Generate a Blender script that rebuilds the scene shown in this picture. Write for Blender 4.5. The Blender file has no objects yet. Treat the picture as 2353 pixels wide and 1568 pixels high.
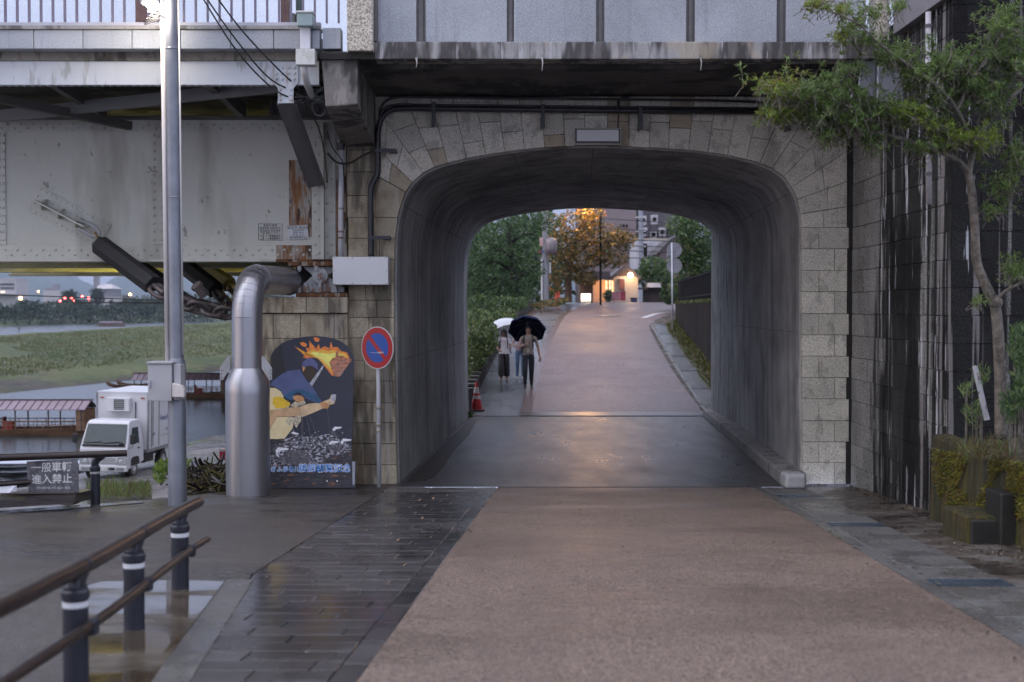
import bpy, math, random
from mathutils import Vector, Matrix
V = Vector
random.seed(7)
R = random.Random(11)
S = bpy.context.scene
COL = S.collection

# ------------------------------------------------------------------ camera
F, CX, CY, CAMZ = 2941.3, 1176.5, 784.0, 2.56
TH = math.atan(75.3 / F)
cd = bpy.data.cameras.new('camera')
cam = bpy.data.objects.new('camera', cd)
COL.objects.link(cam)
cam.location = (0, 0, CAMZ)
cam.rotation_euler = (math.pi / 2 - TH, 0, 0)
cd.sensor_width = 36
cd.lens = 45.0
cd.clip_start = 0.1
cd.clip_end = 20000
cd.dof.use_dof = True
cd.dof.focus_distance = 19.0
cd.dof.aperture_fstop = 1.7
S.camera = cam

# ------------------------------------------------------------------ sky: overcast dusk after rain
wd = bpy.data.worlds.new('World')
S.world = wd
wd.use_nodes = True
wn = wd.node_tree.nodes
wl = wd.node_tree.links
bg = wn['Background']
sky = wn.new('ShaderNodeTexSky')
sky.sky_type = 'NISHITA'
sky.sun_disc = False
SUN_EL, SUN_ROT = math.radians(12), math.radians(250)
sky.sun_elevation = SUN_EL
sky.sun_rotation = SUN_ROT
sky.air_density = 1.6
sky.dust_density = 2.0
sky.ozone_density = 3.0
tc = wn.new('ShaderNodeTexCoord')
sx = wn.new('ShaderNodeSeparateXYZ')
wl.new(tc.outputs['Generated'], sx.inputs[0])
rp = wn.new('ShaderNodeValToRGB')          # cloud cover, brighter towards the zenith as overcast skies are
rp.color_ramp.elements[0].position = 0.0
rp.color_ramp.elements[0].color = (0.405, 0.445, 0.62, 1)
rp.color_ramp.elements[1].position = 0.85
rp.color_ramp.elements[1].color = (0.92, 0.925, 1.11, 1)
wl.new(sx.outputs['Z'], rp.inputs[0])
sc_ = wn.new('ShaderNodeVectorMath'); sc_.operation = 'SCALE'; sc_.inputs['Scale'].default_value = 8.5
wl.new(rp.outputs[0], sc_.inputs[0])
cn = wn.new('ShaderNodeTexNoise'); cn.inputs['Scale'].default_value = 3.0; cn.inputs['Detail'].default_value = 5
cm = wn.new('ShaderNodeMapping'); cm.inputs['Scale'].default_value = (1, 1, 3)
wl.new(tc.outputs['Generated'], cm.inputs[0]); wl.new(cm.outputs[0], cn.inputs[0])
cr = wn.new('ShaderNodeMapRange'); cr.inputs['From Min'].default_value = 0.3; cr.inputs['From Max'].default_value = 0.7
cr.inputs['To Min'].default_value = 0.9; cr.inputs['To Max'].default_value = 1.1
wl.new(cn.outputs['Fac'], cr.inputs[0])
sc2 = wn.new('ShaderNodeVectorMath'); sc2.operation = 'SCALE'
wl.new(sc_.outputs[0], sc2.inputs[0]); wl.new(cr.outputs[0], sc2.inputs['Scale'])
mx = wn.new('ShaderNodeMix'); mx.data_type = 'RGBA'; mx.inputs['Factor'].default_value = 0.86
wl.new(sky.outputs[0], mx.inputs['A']); wl.new(sc2.outputs[0], mx.inputs['B'])
wl.new(mx.outputs['Result'], bg.inputs['Color'])
bg.inputs['Strength'].default_value = 0.1

sd = bpy.data.lights.new('sun', 'SUN')
sd.energy = 0.5
sd.angle = math.radians(60)
sd.color = (0.95, 0.97, 1.0)
sun = bpy.data.objects.new('sun', sd)
COL.objects.link(sun)
_sdir = V((math.sin(SUN_ROT) * math.cos(math.radians(50)), math.cos(SUN_ROT) * math.cos(math.radians(50)), math.sin(math.radians(50))))
sun.rotation_euler = _sdir.to_track_quat('Z', 'Y').to_euler()
sun.location = (-20, -20, 40)

S.view_settings.view_transform = 'Standard'
S.view_settings.look = 'None'
S.view_settings.exposure = 1.05
S.view_settings.gamma = 1.0
S.cycles.use_denoising = True
S.cycles.use_adaptive_sampling = True
S.cycles.adaptive_threshold = 0.03
S.cycles.max_bounces = 6
S.cycles.diffuse_bounces = 3
S.cycles.glossy_bounces = 3
S.cycles.transmission_bounces = 6
S.cycles.transparent_max_bounces = 6
S.cycles.volume_bounces = 0
S.cycles.sample_clamp_indirect = 6.0
S.cycles.caustics_reflective = False
S.cycles.caustics_refractive = False

# ------------------------------------------------------------------ helpers: places
AX = 0.056                      # the tunnel and the road run slightly to the right of straight ahead
YF = 18.6                       # front face of the stone arch


def W(px, py, Y):
    u = (px - CX) / F
    v = (CY - py) / F
    d = V((u, math.cos(TH) + v * math.sin(TH), -math.sin(TH) + v * math.cos(TH)))
    t = Y / d.y
    return V((d.x * t, Y, CAMZ + d.z * t))


def zn(Y):                      # the forecourt falls gently towards the arch
    return 0.9746 - 0.0534 * Y if Y < 18.25 else 0.0


def G(px, py):
    u = (px - CX) / F
    v = (CY - py) / F
    d = V((u, math.cos(TH) + v * math.sin(TH), -math.sin(TH) + v * math.cos(TH)))
    t = 1.5854 / (-d.z - 0.0534 * d.y)
    return V((d.x * t, d.y * t, CAMZ + d.z * t))


def zu(Y):                      # the lane climbs beyond the tunnel
    if Y < 30:
        return 0.0
    if Y < 68:
        return 0.068 * (Y - 30)
    if Y < 78:
        t = (Y - 68) / 10
        return 0.068 * 38 + 0.068 * 10 * (t - t * t / 2)
    return 0.068 * 43


def GU(px, py):
    s = (py - 708.7) / F
    Y = 4.6 / (0.068 + s)
    return V(((px - CX) / F * Y, Y, zu(Y)))


# ------------------------------------------------------------------ helpers: meshes
WL = {}


class MB:
    def __init__(self):
        self.v, self.f, self.m = [], [], []

    def poly(self, pts, mi=0):
        b = len(self.v)
        self.v += [tuple(p) for p in pts]
        self.f.append(tuple(range(b, b + len(pts))))
        self.m.append(mi)

    def faces(self, vs, fs, mi=0):
        b = len(self.v)
        self.v += [tuple(p) for p in vs]
        for f in fs:
            self.f.append(tuple(b + i for i in f))
            self.m.append(mi)

    def hexa(self, p, mi=0):
        self.faces(p, [(0, 3, 2, 1), (4, 5, 6, 7), (0, 1, 5, 4), (1, 2, 6, 5), (2, 3, 7, 6), (3, 0, 4, 7)], mi)

    def box(self, x0, x1, y0, y1, z0, z1, mi=0):
        self.hexa([(x0, y0, z0), (x1, y0, z0), (x1, y1, z0), (x0, y1, z0),
                   (x0, y0, z1), (x1, y0, z1), (x1, y1, z1), (x0, y1, z1)], mi)

    def obox(self, c, a, b, d, mi=0):
        c, a, b, d = V(c), V(a), V(b), V(d)
        self.hexa([c - a - b - d, c + a - b - d, c + a + b - d, c - a + b - d,
                   c - a - b + d, c + a - b + d, c + a + b + d, c - a + b + d], mi)

    def bar(self, p0, p1, w, h, up=(0, 0, 1), mi=0):
        p0, p1 = V(p0), V(p1)
        t = (p1 - p0)
        L = t.length
        if L < 1e-6:
            return
        t.normalize()
        s = t.cross(V(up))
        if s.length < 1e-4:
            s = t.cross(V((1, 0, 0)))
        s.normalize()
        u = s.cross(t)
        self.obox((p0 + p1) / 2, t * (L / 2), s * (w / 2), u * (h / 2), mi)

    def prism(self, pts, vec, mi=0):
        pts = [V(p) for p in pts]
        vec = V(vec)
        n = len(pts)
        vs = pts + [p + vec for p in pts]
        fs = [tuple(range(n))[::-1], tuple(range(n, 2 * n))]
        fs += [(i, (i + 1) % n, n + (i + 1) % n, n + i) for i in range(n)]
        self.faces(vs, fs, mi)

    def tube(self, pts, r, n=8, mi=0, cap=True):
        pts = [V(p) for p in pts]
        k = len(pts)
        rs = r if isinstance(r, (list, tuple)) else [r] * k
        b = len(self.v)
        ref = None
        for i, p in enumerate(pts):
            t = (pts[min(i + 1, k - 1)] - pts[max(i - 1, 0)]).normalized()
            if ref is None:
                ref = V((0, 0, 1)) if abs(t.z) < 0.9 else V((1, 0, 0))
            s = t.cross(ref).normalized()
            u = s.cross(t).normalized()
            ref = u
            for j in range(n):
                a = 2 * math.pi * j / n
                self.v.append(tuple(p + (s * math.cos(a) + u * math.sin(a)) * rs[i]))
        for i in range(k - 1):
            for j in range(n):
                j2 = (j + 1) % n
                self.f.append((b + i * n + j, b + i * n + j2, b + (i + 1) * n + j2, b + (i + 1) * n + j))
                self.m.append(mi)
        if cap:
            self.f.append(tuple(b + j for j in range(n))[::-1]); self.m.append(mi)
            self.f.append(tuple(b + (k - 1) * n + j for j in range(n))); self.m.append(mi)

    def cyl(self, p0, p1, r, n=12, mi=0, r1=None):
        self.tube([p0, p1], [r, r if r1 is None else r1], n, mi)

    def lathe(self, o, prof, n=16, mi=0, axis=(0, 0, 1)):
        o, ax = V(o), V(axis).normalized()
        self.tube([o + ax * z for (_, z) in prof], [max(q, 1e-4) for (q, _) in prof], n, mi)

    def dome(self, p, nrm, r, h=None, n=6, mi=0):
        p, nrm = V(p), V(nrm).normalized()
        h = r * 0.7 if h is None else h
        a = nrm.orthogonal().normalized()
        c = nrm.cross(a)
        b = len(self.v)
        for k, (rr, hh) in enumerate(((1.0, 0.0), (0.72, 0.75))):
            for j in range(n):
                t = 2 * math.pi * j / n
                self.v.append(tuple(p + (a * math.cos(t) + c * math.sin(t)) * r * rr + nrm * h * hh))
        self.v.append(tuple(p + nrm * h))
        for j in range(n):
            j2 = (j + 1) % n
            self.f.append((b + j, b + j2, b + n + j2, b + n + j)); self.m.append(mi)
            self.f.append((b + n + j, b + n + j2, b + 2 * n)); self.m.append(mi)

    def ball(self, c, r, n=10, k=7, mi=0, sc=(1, 1, 1)):
        c = V(c)
        vs, fs = [], []
        for i in range(k + 1):
            ph = math.pi * i / k
            for j in range(n):
                t = 2 * math.pi * j / n
                vs.append(c + V((math.sin(ph) * math.cos(t) * sc[0], math.sin(ph) * math.sin(t) * sc[1], math.cos(ph) * sc[2])) * r)
        for i in range(k):
            for j in range(n):
                j2 = (j + 1) % n
                fs.append((i * n + j, (i + 1) * n + j, (i + 1) * n + j2, i * n + j2))
        self.faces(vs, fs, mi)

    def leaf(self, p, d, up, l, w, mi=0, bend=0.15):
        p, d = V(p), V(d).normalized()
        s = d.cross(V(up))
        if s.length < 1e-4:
            s = d.orthogonal()
        s.normalize()
        nn = s.cross(d)
        b = len(self.v)
        self.v += [tuple(p), tuple(p + d * l * .5 + s * w * .5 + nn * l * bend), tuple(p + d * l), tuple(p + d * l * .5 - s * w * .5 + nn * l * bend)]
        self.f.append((b, b + 1, b + 2, b + 3)); self.m.append(mi)

    def build(self, name, mats, parent=None, local=False, smooth=False, bev=0, seg=2, auto=None):
        if not isinstance(mats, (list, tuple)):
            mats = [mats]
        me = bpy.data.meshes.new(name)
        off = V((0, 0, 0))
        if parent is not None and not local:
            off = WL.get(parent.name_full, V((0, 0, 0)))
        vs = self.v if off.length == 0 else [(x - off.x, y - off.y, z - off.z) for (x, y, z) in self.v]
        me.from_pydata(vs, [], self.f)
        for m in mats:
            me.materials.append(m)
        if len(mats) > 1:
            me.polygons.foreach_set('material_index', self.m)
        if smooth:
            me.polygons.foreach_set('use_smooth', [True] * len(self.f))
        me.update()
        o = bpy.data.objects.new(name, me)
        COL.objects.link(o)
        if parent is not None:
            o.parent = parent
        WL[o.name_full] = off
        if auto:
            try:
                me.set_sharp_from_angle(angle=math.radians(auto))
            except Exception:
                pass
        if bev:
            md = o.modifiers.new('edge', 'BEVEL')
            md.width = bev
            md.segments = seg
            md.limit_method = 'ANGLE'
        return o


def tag(o, label=None, cat=None, group=None, kind=None):
    if label: o['label'] = label
    if cat: o['category'] = cat
    if group: o['group'] = group
    if kind: o['kind'] = kind
    return o


def thing(name, label, cat, loc=(0, 0, 0), group=None, rot=None, scale=None):
    o = bpy.data.objects.new(name, None)
    COL.objects.link(o)
    o.location = loc
    o.empty_display_size = 0.2
    if rot: o.rotation_euler = rot
    if scale: o.scale = (scale,) * 3
    WL[o.name_full] = V(loc)
    return tag(o, label, cat, group)


def struct(o):
    o['kind'] = 'structure'
    return o


def share(src, name, parent, loc=(0, 0, 0), rot=None, scale=None):
    o = bpy.data.objects.new(name, src.data)
    COL.objects.link(o)
    o.parent = parent
    o.location = loc
    if rot: o.rotation_euler = rot
    if scale: o.scale = scale
    for md in src.modifiers:
        n = o.modifiers.new(md.name, md.type)
        n.width, n.segments, n.limit_method = md.width, md.segments, md.limit_method
    return o


def copy_tree(o, parent=None):
    c = o.copy()
    COL.objects.link(c)
    c.parent = parent
    for ch in list(o.children):
        copy_tree(ch, c)
    return c


def inset(poly, d):
    n = len(poly)
    area = sum(poly[i][0] * poly[(i + 1) % n][1] - poly[(i + 1) % n][0] * poly[i][1] for i in range(n))
    sg = 1 if area > 0 else -1
    out = []
    for i in range(n):
        p0, p1, p2 = poly[i - 1], poly[i], poly[(i + 1) % n]
        e1 = (p1[0] - p0[0], p1[1] - p0[1]); e2 = (p2[0] - p1[0], p2[1] - p1[1])
        l1 = math.hypot(*e1) or 1e-9; l2 = math.hypot(*e2) or 1e-9
        n1 = (-e1[1] / l1 * sg, e1[0] / l1 * sg); n2 = (-e2[1] / l2 * sg, e2[0] / l2 * sg)
        bx, bz = n1[0] + n2[0], n1[1] + n2[1]
        k = bx * bx + bz * bz
        s = min(2 / max(k, 1e-6), 2.2)
        out.append((p1[0] + bx * s / 2 * d * 1.0, p1[1] + bz * s / 2 * d * 1.0))
    return out


def block(parent, name, poly, fr, mat, depth=0.25, gap=0.005, bev=0.012, proud=0.0):
    """one dressed block: poly in the plane of fr = (map2d, outward normal)"""
    mp, nrm = fr
    a = inset(poly, gap)
    b = inset(poly, gap + bev)
    m = MB()
    n = len(poly)
    nrm = V(nrm)
    vs = [mp(*p) + nrm * proud for p in b] + [mp(*p) + nrm * (proud - bev) for p in a] + [mp(*p) - nrm * depth for p in a]
    fs = [tuple(range(n))]
    for k in (0, n):
        fs += [(k + i, k + n + i, k + n + (i + 1) % n, k + (i + 1) % n) for i in range(n)]
    m.faces(vs, fs)
    return m.build(name, mat, parent)


def fplane(Y):                      # a plane facing the camera at depth Y; polys are in (x, z)
    return (lambda x, z: V((x, Y, z)), (0, -1, 0))


def pxz(px, py, Y):
    p = W(px, py, Y)
    return (p.x, p.z)


def crom(pts, k=6):
    pts = [V(p) for p in pts]
    out = []
    for i in range(len(pts) - 1):
        p0 = pts[max(i - 1, 0)]; p1 = pts[i]; p2 = pts[i + 1]; p3 = pts[min(i + 2, len(pts) - 1)]
        for j in range(k):
            t = j / k
            out.append(0.5 * ((2 * p1) + (p2 - p0) * t + (2 * p0 - 5 * p1 + 4 * p2 - p3) * t * t + (3 * p1 - p0 - 3 * p2 + p3) * t ** 3))
    out.append(pts[-1])
    return out


def text(name, body, size, mat, parent, loc, rot=(math.pi / 2, 0, 0), off=0.0, ext=0.0008, align='CENTER', width=None, local=True):
    cu = bpy.data.curves.new(name, 'FONT')
    cu.body = body
    cu.size = size
    cu.align_x = align
    cu.align_y = 'CENTER'
    cu.offset = off
    cu.extrude = ext
    cu.resolution_u = 3
    t = bpy.data.objects.new(name, cu)
    COL.objects.link(t)
    dg = bpy.context.evaluated_depsgraph_get()
    me = bpy.data.meshes.new_from_object(t.evaluated_get(dg))
    bpy.data.objects.remove(t)
    me.materials.clear()
    me.materials.append(mat)
    o = bpy.data.objects.new(name, me)
    COL.objects.link(o)
    if width:
        xs = [v.co.x for v in me.vertices] or [0, 1]
        k = width / max(max(xs) - min(xs), 1e-6)
        for v in me.vertices:
            v.co.x *= k
    if parent is not None:
        o.parent = parent
        if not local:
            loc = V(loc) - WL.get(parent.name_full, V((0, 0, 0)))
    o.location = loc
    o.rotation_euler = rot
    return o


# ------------------------------------------------------------------ helpers: materials
class NT:
    def __init__(self, name):
        self.mat = bpy.data.materials.new(name)
        self.mat.use_nodes = True
        self.t = self.mat.node_tree
        self.b = self.t.nodes['Principled BSDF']
        self.out = self.t.nodes['Material Output']
        self._p = {}

    def n(self, ty):
        return self.t.nodes.new(ty)

    def l(self, a, b):
        self.t.links.new(a, b)

    def put(self, sock, v):
        if hasattr(v, 'is_output') or isinstance(v, bpy.types.NodeSocket):
            self.l(v, sock)
        elif isinstance(v, (tuple, list)):
            sock.default_value = tuple(v) + ((1,) if len(v) == 3 and sock.type == 'RGBA' else ())
        else:
            sock.default_value = v

    def coord(self, kind='pos'):
        if kind not in self._p:
            if kind == 'pos':
                self._p[kind] = self.n('ShaderNodeNewGeometry').outputs['Position']
            else:
                self._p[kind] = self.n('ShaderNodeTexCoord').outputs['Object']
        return self._p[kind]

    def noise(self, sc=3.0, detail=4, rough=0.55, kind='pos', loc=(0, 0, 0), dist=0.0):
        t = self.n('ShaderNodeTexNoise')
        t.inputs['Detail'].default_value = detail
        t.inputs['Roughness'].default_value = rough
        t.inputs['Distortion'].default_value = dist
        mp = self.n('ShaderNodeMapping')
        mp.inputs['Location'].default_value = loc
        mp.inputs['Scale'].default_value = sc if isinstance(sc, (tuple, list)) else (sc,) * 3
        t.inputs['Scale'].default_value = 1.0
        self.l(self.coord(kind), mp.inputs[0])
        self.l(mp.outputs[0], t.inputs['Vector'])
        return t.outputs['Fac']

    def voro(self, sc, kind='pos', feat='F1'):
        t = self.n('ShaderNodeTexVoronoi')
        t.feature = feat
        mp = self.n('ShaderNodeMapping')
        mp.inputs['Scale'].default_value = sc if isinstance(sc, (tuple, list)) else (sc,) * 3
        t.inputs['Scale'].default_value = 1.0
        self.l(self.coord(kind), mp.inputs[0])
        self.l(mp.outputs[0], t.inputs['Vector'])
        return t.outputs

    def rng(self, v, a, b, c=0.0, d=1.0):
        t = self.n('ShaderNodeMapRange')
        self.l(v, t.inputs[0])
        for k, x in zip((1, 2, 3, 4), (a, b, c, d)):
            t.inputs[k].default_value = x
        return t.outputs[0]

    def math(self, op, a, b=0.0):
        t = self.n('ShaderNodeMath')
        t.operation = op
        self.put(t.inputs[0], a)
        self.put(t.inputs[1], b)
        return t.outputs[0]

    def mix(self, f, a, b, mode='MIX'):
        t = self.n('ShaderNodeMix')
        t.data_type = 'RGBA'
        t.blend_type = mode
        self.put(t.inputs['Factor'], f)
        self.put(t.inputs['A'], a)
        self.put(t.inputs['B'], b)
        return t.outputs['Result']

    def scale(self, c, f):
        t = self.n('ShaderNodeVectorMath')
        t.operation = 'SCALE'
        self.put(t.inputs[0], c)
        self.put(t.inputs['Scale'], f)
        return t.outputs[0]

    def rand(self):
        return self.n('ShaderNodeObjectInfo').outputs['Random']

    def sep(self):
        t = self.n('ShaderNodeSeparateXYZ')
        self.l(self.coord('pos'), t.inputs[0])
        return t.outputs

    def bump(self, h, s=0.3, dist=0.02):
        t = self.n('ShaderNodeBump')
        t.inputs['Strength'].default_value = s
        t.inputs['Distance'].default_value = dist
        self.l(h, t.inputs['Height'])
        self.l(t.outputs[0], self.b.inputs['Normal'])

    def base(self, c): self.put(self.b.inputs['Base Color'], c)
    def rough(self, c): self.put(self.b.inputs['Roughness'], c)
    def metal(self, c): self.put(self.b.inputs['Metallic'], c)


def mat(name, col, rough=0.7, var=0.2, sc=3.0, speck=0.0, spsc=60.0, rnd=0.0, bump=0.25, bsc=30.0, bdist=0.01, metal=0.0,
        streaks=(), kind='pos', rvar=0.0, rsc=2.0, spec=None, hue=None):
    m = NT(name)
    lo = tuple(max(c * (1 - var), 0) for c in col)
    hi = tuple(c * (1 + var) for c in col)
    f = m.rng(m.noise(sc, 3, 0.6, kind), 0.3, 0.7)
    c = m.mix(f, lo, hi)
    if speck:
        c = m.scale(c, m.rng(m.noise(spsc, 2, 0.5, kind), 0.35, 0.65, 1 - speck, 1 + speck))
    if rnd:
        c = m.scale(c, m.rng(m.rand(), 0, 1, 1 - rnd, 1 + rnd))
    if hue:                      # some pieces are of another stone
        c = m.mix(m.rng(m.math('FRACT', m.math('MULTIPLY', m.rand(), 7.31)), hue[1], hue[1] + 0.02), c, m.mix(0.6, c, hue[0]))
    for st in streaks:
        scol, ssc, a, b, amt = st[:5]
        off = st[5] if len(st) > 5 else (0, 0, 0)
        c = m.mix(m.rng(m.noise(ssc, 3, 0.65, kind, off), .5 + (a - .5) / 1.9, .5 + (b - .5) / 1.9, 0, amt), c, scol)
    m.base(c)
    if rvar:
        m.rough(m.rng(m.noise(rsc, 4, 0.6, kind, (3, 7, 1)), 0.35, 0.65, max(rough - rvar, 0.02), min(rough + rvar, 1)))
    else:
        m.rough(rough)
    m.metal(metal)
    if spec is not None:
        m.b.inputs['Specular IOR Level'].default_value = spec
    if bump:
        m.bump(m.noise(bsc, 2, 0.6, kind), bump, bdist)
    return m.mat


def emit(name, col, s, base=(0.8, 0.8, 0.8)):
    m = NT(name)
    m.base(base)
    m.put(m.b.inputs['Emission Color'], col)
    m.b.inputs['Emission Strength'].default_value = s
    return m.mat


def leafmat(name, c1, c2, trans=0.25, kind='pos', sc=2.0):
    m = NT(name)
    f = m.rng(m.noise(sc, 3, 0.6, kind), 0.35, 0.65)
    c = m.mix(f, c1, c2)
    c = m.scale(c, m.rng(m.noise(sc * 9, 2, 0.5, kind), 0.3, 0.7, 0.6, 1.4))
    m.base(c)
    m.rough(0.45)
    tr = m.n('ShaderNodeBsdfTranslucent')
    m.put(tr.inputs[0], m.scale(c, 1.3))
    ms = m.n('ShaderNodeMixShader')
    ms.inputs[0].default_value = trans
    m.l(m.b.outputs[0], ms.inputs[1]); m.l(tr.outputs[0], ms.inputs[2])
    m.l(ms.outputs[0], m.out.inputs[0])
    return m.mat


def lamp(name, kind, loc, energy, col, parent=None, size=0.1, **kw):
    ld = bpy.data.lights.new(name, kind)
    ld.energy = energy
    ld.color = col
    if kind in ('POINT', 'SPOT'):
        ld.shadow_soft_size = size
    for k, v in kw.items():
        setattr(ld, k, v)
    o = bpy.data.objects.new(name, ld)
    COL.objects.link(o)
    if parent is not None:
        o.parent = parent
        loc = V(loc) - WL.get(parent.name_full, V((0, 0, 0)))
    o.location = loc
    return o
# ================================================================== materials of the forecourt
def wet(name, col, rlo, rhi, rsc, speck=0.5, spsc=110, bump=0.35, bdist=0.006, var=0.18, dark=0.45, sc=1.2, streaks=(), edge=(0.45, 0.58)):
    """paving after rain: where the wet mask is high the surface is darker and shinier"""
    m = NT(name)
    c = m.mix(m.rng(m.noise(sc, 3, 0.6), 0.3, 0.7), tuple(x * (1 - var) for x in col), tuple(x * (1 + var) for x in col))
    if speck:
        vo = m.voro(spsc)                                # single grains of the aggregate
        gr = m.n('ShaderNodeSeparateColor'); m.l(vo['Color'], gr.inputs[0])
        c = m.scale(c, m.rng(gr.outputs[0], 0, 1, 1 - speck, 1 + speck))
        c = m.mix(m.rng(gr.outputs[1], 0.93, 0.94, 0, 0.55), c, tuple(min(x * 2.6 + 0.05, 1) for x in col))
    for st in streaks:
        c = m.mix(m.rng(m.noise(st[1], 3, 0.6, 'pos', st[5] if len(st) > 5 else (0, 0, 0)), .5 + (st[2] - .5) / 1.7, .5 + (st[3] - .5) / 1.7, 0, st[4]), c, st[0])
    wm = m.rng(m.noise(rsc, 5, 0.62, 'pos', (4.2, 1.7, 0)), edge[0], edge[1])
    c = m.mix(wm, c, m.scale(c, dark))
    m.base(c)
    m.rough(m.rng(wm, 0, 1, rhi, rlo))
    if bump:
        m.bump(m.rng(vo['Distance'], 0, 0.7, 1, 0) if speck else m.noise(spsc, 2, 0.6), bump, bdist)
    return m.mat


M = {}
M['asphalt'] = wet('wet_grey_asphalt', (0.056, 0.048, 0.044), 0.24, 0.48, (0.4, 1.1, 1), speck=0.6, spsc=85, bump=0.6, bdist=0.006, dark=0.65, edge=(0.50,0.64))
M['brown_asphalt'] = wet('brown_asphalt', (0.146, 0.106, 0.083), 0.36, 0.52, (0.3, 0.7, 1), speck=0.8, spsc=95, bump=0.6, bdist=0.006, dark=0.88, var=0.14,
                         streaks=[((0.11, 0.078, 0.062), (1.6, 0.12, 1), 0.56, 0.90, 0.4), ((0.20, 0.145, 0.115), (0.5, 0.4, 1), 0.55, 0.85, 0.3, (3, 8, 0))])
M['tunnel_floor'] = wet('tunnel_floor_concrete', (0.060, 0.057, 0.057), 0.24, 0.42, (1.5, 0.5, 1), speck=0.45, spsc=60, bump=0.5, bdist=0.006, dark=0.6,
                        streaks=[((0.035, 0.033, 0.035), (2.2, 0.15, 1), 0.45, 0.75, 0.6)], edge=(0.30, 0.72))
M['concrete_pave'] = wet('wet_concrete_paving', (0.10, 0.097, 0.093), 0.22, 0.45, (1.5, 1.2, 1), speck=0.25, spsc=110, bump=0.15, bdist=0.002, dark=0.85)
M['soil'] = wet('wet_dark_soil', (0.045, 0.035, 0.027), 0.3, 0.8, (1.5, 1.5, 1), speck=0.6, spsc=45, bump=0.8, bdist=0.02)


def pavermat():
    m = NT('wet_slate_paver')
    c = m.mix(m.rng(m.noise(2.5, 4), 0.3, 0.7), (0.036, 0.035, 0.037), (0.064, 0.060, 0.061))
    c = m.scale(c, m.rng(m.rand(), 0, 1, 0.72, 1.3))
    c = m.scale(c, m.rng(m.noise(90, 2), 0.35, 0.65, 0.8, 1.2))
    wm = m.rng(m.noise((0.9, 0.5, 1), 5, 0.6, 'pos', (1, 2, 0)), 0.42, 0.6)
    m.base(m.mix(wm, c, m.scale(c, 0.55)))
    m.rough(m.rng(wm, 0, 1, 0.32, 0.13))
    m.bump(m.noise(28, 4), 0.22, 0.004)
    return m.mat


M['paver'] = pavermat()
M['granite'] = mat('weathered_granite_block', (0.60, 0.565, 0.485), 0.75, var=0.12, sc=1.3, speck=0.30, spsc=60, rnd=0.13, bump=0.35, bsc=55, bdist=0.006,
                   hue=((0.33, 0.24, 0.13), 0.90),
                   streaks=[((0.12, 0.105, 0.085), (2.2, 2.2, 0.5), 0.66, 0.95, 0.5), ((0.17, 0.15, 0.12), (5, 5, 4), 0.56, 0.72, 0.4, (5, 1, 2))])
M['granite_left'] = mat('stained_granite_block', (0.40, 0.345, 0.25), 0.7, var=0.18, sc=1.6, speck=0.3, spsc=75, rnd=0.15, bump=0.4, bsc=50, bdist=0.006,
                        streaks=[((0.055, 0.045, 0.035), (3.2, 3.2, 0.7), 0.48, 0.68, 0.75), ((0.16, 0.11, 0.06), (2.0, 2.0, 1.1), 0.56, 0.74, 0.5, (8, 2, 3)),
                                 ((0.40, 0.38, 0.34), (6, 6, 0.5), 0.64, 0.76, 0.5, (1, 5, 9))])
M['mortar'] = mat('dark_mortar_joint', (0.055, 0.05, 0.043), 0.9, var=0.3, sc=6)
M['lining'] = mat('tunnel_lining_concrete', (0.40, 0.395, 0.39), 0.8, spec=.2, var=0.3, sc=0.9, speck=0.12, spsc=40, bump=0.2, bsc=18, bdist=0.008,
                  streaks=[((0.085, 0.082, 0.082), (2.6, 2.6, 0.16), 0.45, 0.85, 0.6), ((0.30, 0.30, 0.31), (6, 6, 0.2), 0.58, 0.85, 0.4, (2, 9, 4)), ((0.42, 0.41, 0.40), (1.2, 2.2, 0.4), 0.74, 0.84, 0.6, (6, 2, 4)),
                           ((0.075, 0.055, 0.04), (0.7, 0.7, 0.7), 0.6, 0.95, 0.5, (4, 4, 7))])
M['lining_mark'] = mat('dark_board_mark', (0.21, 0.205, 0.20), .85, var=.4)
M['concrete'] = mat('grey_concrete', (0.27, 0.265, 0.26), 0.75, var=0.2, sc=2, speck=0.15, spsc=60, bump=0.25, bsc=40, bdist=0.005,
                    streaks=[((0.07, 0.065, 0.06), (4, 4, 1.0), 0.55, 0.72, 0.7)])
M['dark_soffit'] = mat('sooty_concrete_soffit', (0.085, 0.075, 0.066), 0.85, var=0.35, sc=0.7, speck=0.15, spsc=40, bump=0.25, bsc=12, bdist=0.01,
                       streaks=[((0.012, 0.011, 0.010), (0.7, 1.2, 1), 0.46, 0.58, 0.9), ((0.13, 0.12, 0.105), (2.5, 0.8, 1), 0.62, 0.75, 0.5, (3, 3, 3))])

# ================================================================== forecourt
BASE = MB()
BASE.poly([(-14, -4, zn(-4) - 0.06), (9, -4, zn(-4) - 0.06), (9, 18.3, -0.06), (-3.4, 18.3, -0.06), (-6.2, 14.6, zn(14.6) - 0.06), (-14, 8, zn(8) - 0.06)])
struct(BASE.build('ground', M['soil']))


def xl(Y): return -0.21 + (Y - 18.2) * 0.0514          # left edge of the brown road
def xg(Y): return 3.56 + (Y - 18.0) * 0.042            # left edge of the gutter covers
def xr(Y): return xg(Y) - 0.13
def xs(Y):                                             # left edge of the slate walk
    pts = [(-3, -1.55), (7.5, -1.77), (10.2, -2.08), (12.9, -1.97), (18.3, -1.75)]
    for (a, b), (c, d) in zip(pts, pts[1:]):
        if Y <= c:
            return b + (d - b) * (Y - a) / (c - a)
    return pts[-1][1]


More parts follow.
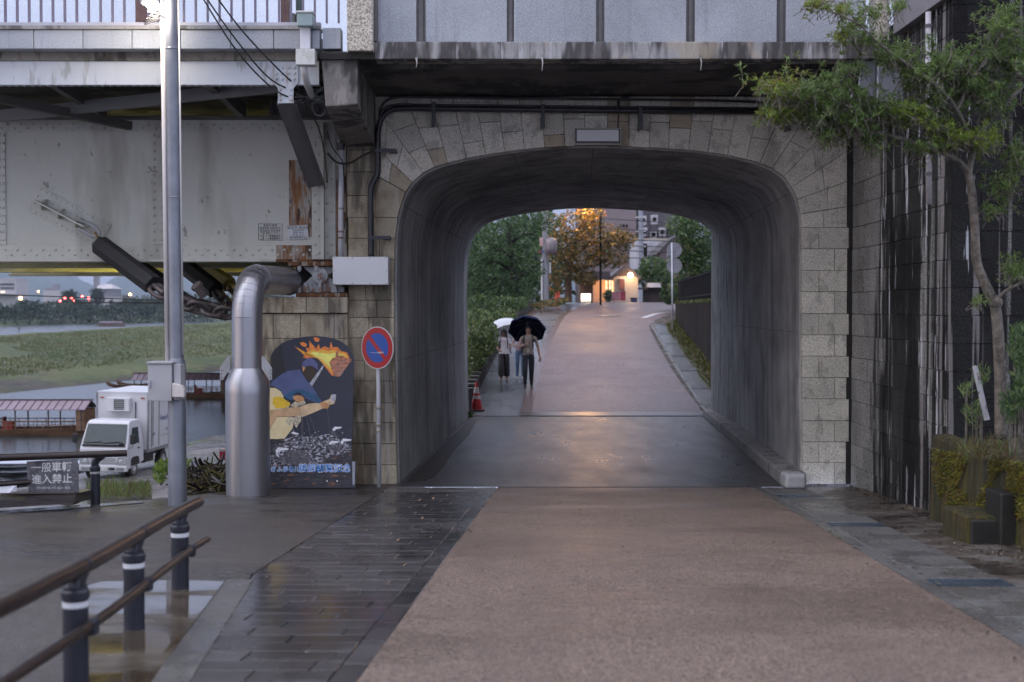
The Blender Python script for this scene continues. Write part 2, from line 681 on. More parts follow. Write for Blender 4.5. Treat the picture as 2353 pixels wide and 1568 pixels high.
YS = [-3, 0, 4, 6, 7.5, 9, 10.2, 11.5, 12.9, 14.5, 16, 17.2, 18.25]
m = MB()
for a, b in zip(YS, YS[1:]):
    m.poly([(xl(a), a, zn(a)), (xr(a), a, zn(a)), (xr(b), b, zn(b)), (xl(b), b, zn(b))])
struct(m.build('road', M['brown_asphalt']))

m = MB()                                                # grey asphalt to the left of the walk
edge = [(-14, -3), (-14, 8.2), (-7.6, 12.2), (-5.95, 14.5), (-4.9, 16.1), (-4.05, 17.3), (-3.7, 18.25)]
def xe(Y):
    if Y <= 8.2: return -14
    for (a, b), (c, d) in zip(edge[1:], edge[2:]):
        if Y <= d:
            return a + (c - a) * (Y - b) / (d - b)
    return -3.7
for a, b in zip(YS, YS[1:]):
    a0 = a
    k = 4
    for i in range(k):
        p, q = a + (b - a) * i / k, a + (b - a) * (i + 1) / k
        m.poly([(xe(p), p, zn(p)), (xs(p) - 0.004, p, zn(p)), (xs(q) - 0.004, q, zn(q)), (xe(q), q, zn(q))])
m.poly([(-3.7, 18.25, 0), (-1.66, 18.25, 0), (-1.66, 18.62, 0), (-3.7, 18.62, 0)])
struct(m.build('forecourt_ground', M['asphalt']))

# the slate walk, laid in courses of single pavers with a border course along the road
walk = struct(thing('walkway', None, None, (-1, 12, zn(12))))
m = MB()
for a, b in zip(YS, YS[1:]):
    m.poly([(xs(a), a, zn(a) - 0.012), (xl(a), a, zn(a) - 0.012), (xl(b), b, zn(b) - 0.012), (xs(b), b, zn(b) - 0.012)])
m.build('bedding', mat('wet_paver_joint', (0.05, 0.047, 0.045), 0.18, var=0.3, bump=0.3, bsc=60), walk)
for k, yy in enumerate((5.0,)):
    pass
rowp = 0.236
y = 5.2
row = 0
def paver(x0a, x1a, x0b, x1b, ya, yb, mt, name='paver'):
    mm = MB()
    g, bv = 0.0045, 0.006
    dz = R.uniform(-0.0015, 0.0015)
    p = [(x0a + g, ya + g), (x1a - g, ya + g), (x1b - g, yb - g), (x0b + g, yb - g)]
    q = [(x0a + g + bv, ya + g + bv), (x1a - g - bv, ya + g + bv), (x1b - g - bv, yb - g - bv), (x0b + g + bv, yb - g - bv)]
    tl = R.uniform(-0.002, 0.002)
    vs = [(x, yy, zn(yy) + 0.001 + dz + (tl if i in (0, 3) else -tl)) for i, (x, yy) in enumerate(q)] + [(x, yy, zn(yy) - 0.004 + dz) for x, yy in p] + [(x, yy, zn(yy) - 0.02) for x, yy in p]
    mm.faces(vs, [(0, 1, 2, 3)] + [(4 + i, 4 + (i + 1) % 4, (i + 1) % 4, i) for i in range(4)] + [(8 + i, 8 + (i + 1) % 4, 4 + (i + 1) % 4, 4 + i) for i in range(4)])
    return mm.build(name, mt, walk)
while y < 17.45:
    ya, yb = y, min(y + rowp, 17.5)
    BW = 0.15
    x1a, x1b = xl(ya) - BW, xl(yb) - BW
    off = (0.0, 0.29, 0.14, 0.43)[row % 4]
    cur_a, cur_b = x1a, x1b
    first = True
    while cur_a > xs(ya) + 0.03:
        wdt = 0.58 if not first else 0.58 - off
        first = False
        if wdt < 0.08:
            continue
        na, nb = max(cur_a - wdt, xs(ya)), max(cur_b - wdt, xs(yb))
        if na - xs(ya) < 0.1:
            na, nb = xs(ya), xs(yb)
        paver(na, cur_a, nb, cur_b, ya, yb, M['paver'])
        cur_a, cur_b = na, nb
    y += rowp
    row += 1
y = 5.2
while y < 17.45:
    yb = min(y + 0.6, 17.5)
    paver(xl(y) - 0.15, xl(y), xl(yb) - 0.15, xl(yb), y, yb, M['paver'], 'border_stone')
    y += 0.6
xx = xs(17.9)
while xx < xl(17.9) - 0.05:                            # pale stones across the end of the walk
    x2 = min(xx + 0.62, xl(17.9))
    paver(xx, x2, xx, x2, 17.52, 18.22, M['concrete_pave'], 'end_stone')
    xx = x2

# concrete trough with standing rain water beside the walk
m = MB()
pl = [(365, 1568), (395, 1500), (440, 1440), (480, 1385), (515, 1338), (430, 1334), (330, 1336), (235, 1338), (180, 1352), (176, 1420), (186, 1500), (190, 1568), (200, 1660), (330, 1660)]
pm = NT('puddle_water')
pc = pm.mix(pm.rng(pm.noise((2.0, 3.5, 1), 4), 0.42, 0.58), (0.06, 0.045, 0.03), (0.11, 0.09, 0.065))
pm.base(pc)
wm_ = pm.rng(pm.noise((0.8, 2.6, 1), 4, 0.55, 'pos', (0, 0.6, 0)), 0.46, 0.58)
pm.rough(pm.rng(wm_, 0, 1, 0.03, 0.3))
pm.bump(pm.noise((9, 14, 1), 3), 0.05, 0.01)
pg = [G(*p) for p in pl]
m.poly([(p.x, p.y, zn(p.y) + 0.005) for p in pg])
struct(m.build('puddle', pm.mat))
m = MB()
bp = [G(520, 1334), G(368, 1534), G(310, 1620)]
for a, b in zip(bp, bp[1:]):
    m.obox(((a + b) / 2) + V((0.11, 0, 0.002)), (b - a) / 2, V((0.10, 0, 0)), V((0, 0, 0.006)))
m.build('trough_kerb', M['concrete_pave'])
struct(bpy.data.objects['trough_kerb'])

# gutter on the right: kerb strip, cover slabs with grates between them
gut = struct(thing('gutter', None, None, (3.7, 12, zn(12))))
m = MB()
for a, b in zip(YS, YS[1:]):
    m.poly([(xr(a), a, zn(a) + 0.006), (xg(a) - 0.006, a, zn(a) + 0.006), (xg(b) - 0.006, b, zn(b) + 0.006), (xr(b), b, zn(b) + 0.006)])
    m.poly([(xr(a), a, zn(a) - 0.02), (xr(a), a, zn(a) + 0.006), (xr(b), b, zn(b) + 0.006), (xr(b), b, zn(b) - 0.02)])
m.build('kerb_strip', M['concrete_pave'], gut)
M['steel_grate'] = mat('wet_steel_grate', (0.30, 0.36, 0.44), 0.25, var=0.2, metal=0.8, bump=0.1)
grates = [16.85, 13.6, 9.75, 6.3]
segs = []
last = 18.2
for gy in grates:
    top = gy + 0.2
    n_ = max(1, round((last - top) / 0.62))
    for i in range(n_):
        segs.append((last - (last - top) * (i + 1) / n_, last - (last - top) * i / n_, 'cover_slab'))
    segs.append((gy - 0.2, gy + 0.2, 'grate'))
    last = gy - 0.2
for i in range(10):
    segs.append((last - 0.62, last, 'cover_slab')); last -= 0.62
for ya, yb, nm in segs:
    if nm == 'cover_slab':
        mm = MB()
        g = 0.004
        dz = R.uniform(-0.003, 0.003)
        x0, x1 = xg(ya) + g, xg(ya) + 0.59
        sh = (yb - ya) * 0.042
        pts = [(x0, ya + g), (x1, ya + g), (x1 + sh, yb - g), (x0 + sh, yb - g)]
        mm.prism([(x, q, zn(q) - 0.05) for x, q in pts], (0, 0, 0.058 + dz))
        mm.build('cover_slab', M['concrete_pave'], gut, bev=0.006, seg=1)
    else:
        mm = MB()
        x0 = xg(ya) + 0.004
        for k in range(15):
            xa = x0 + 0.58 * k / 14.0
            mm.bar((xa, ya + 0.01, zn(ya) - 0.006), (xa + 0.015, yb - 0.01, zn(yb) - 0.006), 0.009, 0.026)
        for q in (ya + 0.01, (ya + yb) / 2, yb - 0.01):
            mm.bar((x0, q, zn(q) - 0.007), (x0 + 0.59, q, zn(q) - 0.007), 0.012, 0.022)
        mm.build('grate', M['steel_grate'], gut)
        mm = MB()
        mm.poly([(x0, ya, zn(ya) - 0.05), (x0 + 0.59, ya, zn(ya) - 0.05), (x0 + 0.59, yb, zn(yb) - 0.05), (x0, yb, zn(yb) - 0.05)])
        mm.build('drain_pit', M['mortar'], gut)
m = MB()
for a, b in zip(YS, YS[1:]):
    m.poly([(xg(a) + 0.595, a, zn(a) + 0.002), (7.5, a, zn(a) + 0.03), (7.5, b, zn(b) + 0.03), (xg(b) + 0.595, b, zn(b) + 0.002)])
M['verge'] = wet('wet_dirty_verge', (0.075, 0.060, 0.050), 0.14, 0.5, (1.0, 1.3, 1), speck=0.5, spsc=55, bump=0.5, bdist=0.008, dark=0.5,
                 streaks=[((0.16, 0.15, 0.14), (2, 3, 1), 0.56, 0.66, 0.6)])
struct(m.build('verge', M['verge']))

# ================================================================== tunnel and stone arch
INTR = [(913, 1118), (908, 900), (906, 700), (906.5, 590), (909, 530), (917, 485), (932, 441), (947.6, 419), (972, 397.5), (998.6, 384), (1028.6, 375), (1072.6, 364.5),
        (1116, 356), (1160, 349.5), (1205.6, 343.5), (1252, 339), (1298.6, 336.5), (1345.6, 335.5), (1395.6, 335.5), (1445, 337), (1492, 339.5), (1536.5, 342),
        (1582, 345), (1626, 350), (1672, 357), (1715, 366.5), (1746, 375), (1774.6, 387), (1801.7, 406), (1819, 430), (1832.6, 458), (1839, 492), (1842, 530), (1842, 700), (1843, 900), (1845, 1118)]
INW = [pxz(x, y, YF) for x, y in INTR]
arch = thing('stone_arch', 'pale granite arch with weathered voussoirs framing the road tunnel under the bridge', 'arch', (1.3, YF, 0))
mort = MB()
FR = fplane(YF)


def st(poly, mt, proud=0.0, bev=0.010):
    block(arch, 'stone', poly, FR, mt, 0.22, 0.004, bev, proud + R.uniform(-0.004, 0.004))
    mort.poly([(x, YF + 0.014, z) for x, z in poly])


TOPY, LX, RX = 222.0, 862.0, 1947.0
JO = [((932, 441), (867, 405)), ((947.6, 419.3), (878, 353.8)), ((971.9, 397.6), (886.9, 278.8)), ((998.6, 383.8), (931.9, 226)), ((1028.6, 375), (989.4, 228.8)),
      ((1072.6, 364.5), (1040.6, 228.8)), ((1116.1, 356), (1091.9, 228.8)), ((1160.1, 349.5), (1143, 230)), ((1205.6, 343.5), (1193.6, 231)), ((1251.9, 339), (1243, 231)),
      ((1298.6, 336.5), (1293, 232)), ((1345.6, 335.5), (1341.9, 232)), ((1395.6, 335.5), (1396.9, 232)), ((1445.2, 337), (1446.3, 232.8)), ((1492.2, 339.5), (1494.7, 235)),
      ((1536.5, 342), (1541.2, 235)), ((1582.4, 345), (1594, 238)), ((1626.3, 350), (1645.6, 232.8)), ((1672.2, 357), (1695.9, 232.8)), ((1715.3, 366.5), (1744.9, 232.8)),
      ((1746.2, 375), (1791.3, 268.9)), ((1774.6, 387), (1835.2, 294.7)), ((1801.7, 406), (1884.2, 317.9)), ((1819, 430), (1940.9, 351.4)), ((1832.6, 458), (1937.1, 421.1)), ((1839, 492), (1943.5, 475.2))]


def outer(i, o):
    dx, dy = o[0] - i[0], o[1] - i[1]
    ts = []
    if dy < 0: ts.append((TOPY - i[1]) / dy)
    if dx < 0: ts.append((LX - i[0]) / dx)
    if dx > 0: ts.append((RX - i[0]) / dx)
    t = min(x for x in ts if x > 0)
    return (i[0] + dx * t, i[1] + dy * t)


SP = [[.55], [.42, .75], [.30, .62], [.24, .55], [.55], [.24, .9], [.55], [.35], [.82], [.24], [.55], [.62], [.5], [.35], [.5], [.4], [.55], [.42], [.75], [.35], [.62], [.38], [.45], [.55], [.6]]
for k in range(len(JO) - 1):
    (i0, o0), (i1, o1) = JO[k], JO[k + 1]
    e0, e1 = outer(i0, o0), outer(i1, o1)
    corner = None
    if abs(e0[0] - LX) < 0.5 and abs(e1[1] - TOPY) < 0.5 and abs(e0[1] - TOPY) > 0.5: corner = (LX, TOPY)
    if abs(e0[1] - TOPY) < 0.5 and abs(e1[0] - RX) < 0.5 and abs(e1[1] - TOPY) > 0.5: corner = (RX, TOPY)
    fr_ = [0] + SP[k] + [1]
    for s0, s1 in zip(fr_, fr_[1:]):
        a0 = (i0[0] + (e0[0] - i0[0]) * s0, i0[1] + (e0[1] - i0[1]) * s0)
        a1 = (i0[0] + (e0[0] - i0[0]) * s1, i0[1] + (e0[1] - i0[1]) * s1)
        b0 = (i1[0] + (e1[0] - i1[0]) * s0, i1[1] + (e1[1] - i1[1]) * s0)
        b1 = (i1[0] + (e1[0] - i1[0]) * s1, i1[1] + (e1[1] - i1[1]) * s1)
        pts = [a0, a1] + ([corner] if corner and s1 == 1 else []) + [b1, b0]
        st([pxz(x, y, YF) for x, y in pts], M['granite'])


def intr_x(y, left):
    seq = INTR[:7] if left else INTR[::-1][:7]
    for (x0, y0), (x1, y1) in zip(seq, seq[1:]):
        if y0 >= y >= y1:
            return x0 + (x1 - x0) * (y - y0) / (y1 - y0)
    return seq[-1][0]


# right jamb
ys = [492, 523, 572, 622, 671, 721, 770, 819, 868, 917, 967, 1016, 1063, 1113]
st([pxz(*q, YF) for q in [(intr_x(523, False), 523), (1839, 492), (1893, 484), (1893, 523)]][::-1], M['granite'])
st([pxz(*q, YF) for q in [(1893, 523), (1893, 484), (RX, 474.6), (RX, 523)]][::-1], M['granite'])
for k, (a, b) in enumerate(zip(ys[1:], ys[2:])):
    sp = 1882 if k % 2 == 0 else 1918
    st([pxz(*q, YF) for q in [(intr_x(a, False), a), (sp, a), (sp, b), (intr_x(b, False), b)]], M['granite'])
    st([pxz(*q, YF) for q in [(sp, a), (RX + 4, a), (RX + 4, b), (sp, b)]], M['granite'])
# left jamb
ys = [450, 500, 548, 597, 645, 690, 730, 777, 829, 876, 926, 972, 1020, 1068, 1117]
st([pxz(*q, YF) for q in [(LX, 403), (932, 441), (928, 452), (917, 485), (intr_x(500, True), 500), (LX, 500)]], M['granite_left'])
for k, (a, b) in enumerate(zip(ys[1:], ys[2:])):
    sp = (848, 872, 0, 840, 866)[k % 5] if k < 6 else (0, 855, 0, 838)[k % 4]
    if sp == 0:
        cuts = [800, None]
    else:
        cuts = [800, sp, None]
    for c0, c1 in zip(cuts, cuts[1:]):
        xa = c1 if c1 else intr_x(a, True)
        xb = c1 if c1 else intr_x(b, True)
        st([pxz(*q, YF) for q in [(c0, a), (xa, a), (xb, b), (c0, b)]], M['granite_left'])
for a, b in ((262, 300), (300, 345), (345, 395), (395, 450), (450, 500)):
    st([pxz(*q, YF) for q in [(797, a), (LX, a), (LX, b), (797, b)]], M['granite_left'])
mort.build('mortar', M['mortar'], arch)
# the lining: the opening's outline carried along the axis of the tunnel
m = MB()
cu = [V((p[0], 0, p[1])) for p in INW]
cu = crom(cu, 3)
cx0 = 1.27
def lin(p, Y):
    k = 0.992
    return (cx0 + (p.x - cx0) * k + (Y - YF) * AX, Y, p.z * 0.996)
NY = [YF + 0.10, 21.4, 24.2, 27.0, 30.0]
for a, b in zip(NY, NY[1:]):
    for p, q in zip(cu, cu[1:]):
        m.poly([lin(p, a), lin(q, a), lin(q, b), lin(p, b)][::-1])
for p, q in zip(cu, cu[1:]):                          # the lining's front rim, tucked behind the stones
    o_ = lambda r: (cx0 + (r.x - cx0) * 1.05, YF + 0.101, r.z * 1.02 + 0.02)
    m.poly([lin(p, YF + 0.10), lin(q, YF + 0.10), o_(q), o_(p)])
lo = m.build('tunnel_lining', M['lining'], arch, smooth=True, auto=40)
for a in (21.4, 24.2, 27.0):                          # construction joints
    m = MB()
    for p, q in zip(cu, cu[1:]):
        P = lambda r, Y, s: (cx0 + (r.x - cx0) * s + (Y - YF) * AX, Y, r.z * (s + 0.004))
        m.poly([P(p, a - 0.012, 0.9905), P(q, a - 0.012, 0.9905), P(q, a + 0.012, 0.9905), P(p, a + 0.012, 0.9905)][::-1])
    m.build('lining_joint', M['lining_mark'], arch, smooth=True)
for i in range(4, len(cu) - 4, 12):                    # board marks of the formwork run along the bore
    m = MB(); p = cu[i]
    P = lambda Y, d: (cx0 + (p.x - cx0) * .9912 + (Y - YF) * AX + d[0], Y, p.z * .9952 + d[1])
    t = (cu[i + 1] - cu[i - 1]).normalized() * .007
    m.poly([P(YF + .11, (-t.x, -t.z)), P(29.98, (-t.x, -t.z)), P(29.98, (t.x, t.z)), P(YF + .11, (t.x, t.z))]); m.build('board_mark', M['lining_mark'], arch)
m = MB()                                              # the mass above and beside the bore
m.box(-3.55, 9.0, YF + 0.24, 30.0, 4.95, 5.6)
m.box(4.65, 9.0, YF + 0.24, 29.9, -0.5, 4.94)
m.box(-3.55, -2.0, YF + 0.24, 29.2, -5.0, 2.6)
m.build('abutment_core', M['concrete'], arch)
m = MB()                                              # far ring round the bore
for p, q in zip(cu, cu[1:]):
    a, b = lin(p, 30.0), lin(q, 30.0)
    A = V((cx0 + (a[0] - cx0 - 0.64) * 1.35 + 0.64, 30.0, a[2] * 1.35)); B = V((cx0 + (b[0] - cx0 - 0.64) * 1.35 + 0.64, 30.0, b[2] * 1.35))
    m.poly([a, b, B, A])
m.build('far_ring', M['concrete'], arch)

m = MB()
m.poly([(-1.75, 18.25, 0.004), (4.25, 18.25, 0.004), (4.95, 30.2, 0.004), (-1.05, 30.2, 0.004)])
struct(m.build('tunnel_floor', M['tunnel_floor']))
m = MB()
m.prism([(-1.56, 18.7, 0.006), (-1.30, 18.95, 0.006), (-1.17, 19.4, 0.006), (-1.10, 20.5, 0.006), (-1.06, 22.5, 0.006), (-0.86, 26, 0.006), (-0.80, 29.5, 0.006), (-0.98, 29.5, 0.006)], (0, 0, 0.004))
struct(m.build('silt', mat('wet_black_silt', (0.025, 0.02, 0.016), 0.55, var=0.5, sc=6, bump=0.6, bsc=60)))
m = MB()
kerb = thing('tunnel_kerb', 'low concrete kerb along the tunnel wall with a pale bevelled end block', 'kerb', (4.0, 18.2, 0))
m.prism([(3.88, 18.42, 0.0), (4.24, 18.42, 0.0), (4.86, 30.1, 0.0), (4.50, 30.1, 0.0)], (0, 0, 0.19))
m.build('kerb_run', M['concrete'], kerb, bev=0.02)
m = MB()
m.prism([(3.84, 17.92, 0.017), (4.14, 17.92, 0.017), (4.16, 18.40, 0.0), (3.86, 18.40, 0.0)], (0, 0, 0.215))
m.build('end_block', mat('pale_cast_concrete', (0.42, 0.42, 0.43), 0.6, var=0.12, sc=6, speck=0.1, bump=0.2), kerb, bev=0.05, seg=3)

# ================================================================== pier that carries the steel span
pier = thing('bridge_pier', 'stained granite pier with a ledge carrying the steel girder bearing', 'pier', (-3, 18.4, 0))
FRP = fplane(18.45)
ys = [721, 778, 832, 882, 932, 981, 1030, 1078, 1122]
pm_ = MB()
def pst(poly, proud=0.0, name='stone'):
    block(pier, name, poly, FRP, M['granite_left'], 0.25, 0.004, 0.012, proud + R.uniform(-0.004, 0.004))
    pm_.poly([(x, 18.466, z) for x, z in poly])
for k, (a, b) in enumerate(zip(ys, ys[1:])):
    cuts = [597, 655, 730, 799] if k % 2 else [597, 628, 690, 768, 799]
    for c0, c1 in zip(cuts, cuts[1:]):
        pst([pxz(*q, 18.45) for q in [(c0, a), (c1, a), (c1, b), (c0, b)]])
cuts = [594, 652, 705, 757, 800]
for c0, c1 in zip(cuts, cuts[1:]):
    pst([pxz(*q, 18.45) for q in [(c0, 683), (c1, 683), (c1, 720), (c0, 720)]], 0.06)
pm_.box(-3.62, -2.42, 18.468, 29.0, -5.0, 2.72)
pm_.build('core', M['mortar'], pier)
# ================================================================== concrete deck over the arch
M['fascia_conc'] = mat('weathered_concrete_edge', (0.34, 0.335, 0.335), 0.75, var=0.2, sc=2.5, speck=0.12, bump=0.3, bsc=40, bdist=0.006,
                       streaks=[((0.045, 0.04, 0.04), (2.2, 2, 0.6), 0.42, 0.58, 0.93), ((0.16, 0.15, 0.145), (7, 5, 1.2), 0.5, 0.66, 0.7, (3, 1, 1)), ((0.50, 0.50, 0.51), (9, 5, 1.0), 0.64, 0.72, 0.6, (6, 6, 2)),
                                ((0.42, 0.36, 0.27), (1.7, 2, 0.6), 0.66, 0.74, 0.6, (9, 2, 5))])
M['panel_granite'] = mat('blue_grey_granite_panel', (0.345, 0.365, 0.40), 0.55, var=0.16, sc=0.9, speck=0.22, spsc=70, rnd=0.06, bump=0.15, bsc=70, bdist=0.003, streaks=[((0.20, 0.21, 0.23), (7, 5, .5), .62, .95, .55), ((0.45, 0.46, 0.49), (1.1, 1, .9), .6, .9, .5, (3, 3, 3))])
M['rough_granite'] = mat('coarse_beige_granite', (0.44, 0.40, 0.34), 0.7, var=0.08, sc=2, speck=0.55, spsc=55, bump=0.5, bsc=60, bdist=0.006)
M['side_shade_granite'] = mat('shade_grey_granite', (0.20, 0.19, 0.205), 0.55, var=0.1, speck=0.2)  # darker panel granite, shade of the side-facing parapet put into its colour
M['mullion'] = mat('dark_steel_mullion', (0.105, 0.098, 0.10), 0.5, var=0.2, sc=5, bump=0.1)
YD = 16.2
deck = thing('viaduct_deck', 'concrete bridge deck overhanging the arch with grey granite parapet panels', 'bridge', (1.4, YD, 5.64))
zb, zt = W(1400, 136, YD).z, W(1400, 96, YD).z
xa, xb = W(855, 100, YD).x, 4.62
m = MB(); m.box(xa, xb, YD, YD + 0.35, zb, zt); m.build('fascia', M['fascia_conc'], deck, bev=0.012)
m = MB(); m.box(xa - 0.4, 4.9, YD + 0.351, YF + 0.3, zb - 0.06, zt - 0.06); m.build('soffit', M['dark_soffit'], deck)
m = MB(); m.box(xa - 0.4, 4.9, YF + 0.301, 30, 5.60, zt - 0.05); m.build('deck_slab', M['concrete'], deck)
edges = [(863, 957), (978, 1163), (1183, 1370), (1389, 1577), (1597, 1785), (1806, 1990)]
for a, b in edges:
    x0, x1 = W(a, 60, YD + 0.06).x, W(b, 60, YD + 0.06).x
    m = MB(); m.box(x0, x1, YD + 0.06, YD + 0.16, zt + 0.006, zt + 1.1)
    m.build('granite_panel', M['panel_granite'], deck, bev=0.006, seg=1)
for a, b in zip(edges, edges[1:]):
    x0, x1 = W(a[1], 60, YD + 0.06).x + 0.004, W(b[0], 60, YD + 0.06).x - 0.004
    m = MB(); m.box(x0, x1, YD + 0.09, YD + 0.17, zt + 0.005, zt + 1.1)
    m.box(x0 + 0.03, x1 - 0.03, YD + 0.07, YD + 0.089, zt + 0.005, zt + 1.1)
    m.build('mullion', M['mullion'], deck)
x0, x1 = W(797, 60, YD - 0.12).x, W(857, 60, YD - 0.12).x
m = MB(); m.box(x0, x1, YD - 0.12, YD + 0.5, W(820, 117, YD - 0.12).z, zt + 1.1)
m.build('gate_pillar', M['rough_granite'], deck, bev=0.01)
m = MB(); m.box(x1 + 0.004, x1 + 0.045, YD - 0.02, YD + 0.5, zt + 0.004, zt + 1.1)
m.build('pillar_joint', M['mullion'], deck)
x0, x1 = 4.60, 4.74
m = MB(); m.box(x0, x1, YD - 0.03, YD + 0.4, zt + 0.004, zt + 1.1); m.build('gate_pillar', M['rough_granite'], deck, bev=0.008)
for k in range(5):                                     # parapet that returns towards the viewer above the side wall
    m = MB(); m.box(4.78, 4.90, YD - 0.05 - 1.32 * (k + 1) + 0.02, YD - 0.05 - 1.32 * k, 5.99, 7.1)
    m.build('granite_panel', M['side_shade_granite'], deck, bev=0.006, seg=1)
# cantilever beam at the end of the deck
m = MB()
A = [W(737, 118, YD + 0.05), W(822, 118, YD + 0.05), W(822, 240, YD + 0.05), W(748, 246, YD + 0.05)]
B = [W(772, 190, YF), W(863, 190, YF), W(863, 336, YF), W(786, 340, YF)]
m.hexa([A[3], A[2], B[2], B[3], A[0], A[1], B[1], B[0]])
m.build('cantilever_beam', mat('sooty_beam_concrete', (0.20, 0.185, 0.17), 0.8, var=0.3, sc=1.5, speck=0.15, bump=0.3, bsc=30, bdist=0.008,
        streaks=[((0.03, 0.027, 0.025), (2.2, 2.2, 1.3), 0.44, 0.6, 0.85), ((0.33, 0.31, 0.28), (5, 5, 1.5), 0.60, 0.72, 0.6, (5, 3, 1))]), deck, bev=0.02)
m = MB(); m.box(W(735, 120, YD).x, W(862, 120, YD).x, YD - 0.02, YF, W(800, 137, YD).z, W(800, 121, YD).z - 0.004)
m.build('beam_seat', M['dark_soffit'], deck)
# stalactites of lime under the edge
m = MB()
for px in (955, 1240, 1612):
    p = W(px + R.uniform(-6, 6), 133, YD - 0.004)
    m.tube([p, p + V((0.01, -0.003, -0.06)), p + V((0.0, 0, -R.uniform(.10, .2)))], [0.014, 0.008, 0.002], 5)
o = m.build('lime_drips', mat('pale_lime_crust', (0.45, 0.43, 0.42), 0.8), deck); o['kind'] = 'stuff'

# ================================================================== steel girder span
M['paint'] = mat('pale_green_grey_bridge_paint', (0.54, 0.54, 0.485), 0.5, var=0.09, sc=0.6, speck=0.05, spsc=60, bump=0.08, bsc=9, bdist=0.01,
                 streaks=[((0.14, 0.13, 0.09), (5.5, 5.5, 4.5), 0.80, 0.90, 0.7), ((0.24, 0.22, 0.16), (1.6, 1.6, 0.35), 0.52, 0.85, 0.55, (4, 2, 7)), ((0.14, 0.07, 0.03), (9, 9, 5), 0.88, 0.96, 0.8, (1, 8, 3))])
M['paint_white'] = mat('chalky_blue_white_paint', (0.56, 0.595, 0.64), 0.5, var=0.08, sc=1, bump=0.05,
                       streaks=[((0.62, 0.64, 0.66), (9, 4, 0.8), 0.55, 0.7, 0.4), ((0.28, 0.15, 0.07), (5, 4, 0.7), 0.80, 0.92, 0.6, (2, 3, 3)), ((0.22, 0.22, 0.19), (6, 4, 1.3), 0.62, 0.75, 0.5, (7, 1, 2))])
M['paint_beige'] = mat('grimy_beige_concrete', (0.27, 0.245, 0.20), 0.7, var=0.18, sc=2.5, speck=0.1, bump=0.2,
                       streaks=[((0.06, 0.05, 0.035), (3, 3, 1.0), 0.60, 0.72, 0.85), ((0.16, 0.13, 0.08), (8, 8, 5), 0.55, 0.7, 0.5, (4, 4, 1))])
M['rust'] = mat('rust_streaked_paint', (0.33, 0.32, 0.28), 0.7, var=0.12, sc=2, bump=0.35, bsc=45, bdist=0.006,
                streaks=[((0.22, 0.085, 0.025), (8, 8, 1.1), 0.42, 0.62, 0.95), ((0.055, 0.022, 0.012), (9, 9, 2.2), 0.52, 0.62, 0.95, (3, 5, 2)), ((0.28, 0.13, 0.04), (17, 17, 2.5), 0.52, 0.7, 0.7, (8, 1, 6))])
M['rust_heavy'] = mat('flaking_rust', (0.13, 0.055, 0.022), 0.85, var=0.4, sc=9, bump=0.7, bsc=50, bdist=0.01,
                      streaks=[((0.035, 0.016, 0.010), (6, 6, 5), 0.48, 0.6, 0.9), ((0.33, 0.30, 0.25), (8, 8, 2), 0.60, 0.68, 0.8, (3, 3, 3))])
M['dark_steel'] = mat('grimy_dark_steel', (0.075, 0.070, 0.062), 0.6, var=0.3, sc=2, bump=0.15)
M['strut'] = mat('slate_grey_painted_steel', (0.155, 0.152, 0.155), 0.5, var=0.1, sc=2, bump=0.05)
M['yellow_lit_paint'] = mat('yellow_lit_girder_paint', (0.36, 0.34, 0.20), 0.45, var=0.2, sc=2, bump=0.1)  # yellow lamplight under the span put into the paint colour
YG = 18.78
span = thing('steel_girder_bridge', 'riveted pale steel plate girder bridge with granite fascia and bar railing', 'bridge', (-5, YG, 3.27))
X0 = -10.5
XE = W(795, 500, YG).x
zw0, zw1 = W(300, 597, YG).z, W(300, 283, YG).z
m = MB(); m.box(X0, XE, YG, YG + 0.02, zw0, zw1); m.build('girder_web', M['paint'], span)
xr0 = W(636, 580, YG).x
m = MB(); m.box(X0, xr0, YG - 0.02, YG - 0.002, zw0, W(300, 564, YG).z); m.build('bottom_angle', M['paint'], span, bev=0.004, seg=1)
m = MB(); m.box(xr0 + 0.002, W(798, 580, YG).x, YG - 0.022, YG - 0.002, zw0, W(300, 564, YG).z); tag(m.build('bottom_angle', M['rust'], span, bev=0.004, seg=1), 'rust eaten end of the bottom angle')
m = MB(); m.box(X0, W(640, 590, YG).x, YG - 0.22, YG + 0.22, zw0 - 0.035, zw0 - 0.002); m.build('bottom_flange', M['paint'], span)
m = MB(); m.box(W(640, 590, YG).x + 0.002, W(798, 590, YG).x, YG - 0.22, YG + 0.22, zw0 - 0.04, zw0 - 0.002); m.build('bottom_flange', M['rust_heavy'], span)
zta = W(300, 303, YG).z
m = MB(); m.box(X0, XE, YG - 0.02, YG - 0.002, zta, zw1 + 0.04); m.build('top_angle', M['paint'], span)
m = MB(); m.box(X0, XE, YG - 0.22, YG + 0.22, zw1 + 0.041, zw1 + 0.075); m.build('top_flange', M['dark_steel'], span)
def vst(p0, p1, nm='stiffener', mt='paint', d=0.018, ya=302, yb=563):
    mm = MB(); a, b = W(p0, 400, YG).x, W(p1, 400, YG).x
    mm.box(a, b, YG - d, YG - 0.003, W(300, yb, YG).z + 0.003, W(300, ya, YG).z - 0.003)
    return mm.build(nm, M[mt], span)
vst(-12, 13); vst(349, 379)
tag(vst(664, 716, 'doubler_plate', 'rust', 0.014, 368, 545), 'rust streaked cover plate at the end of the web')
vst(717, 741, 'end_stiffener', 'paint', 0.03, 302, 599); vst(746, 771, 'end_stiffener', 'paint', 0.03, 302, 599)
m = MB(); a, b = W(740, 400, YG).x, W(747, 400, YG).x
m.box(a, b, YG - 0.16, YG - 0.003, zw0, zw1 - 0.01); m.build('end_rib', M['paint'], span)
vst(773, 797, 'end_plate', 'rust', 0.02, 380, 599)
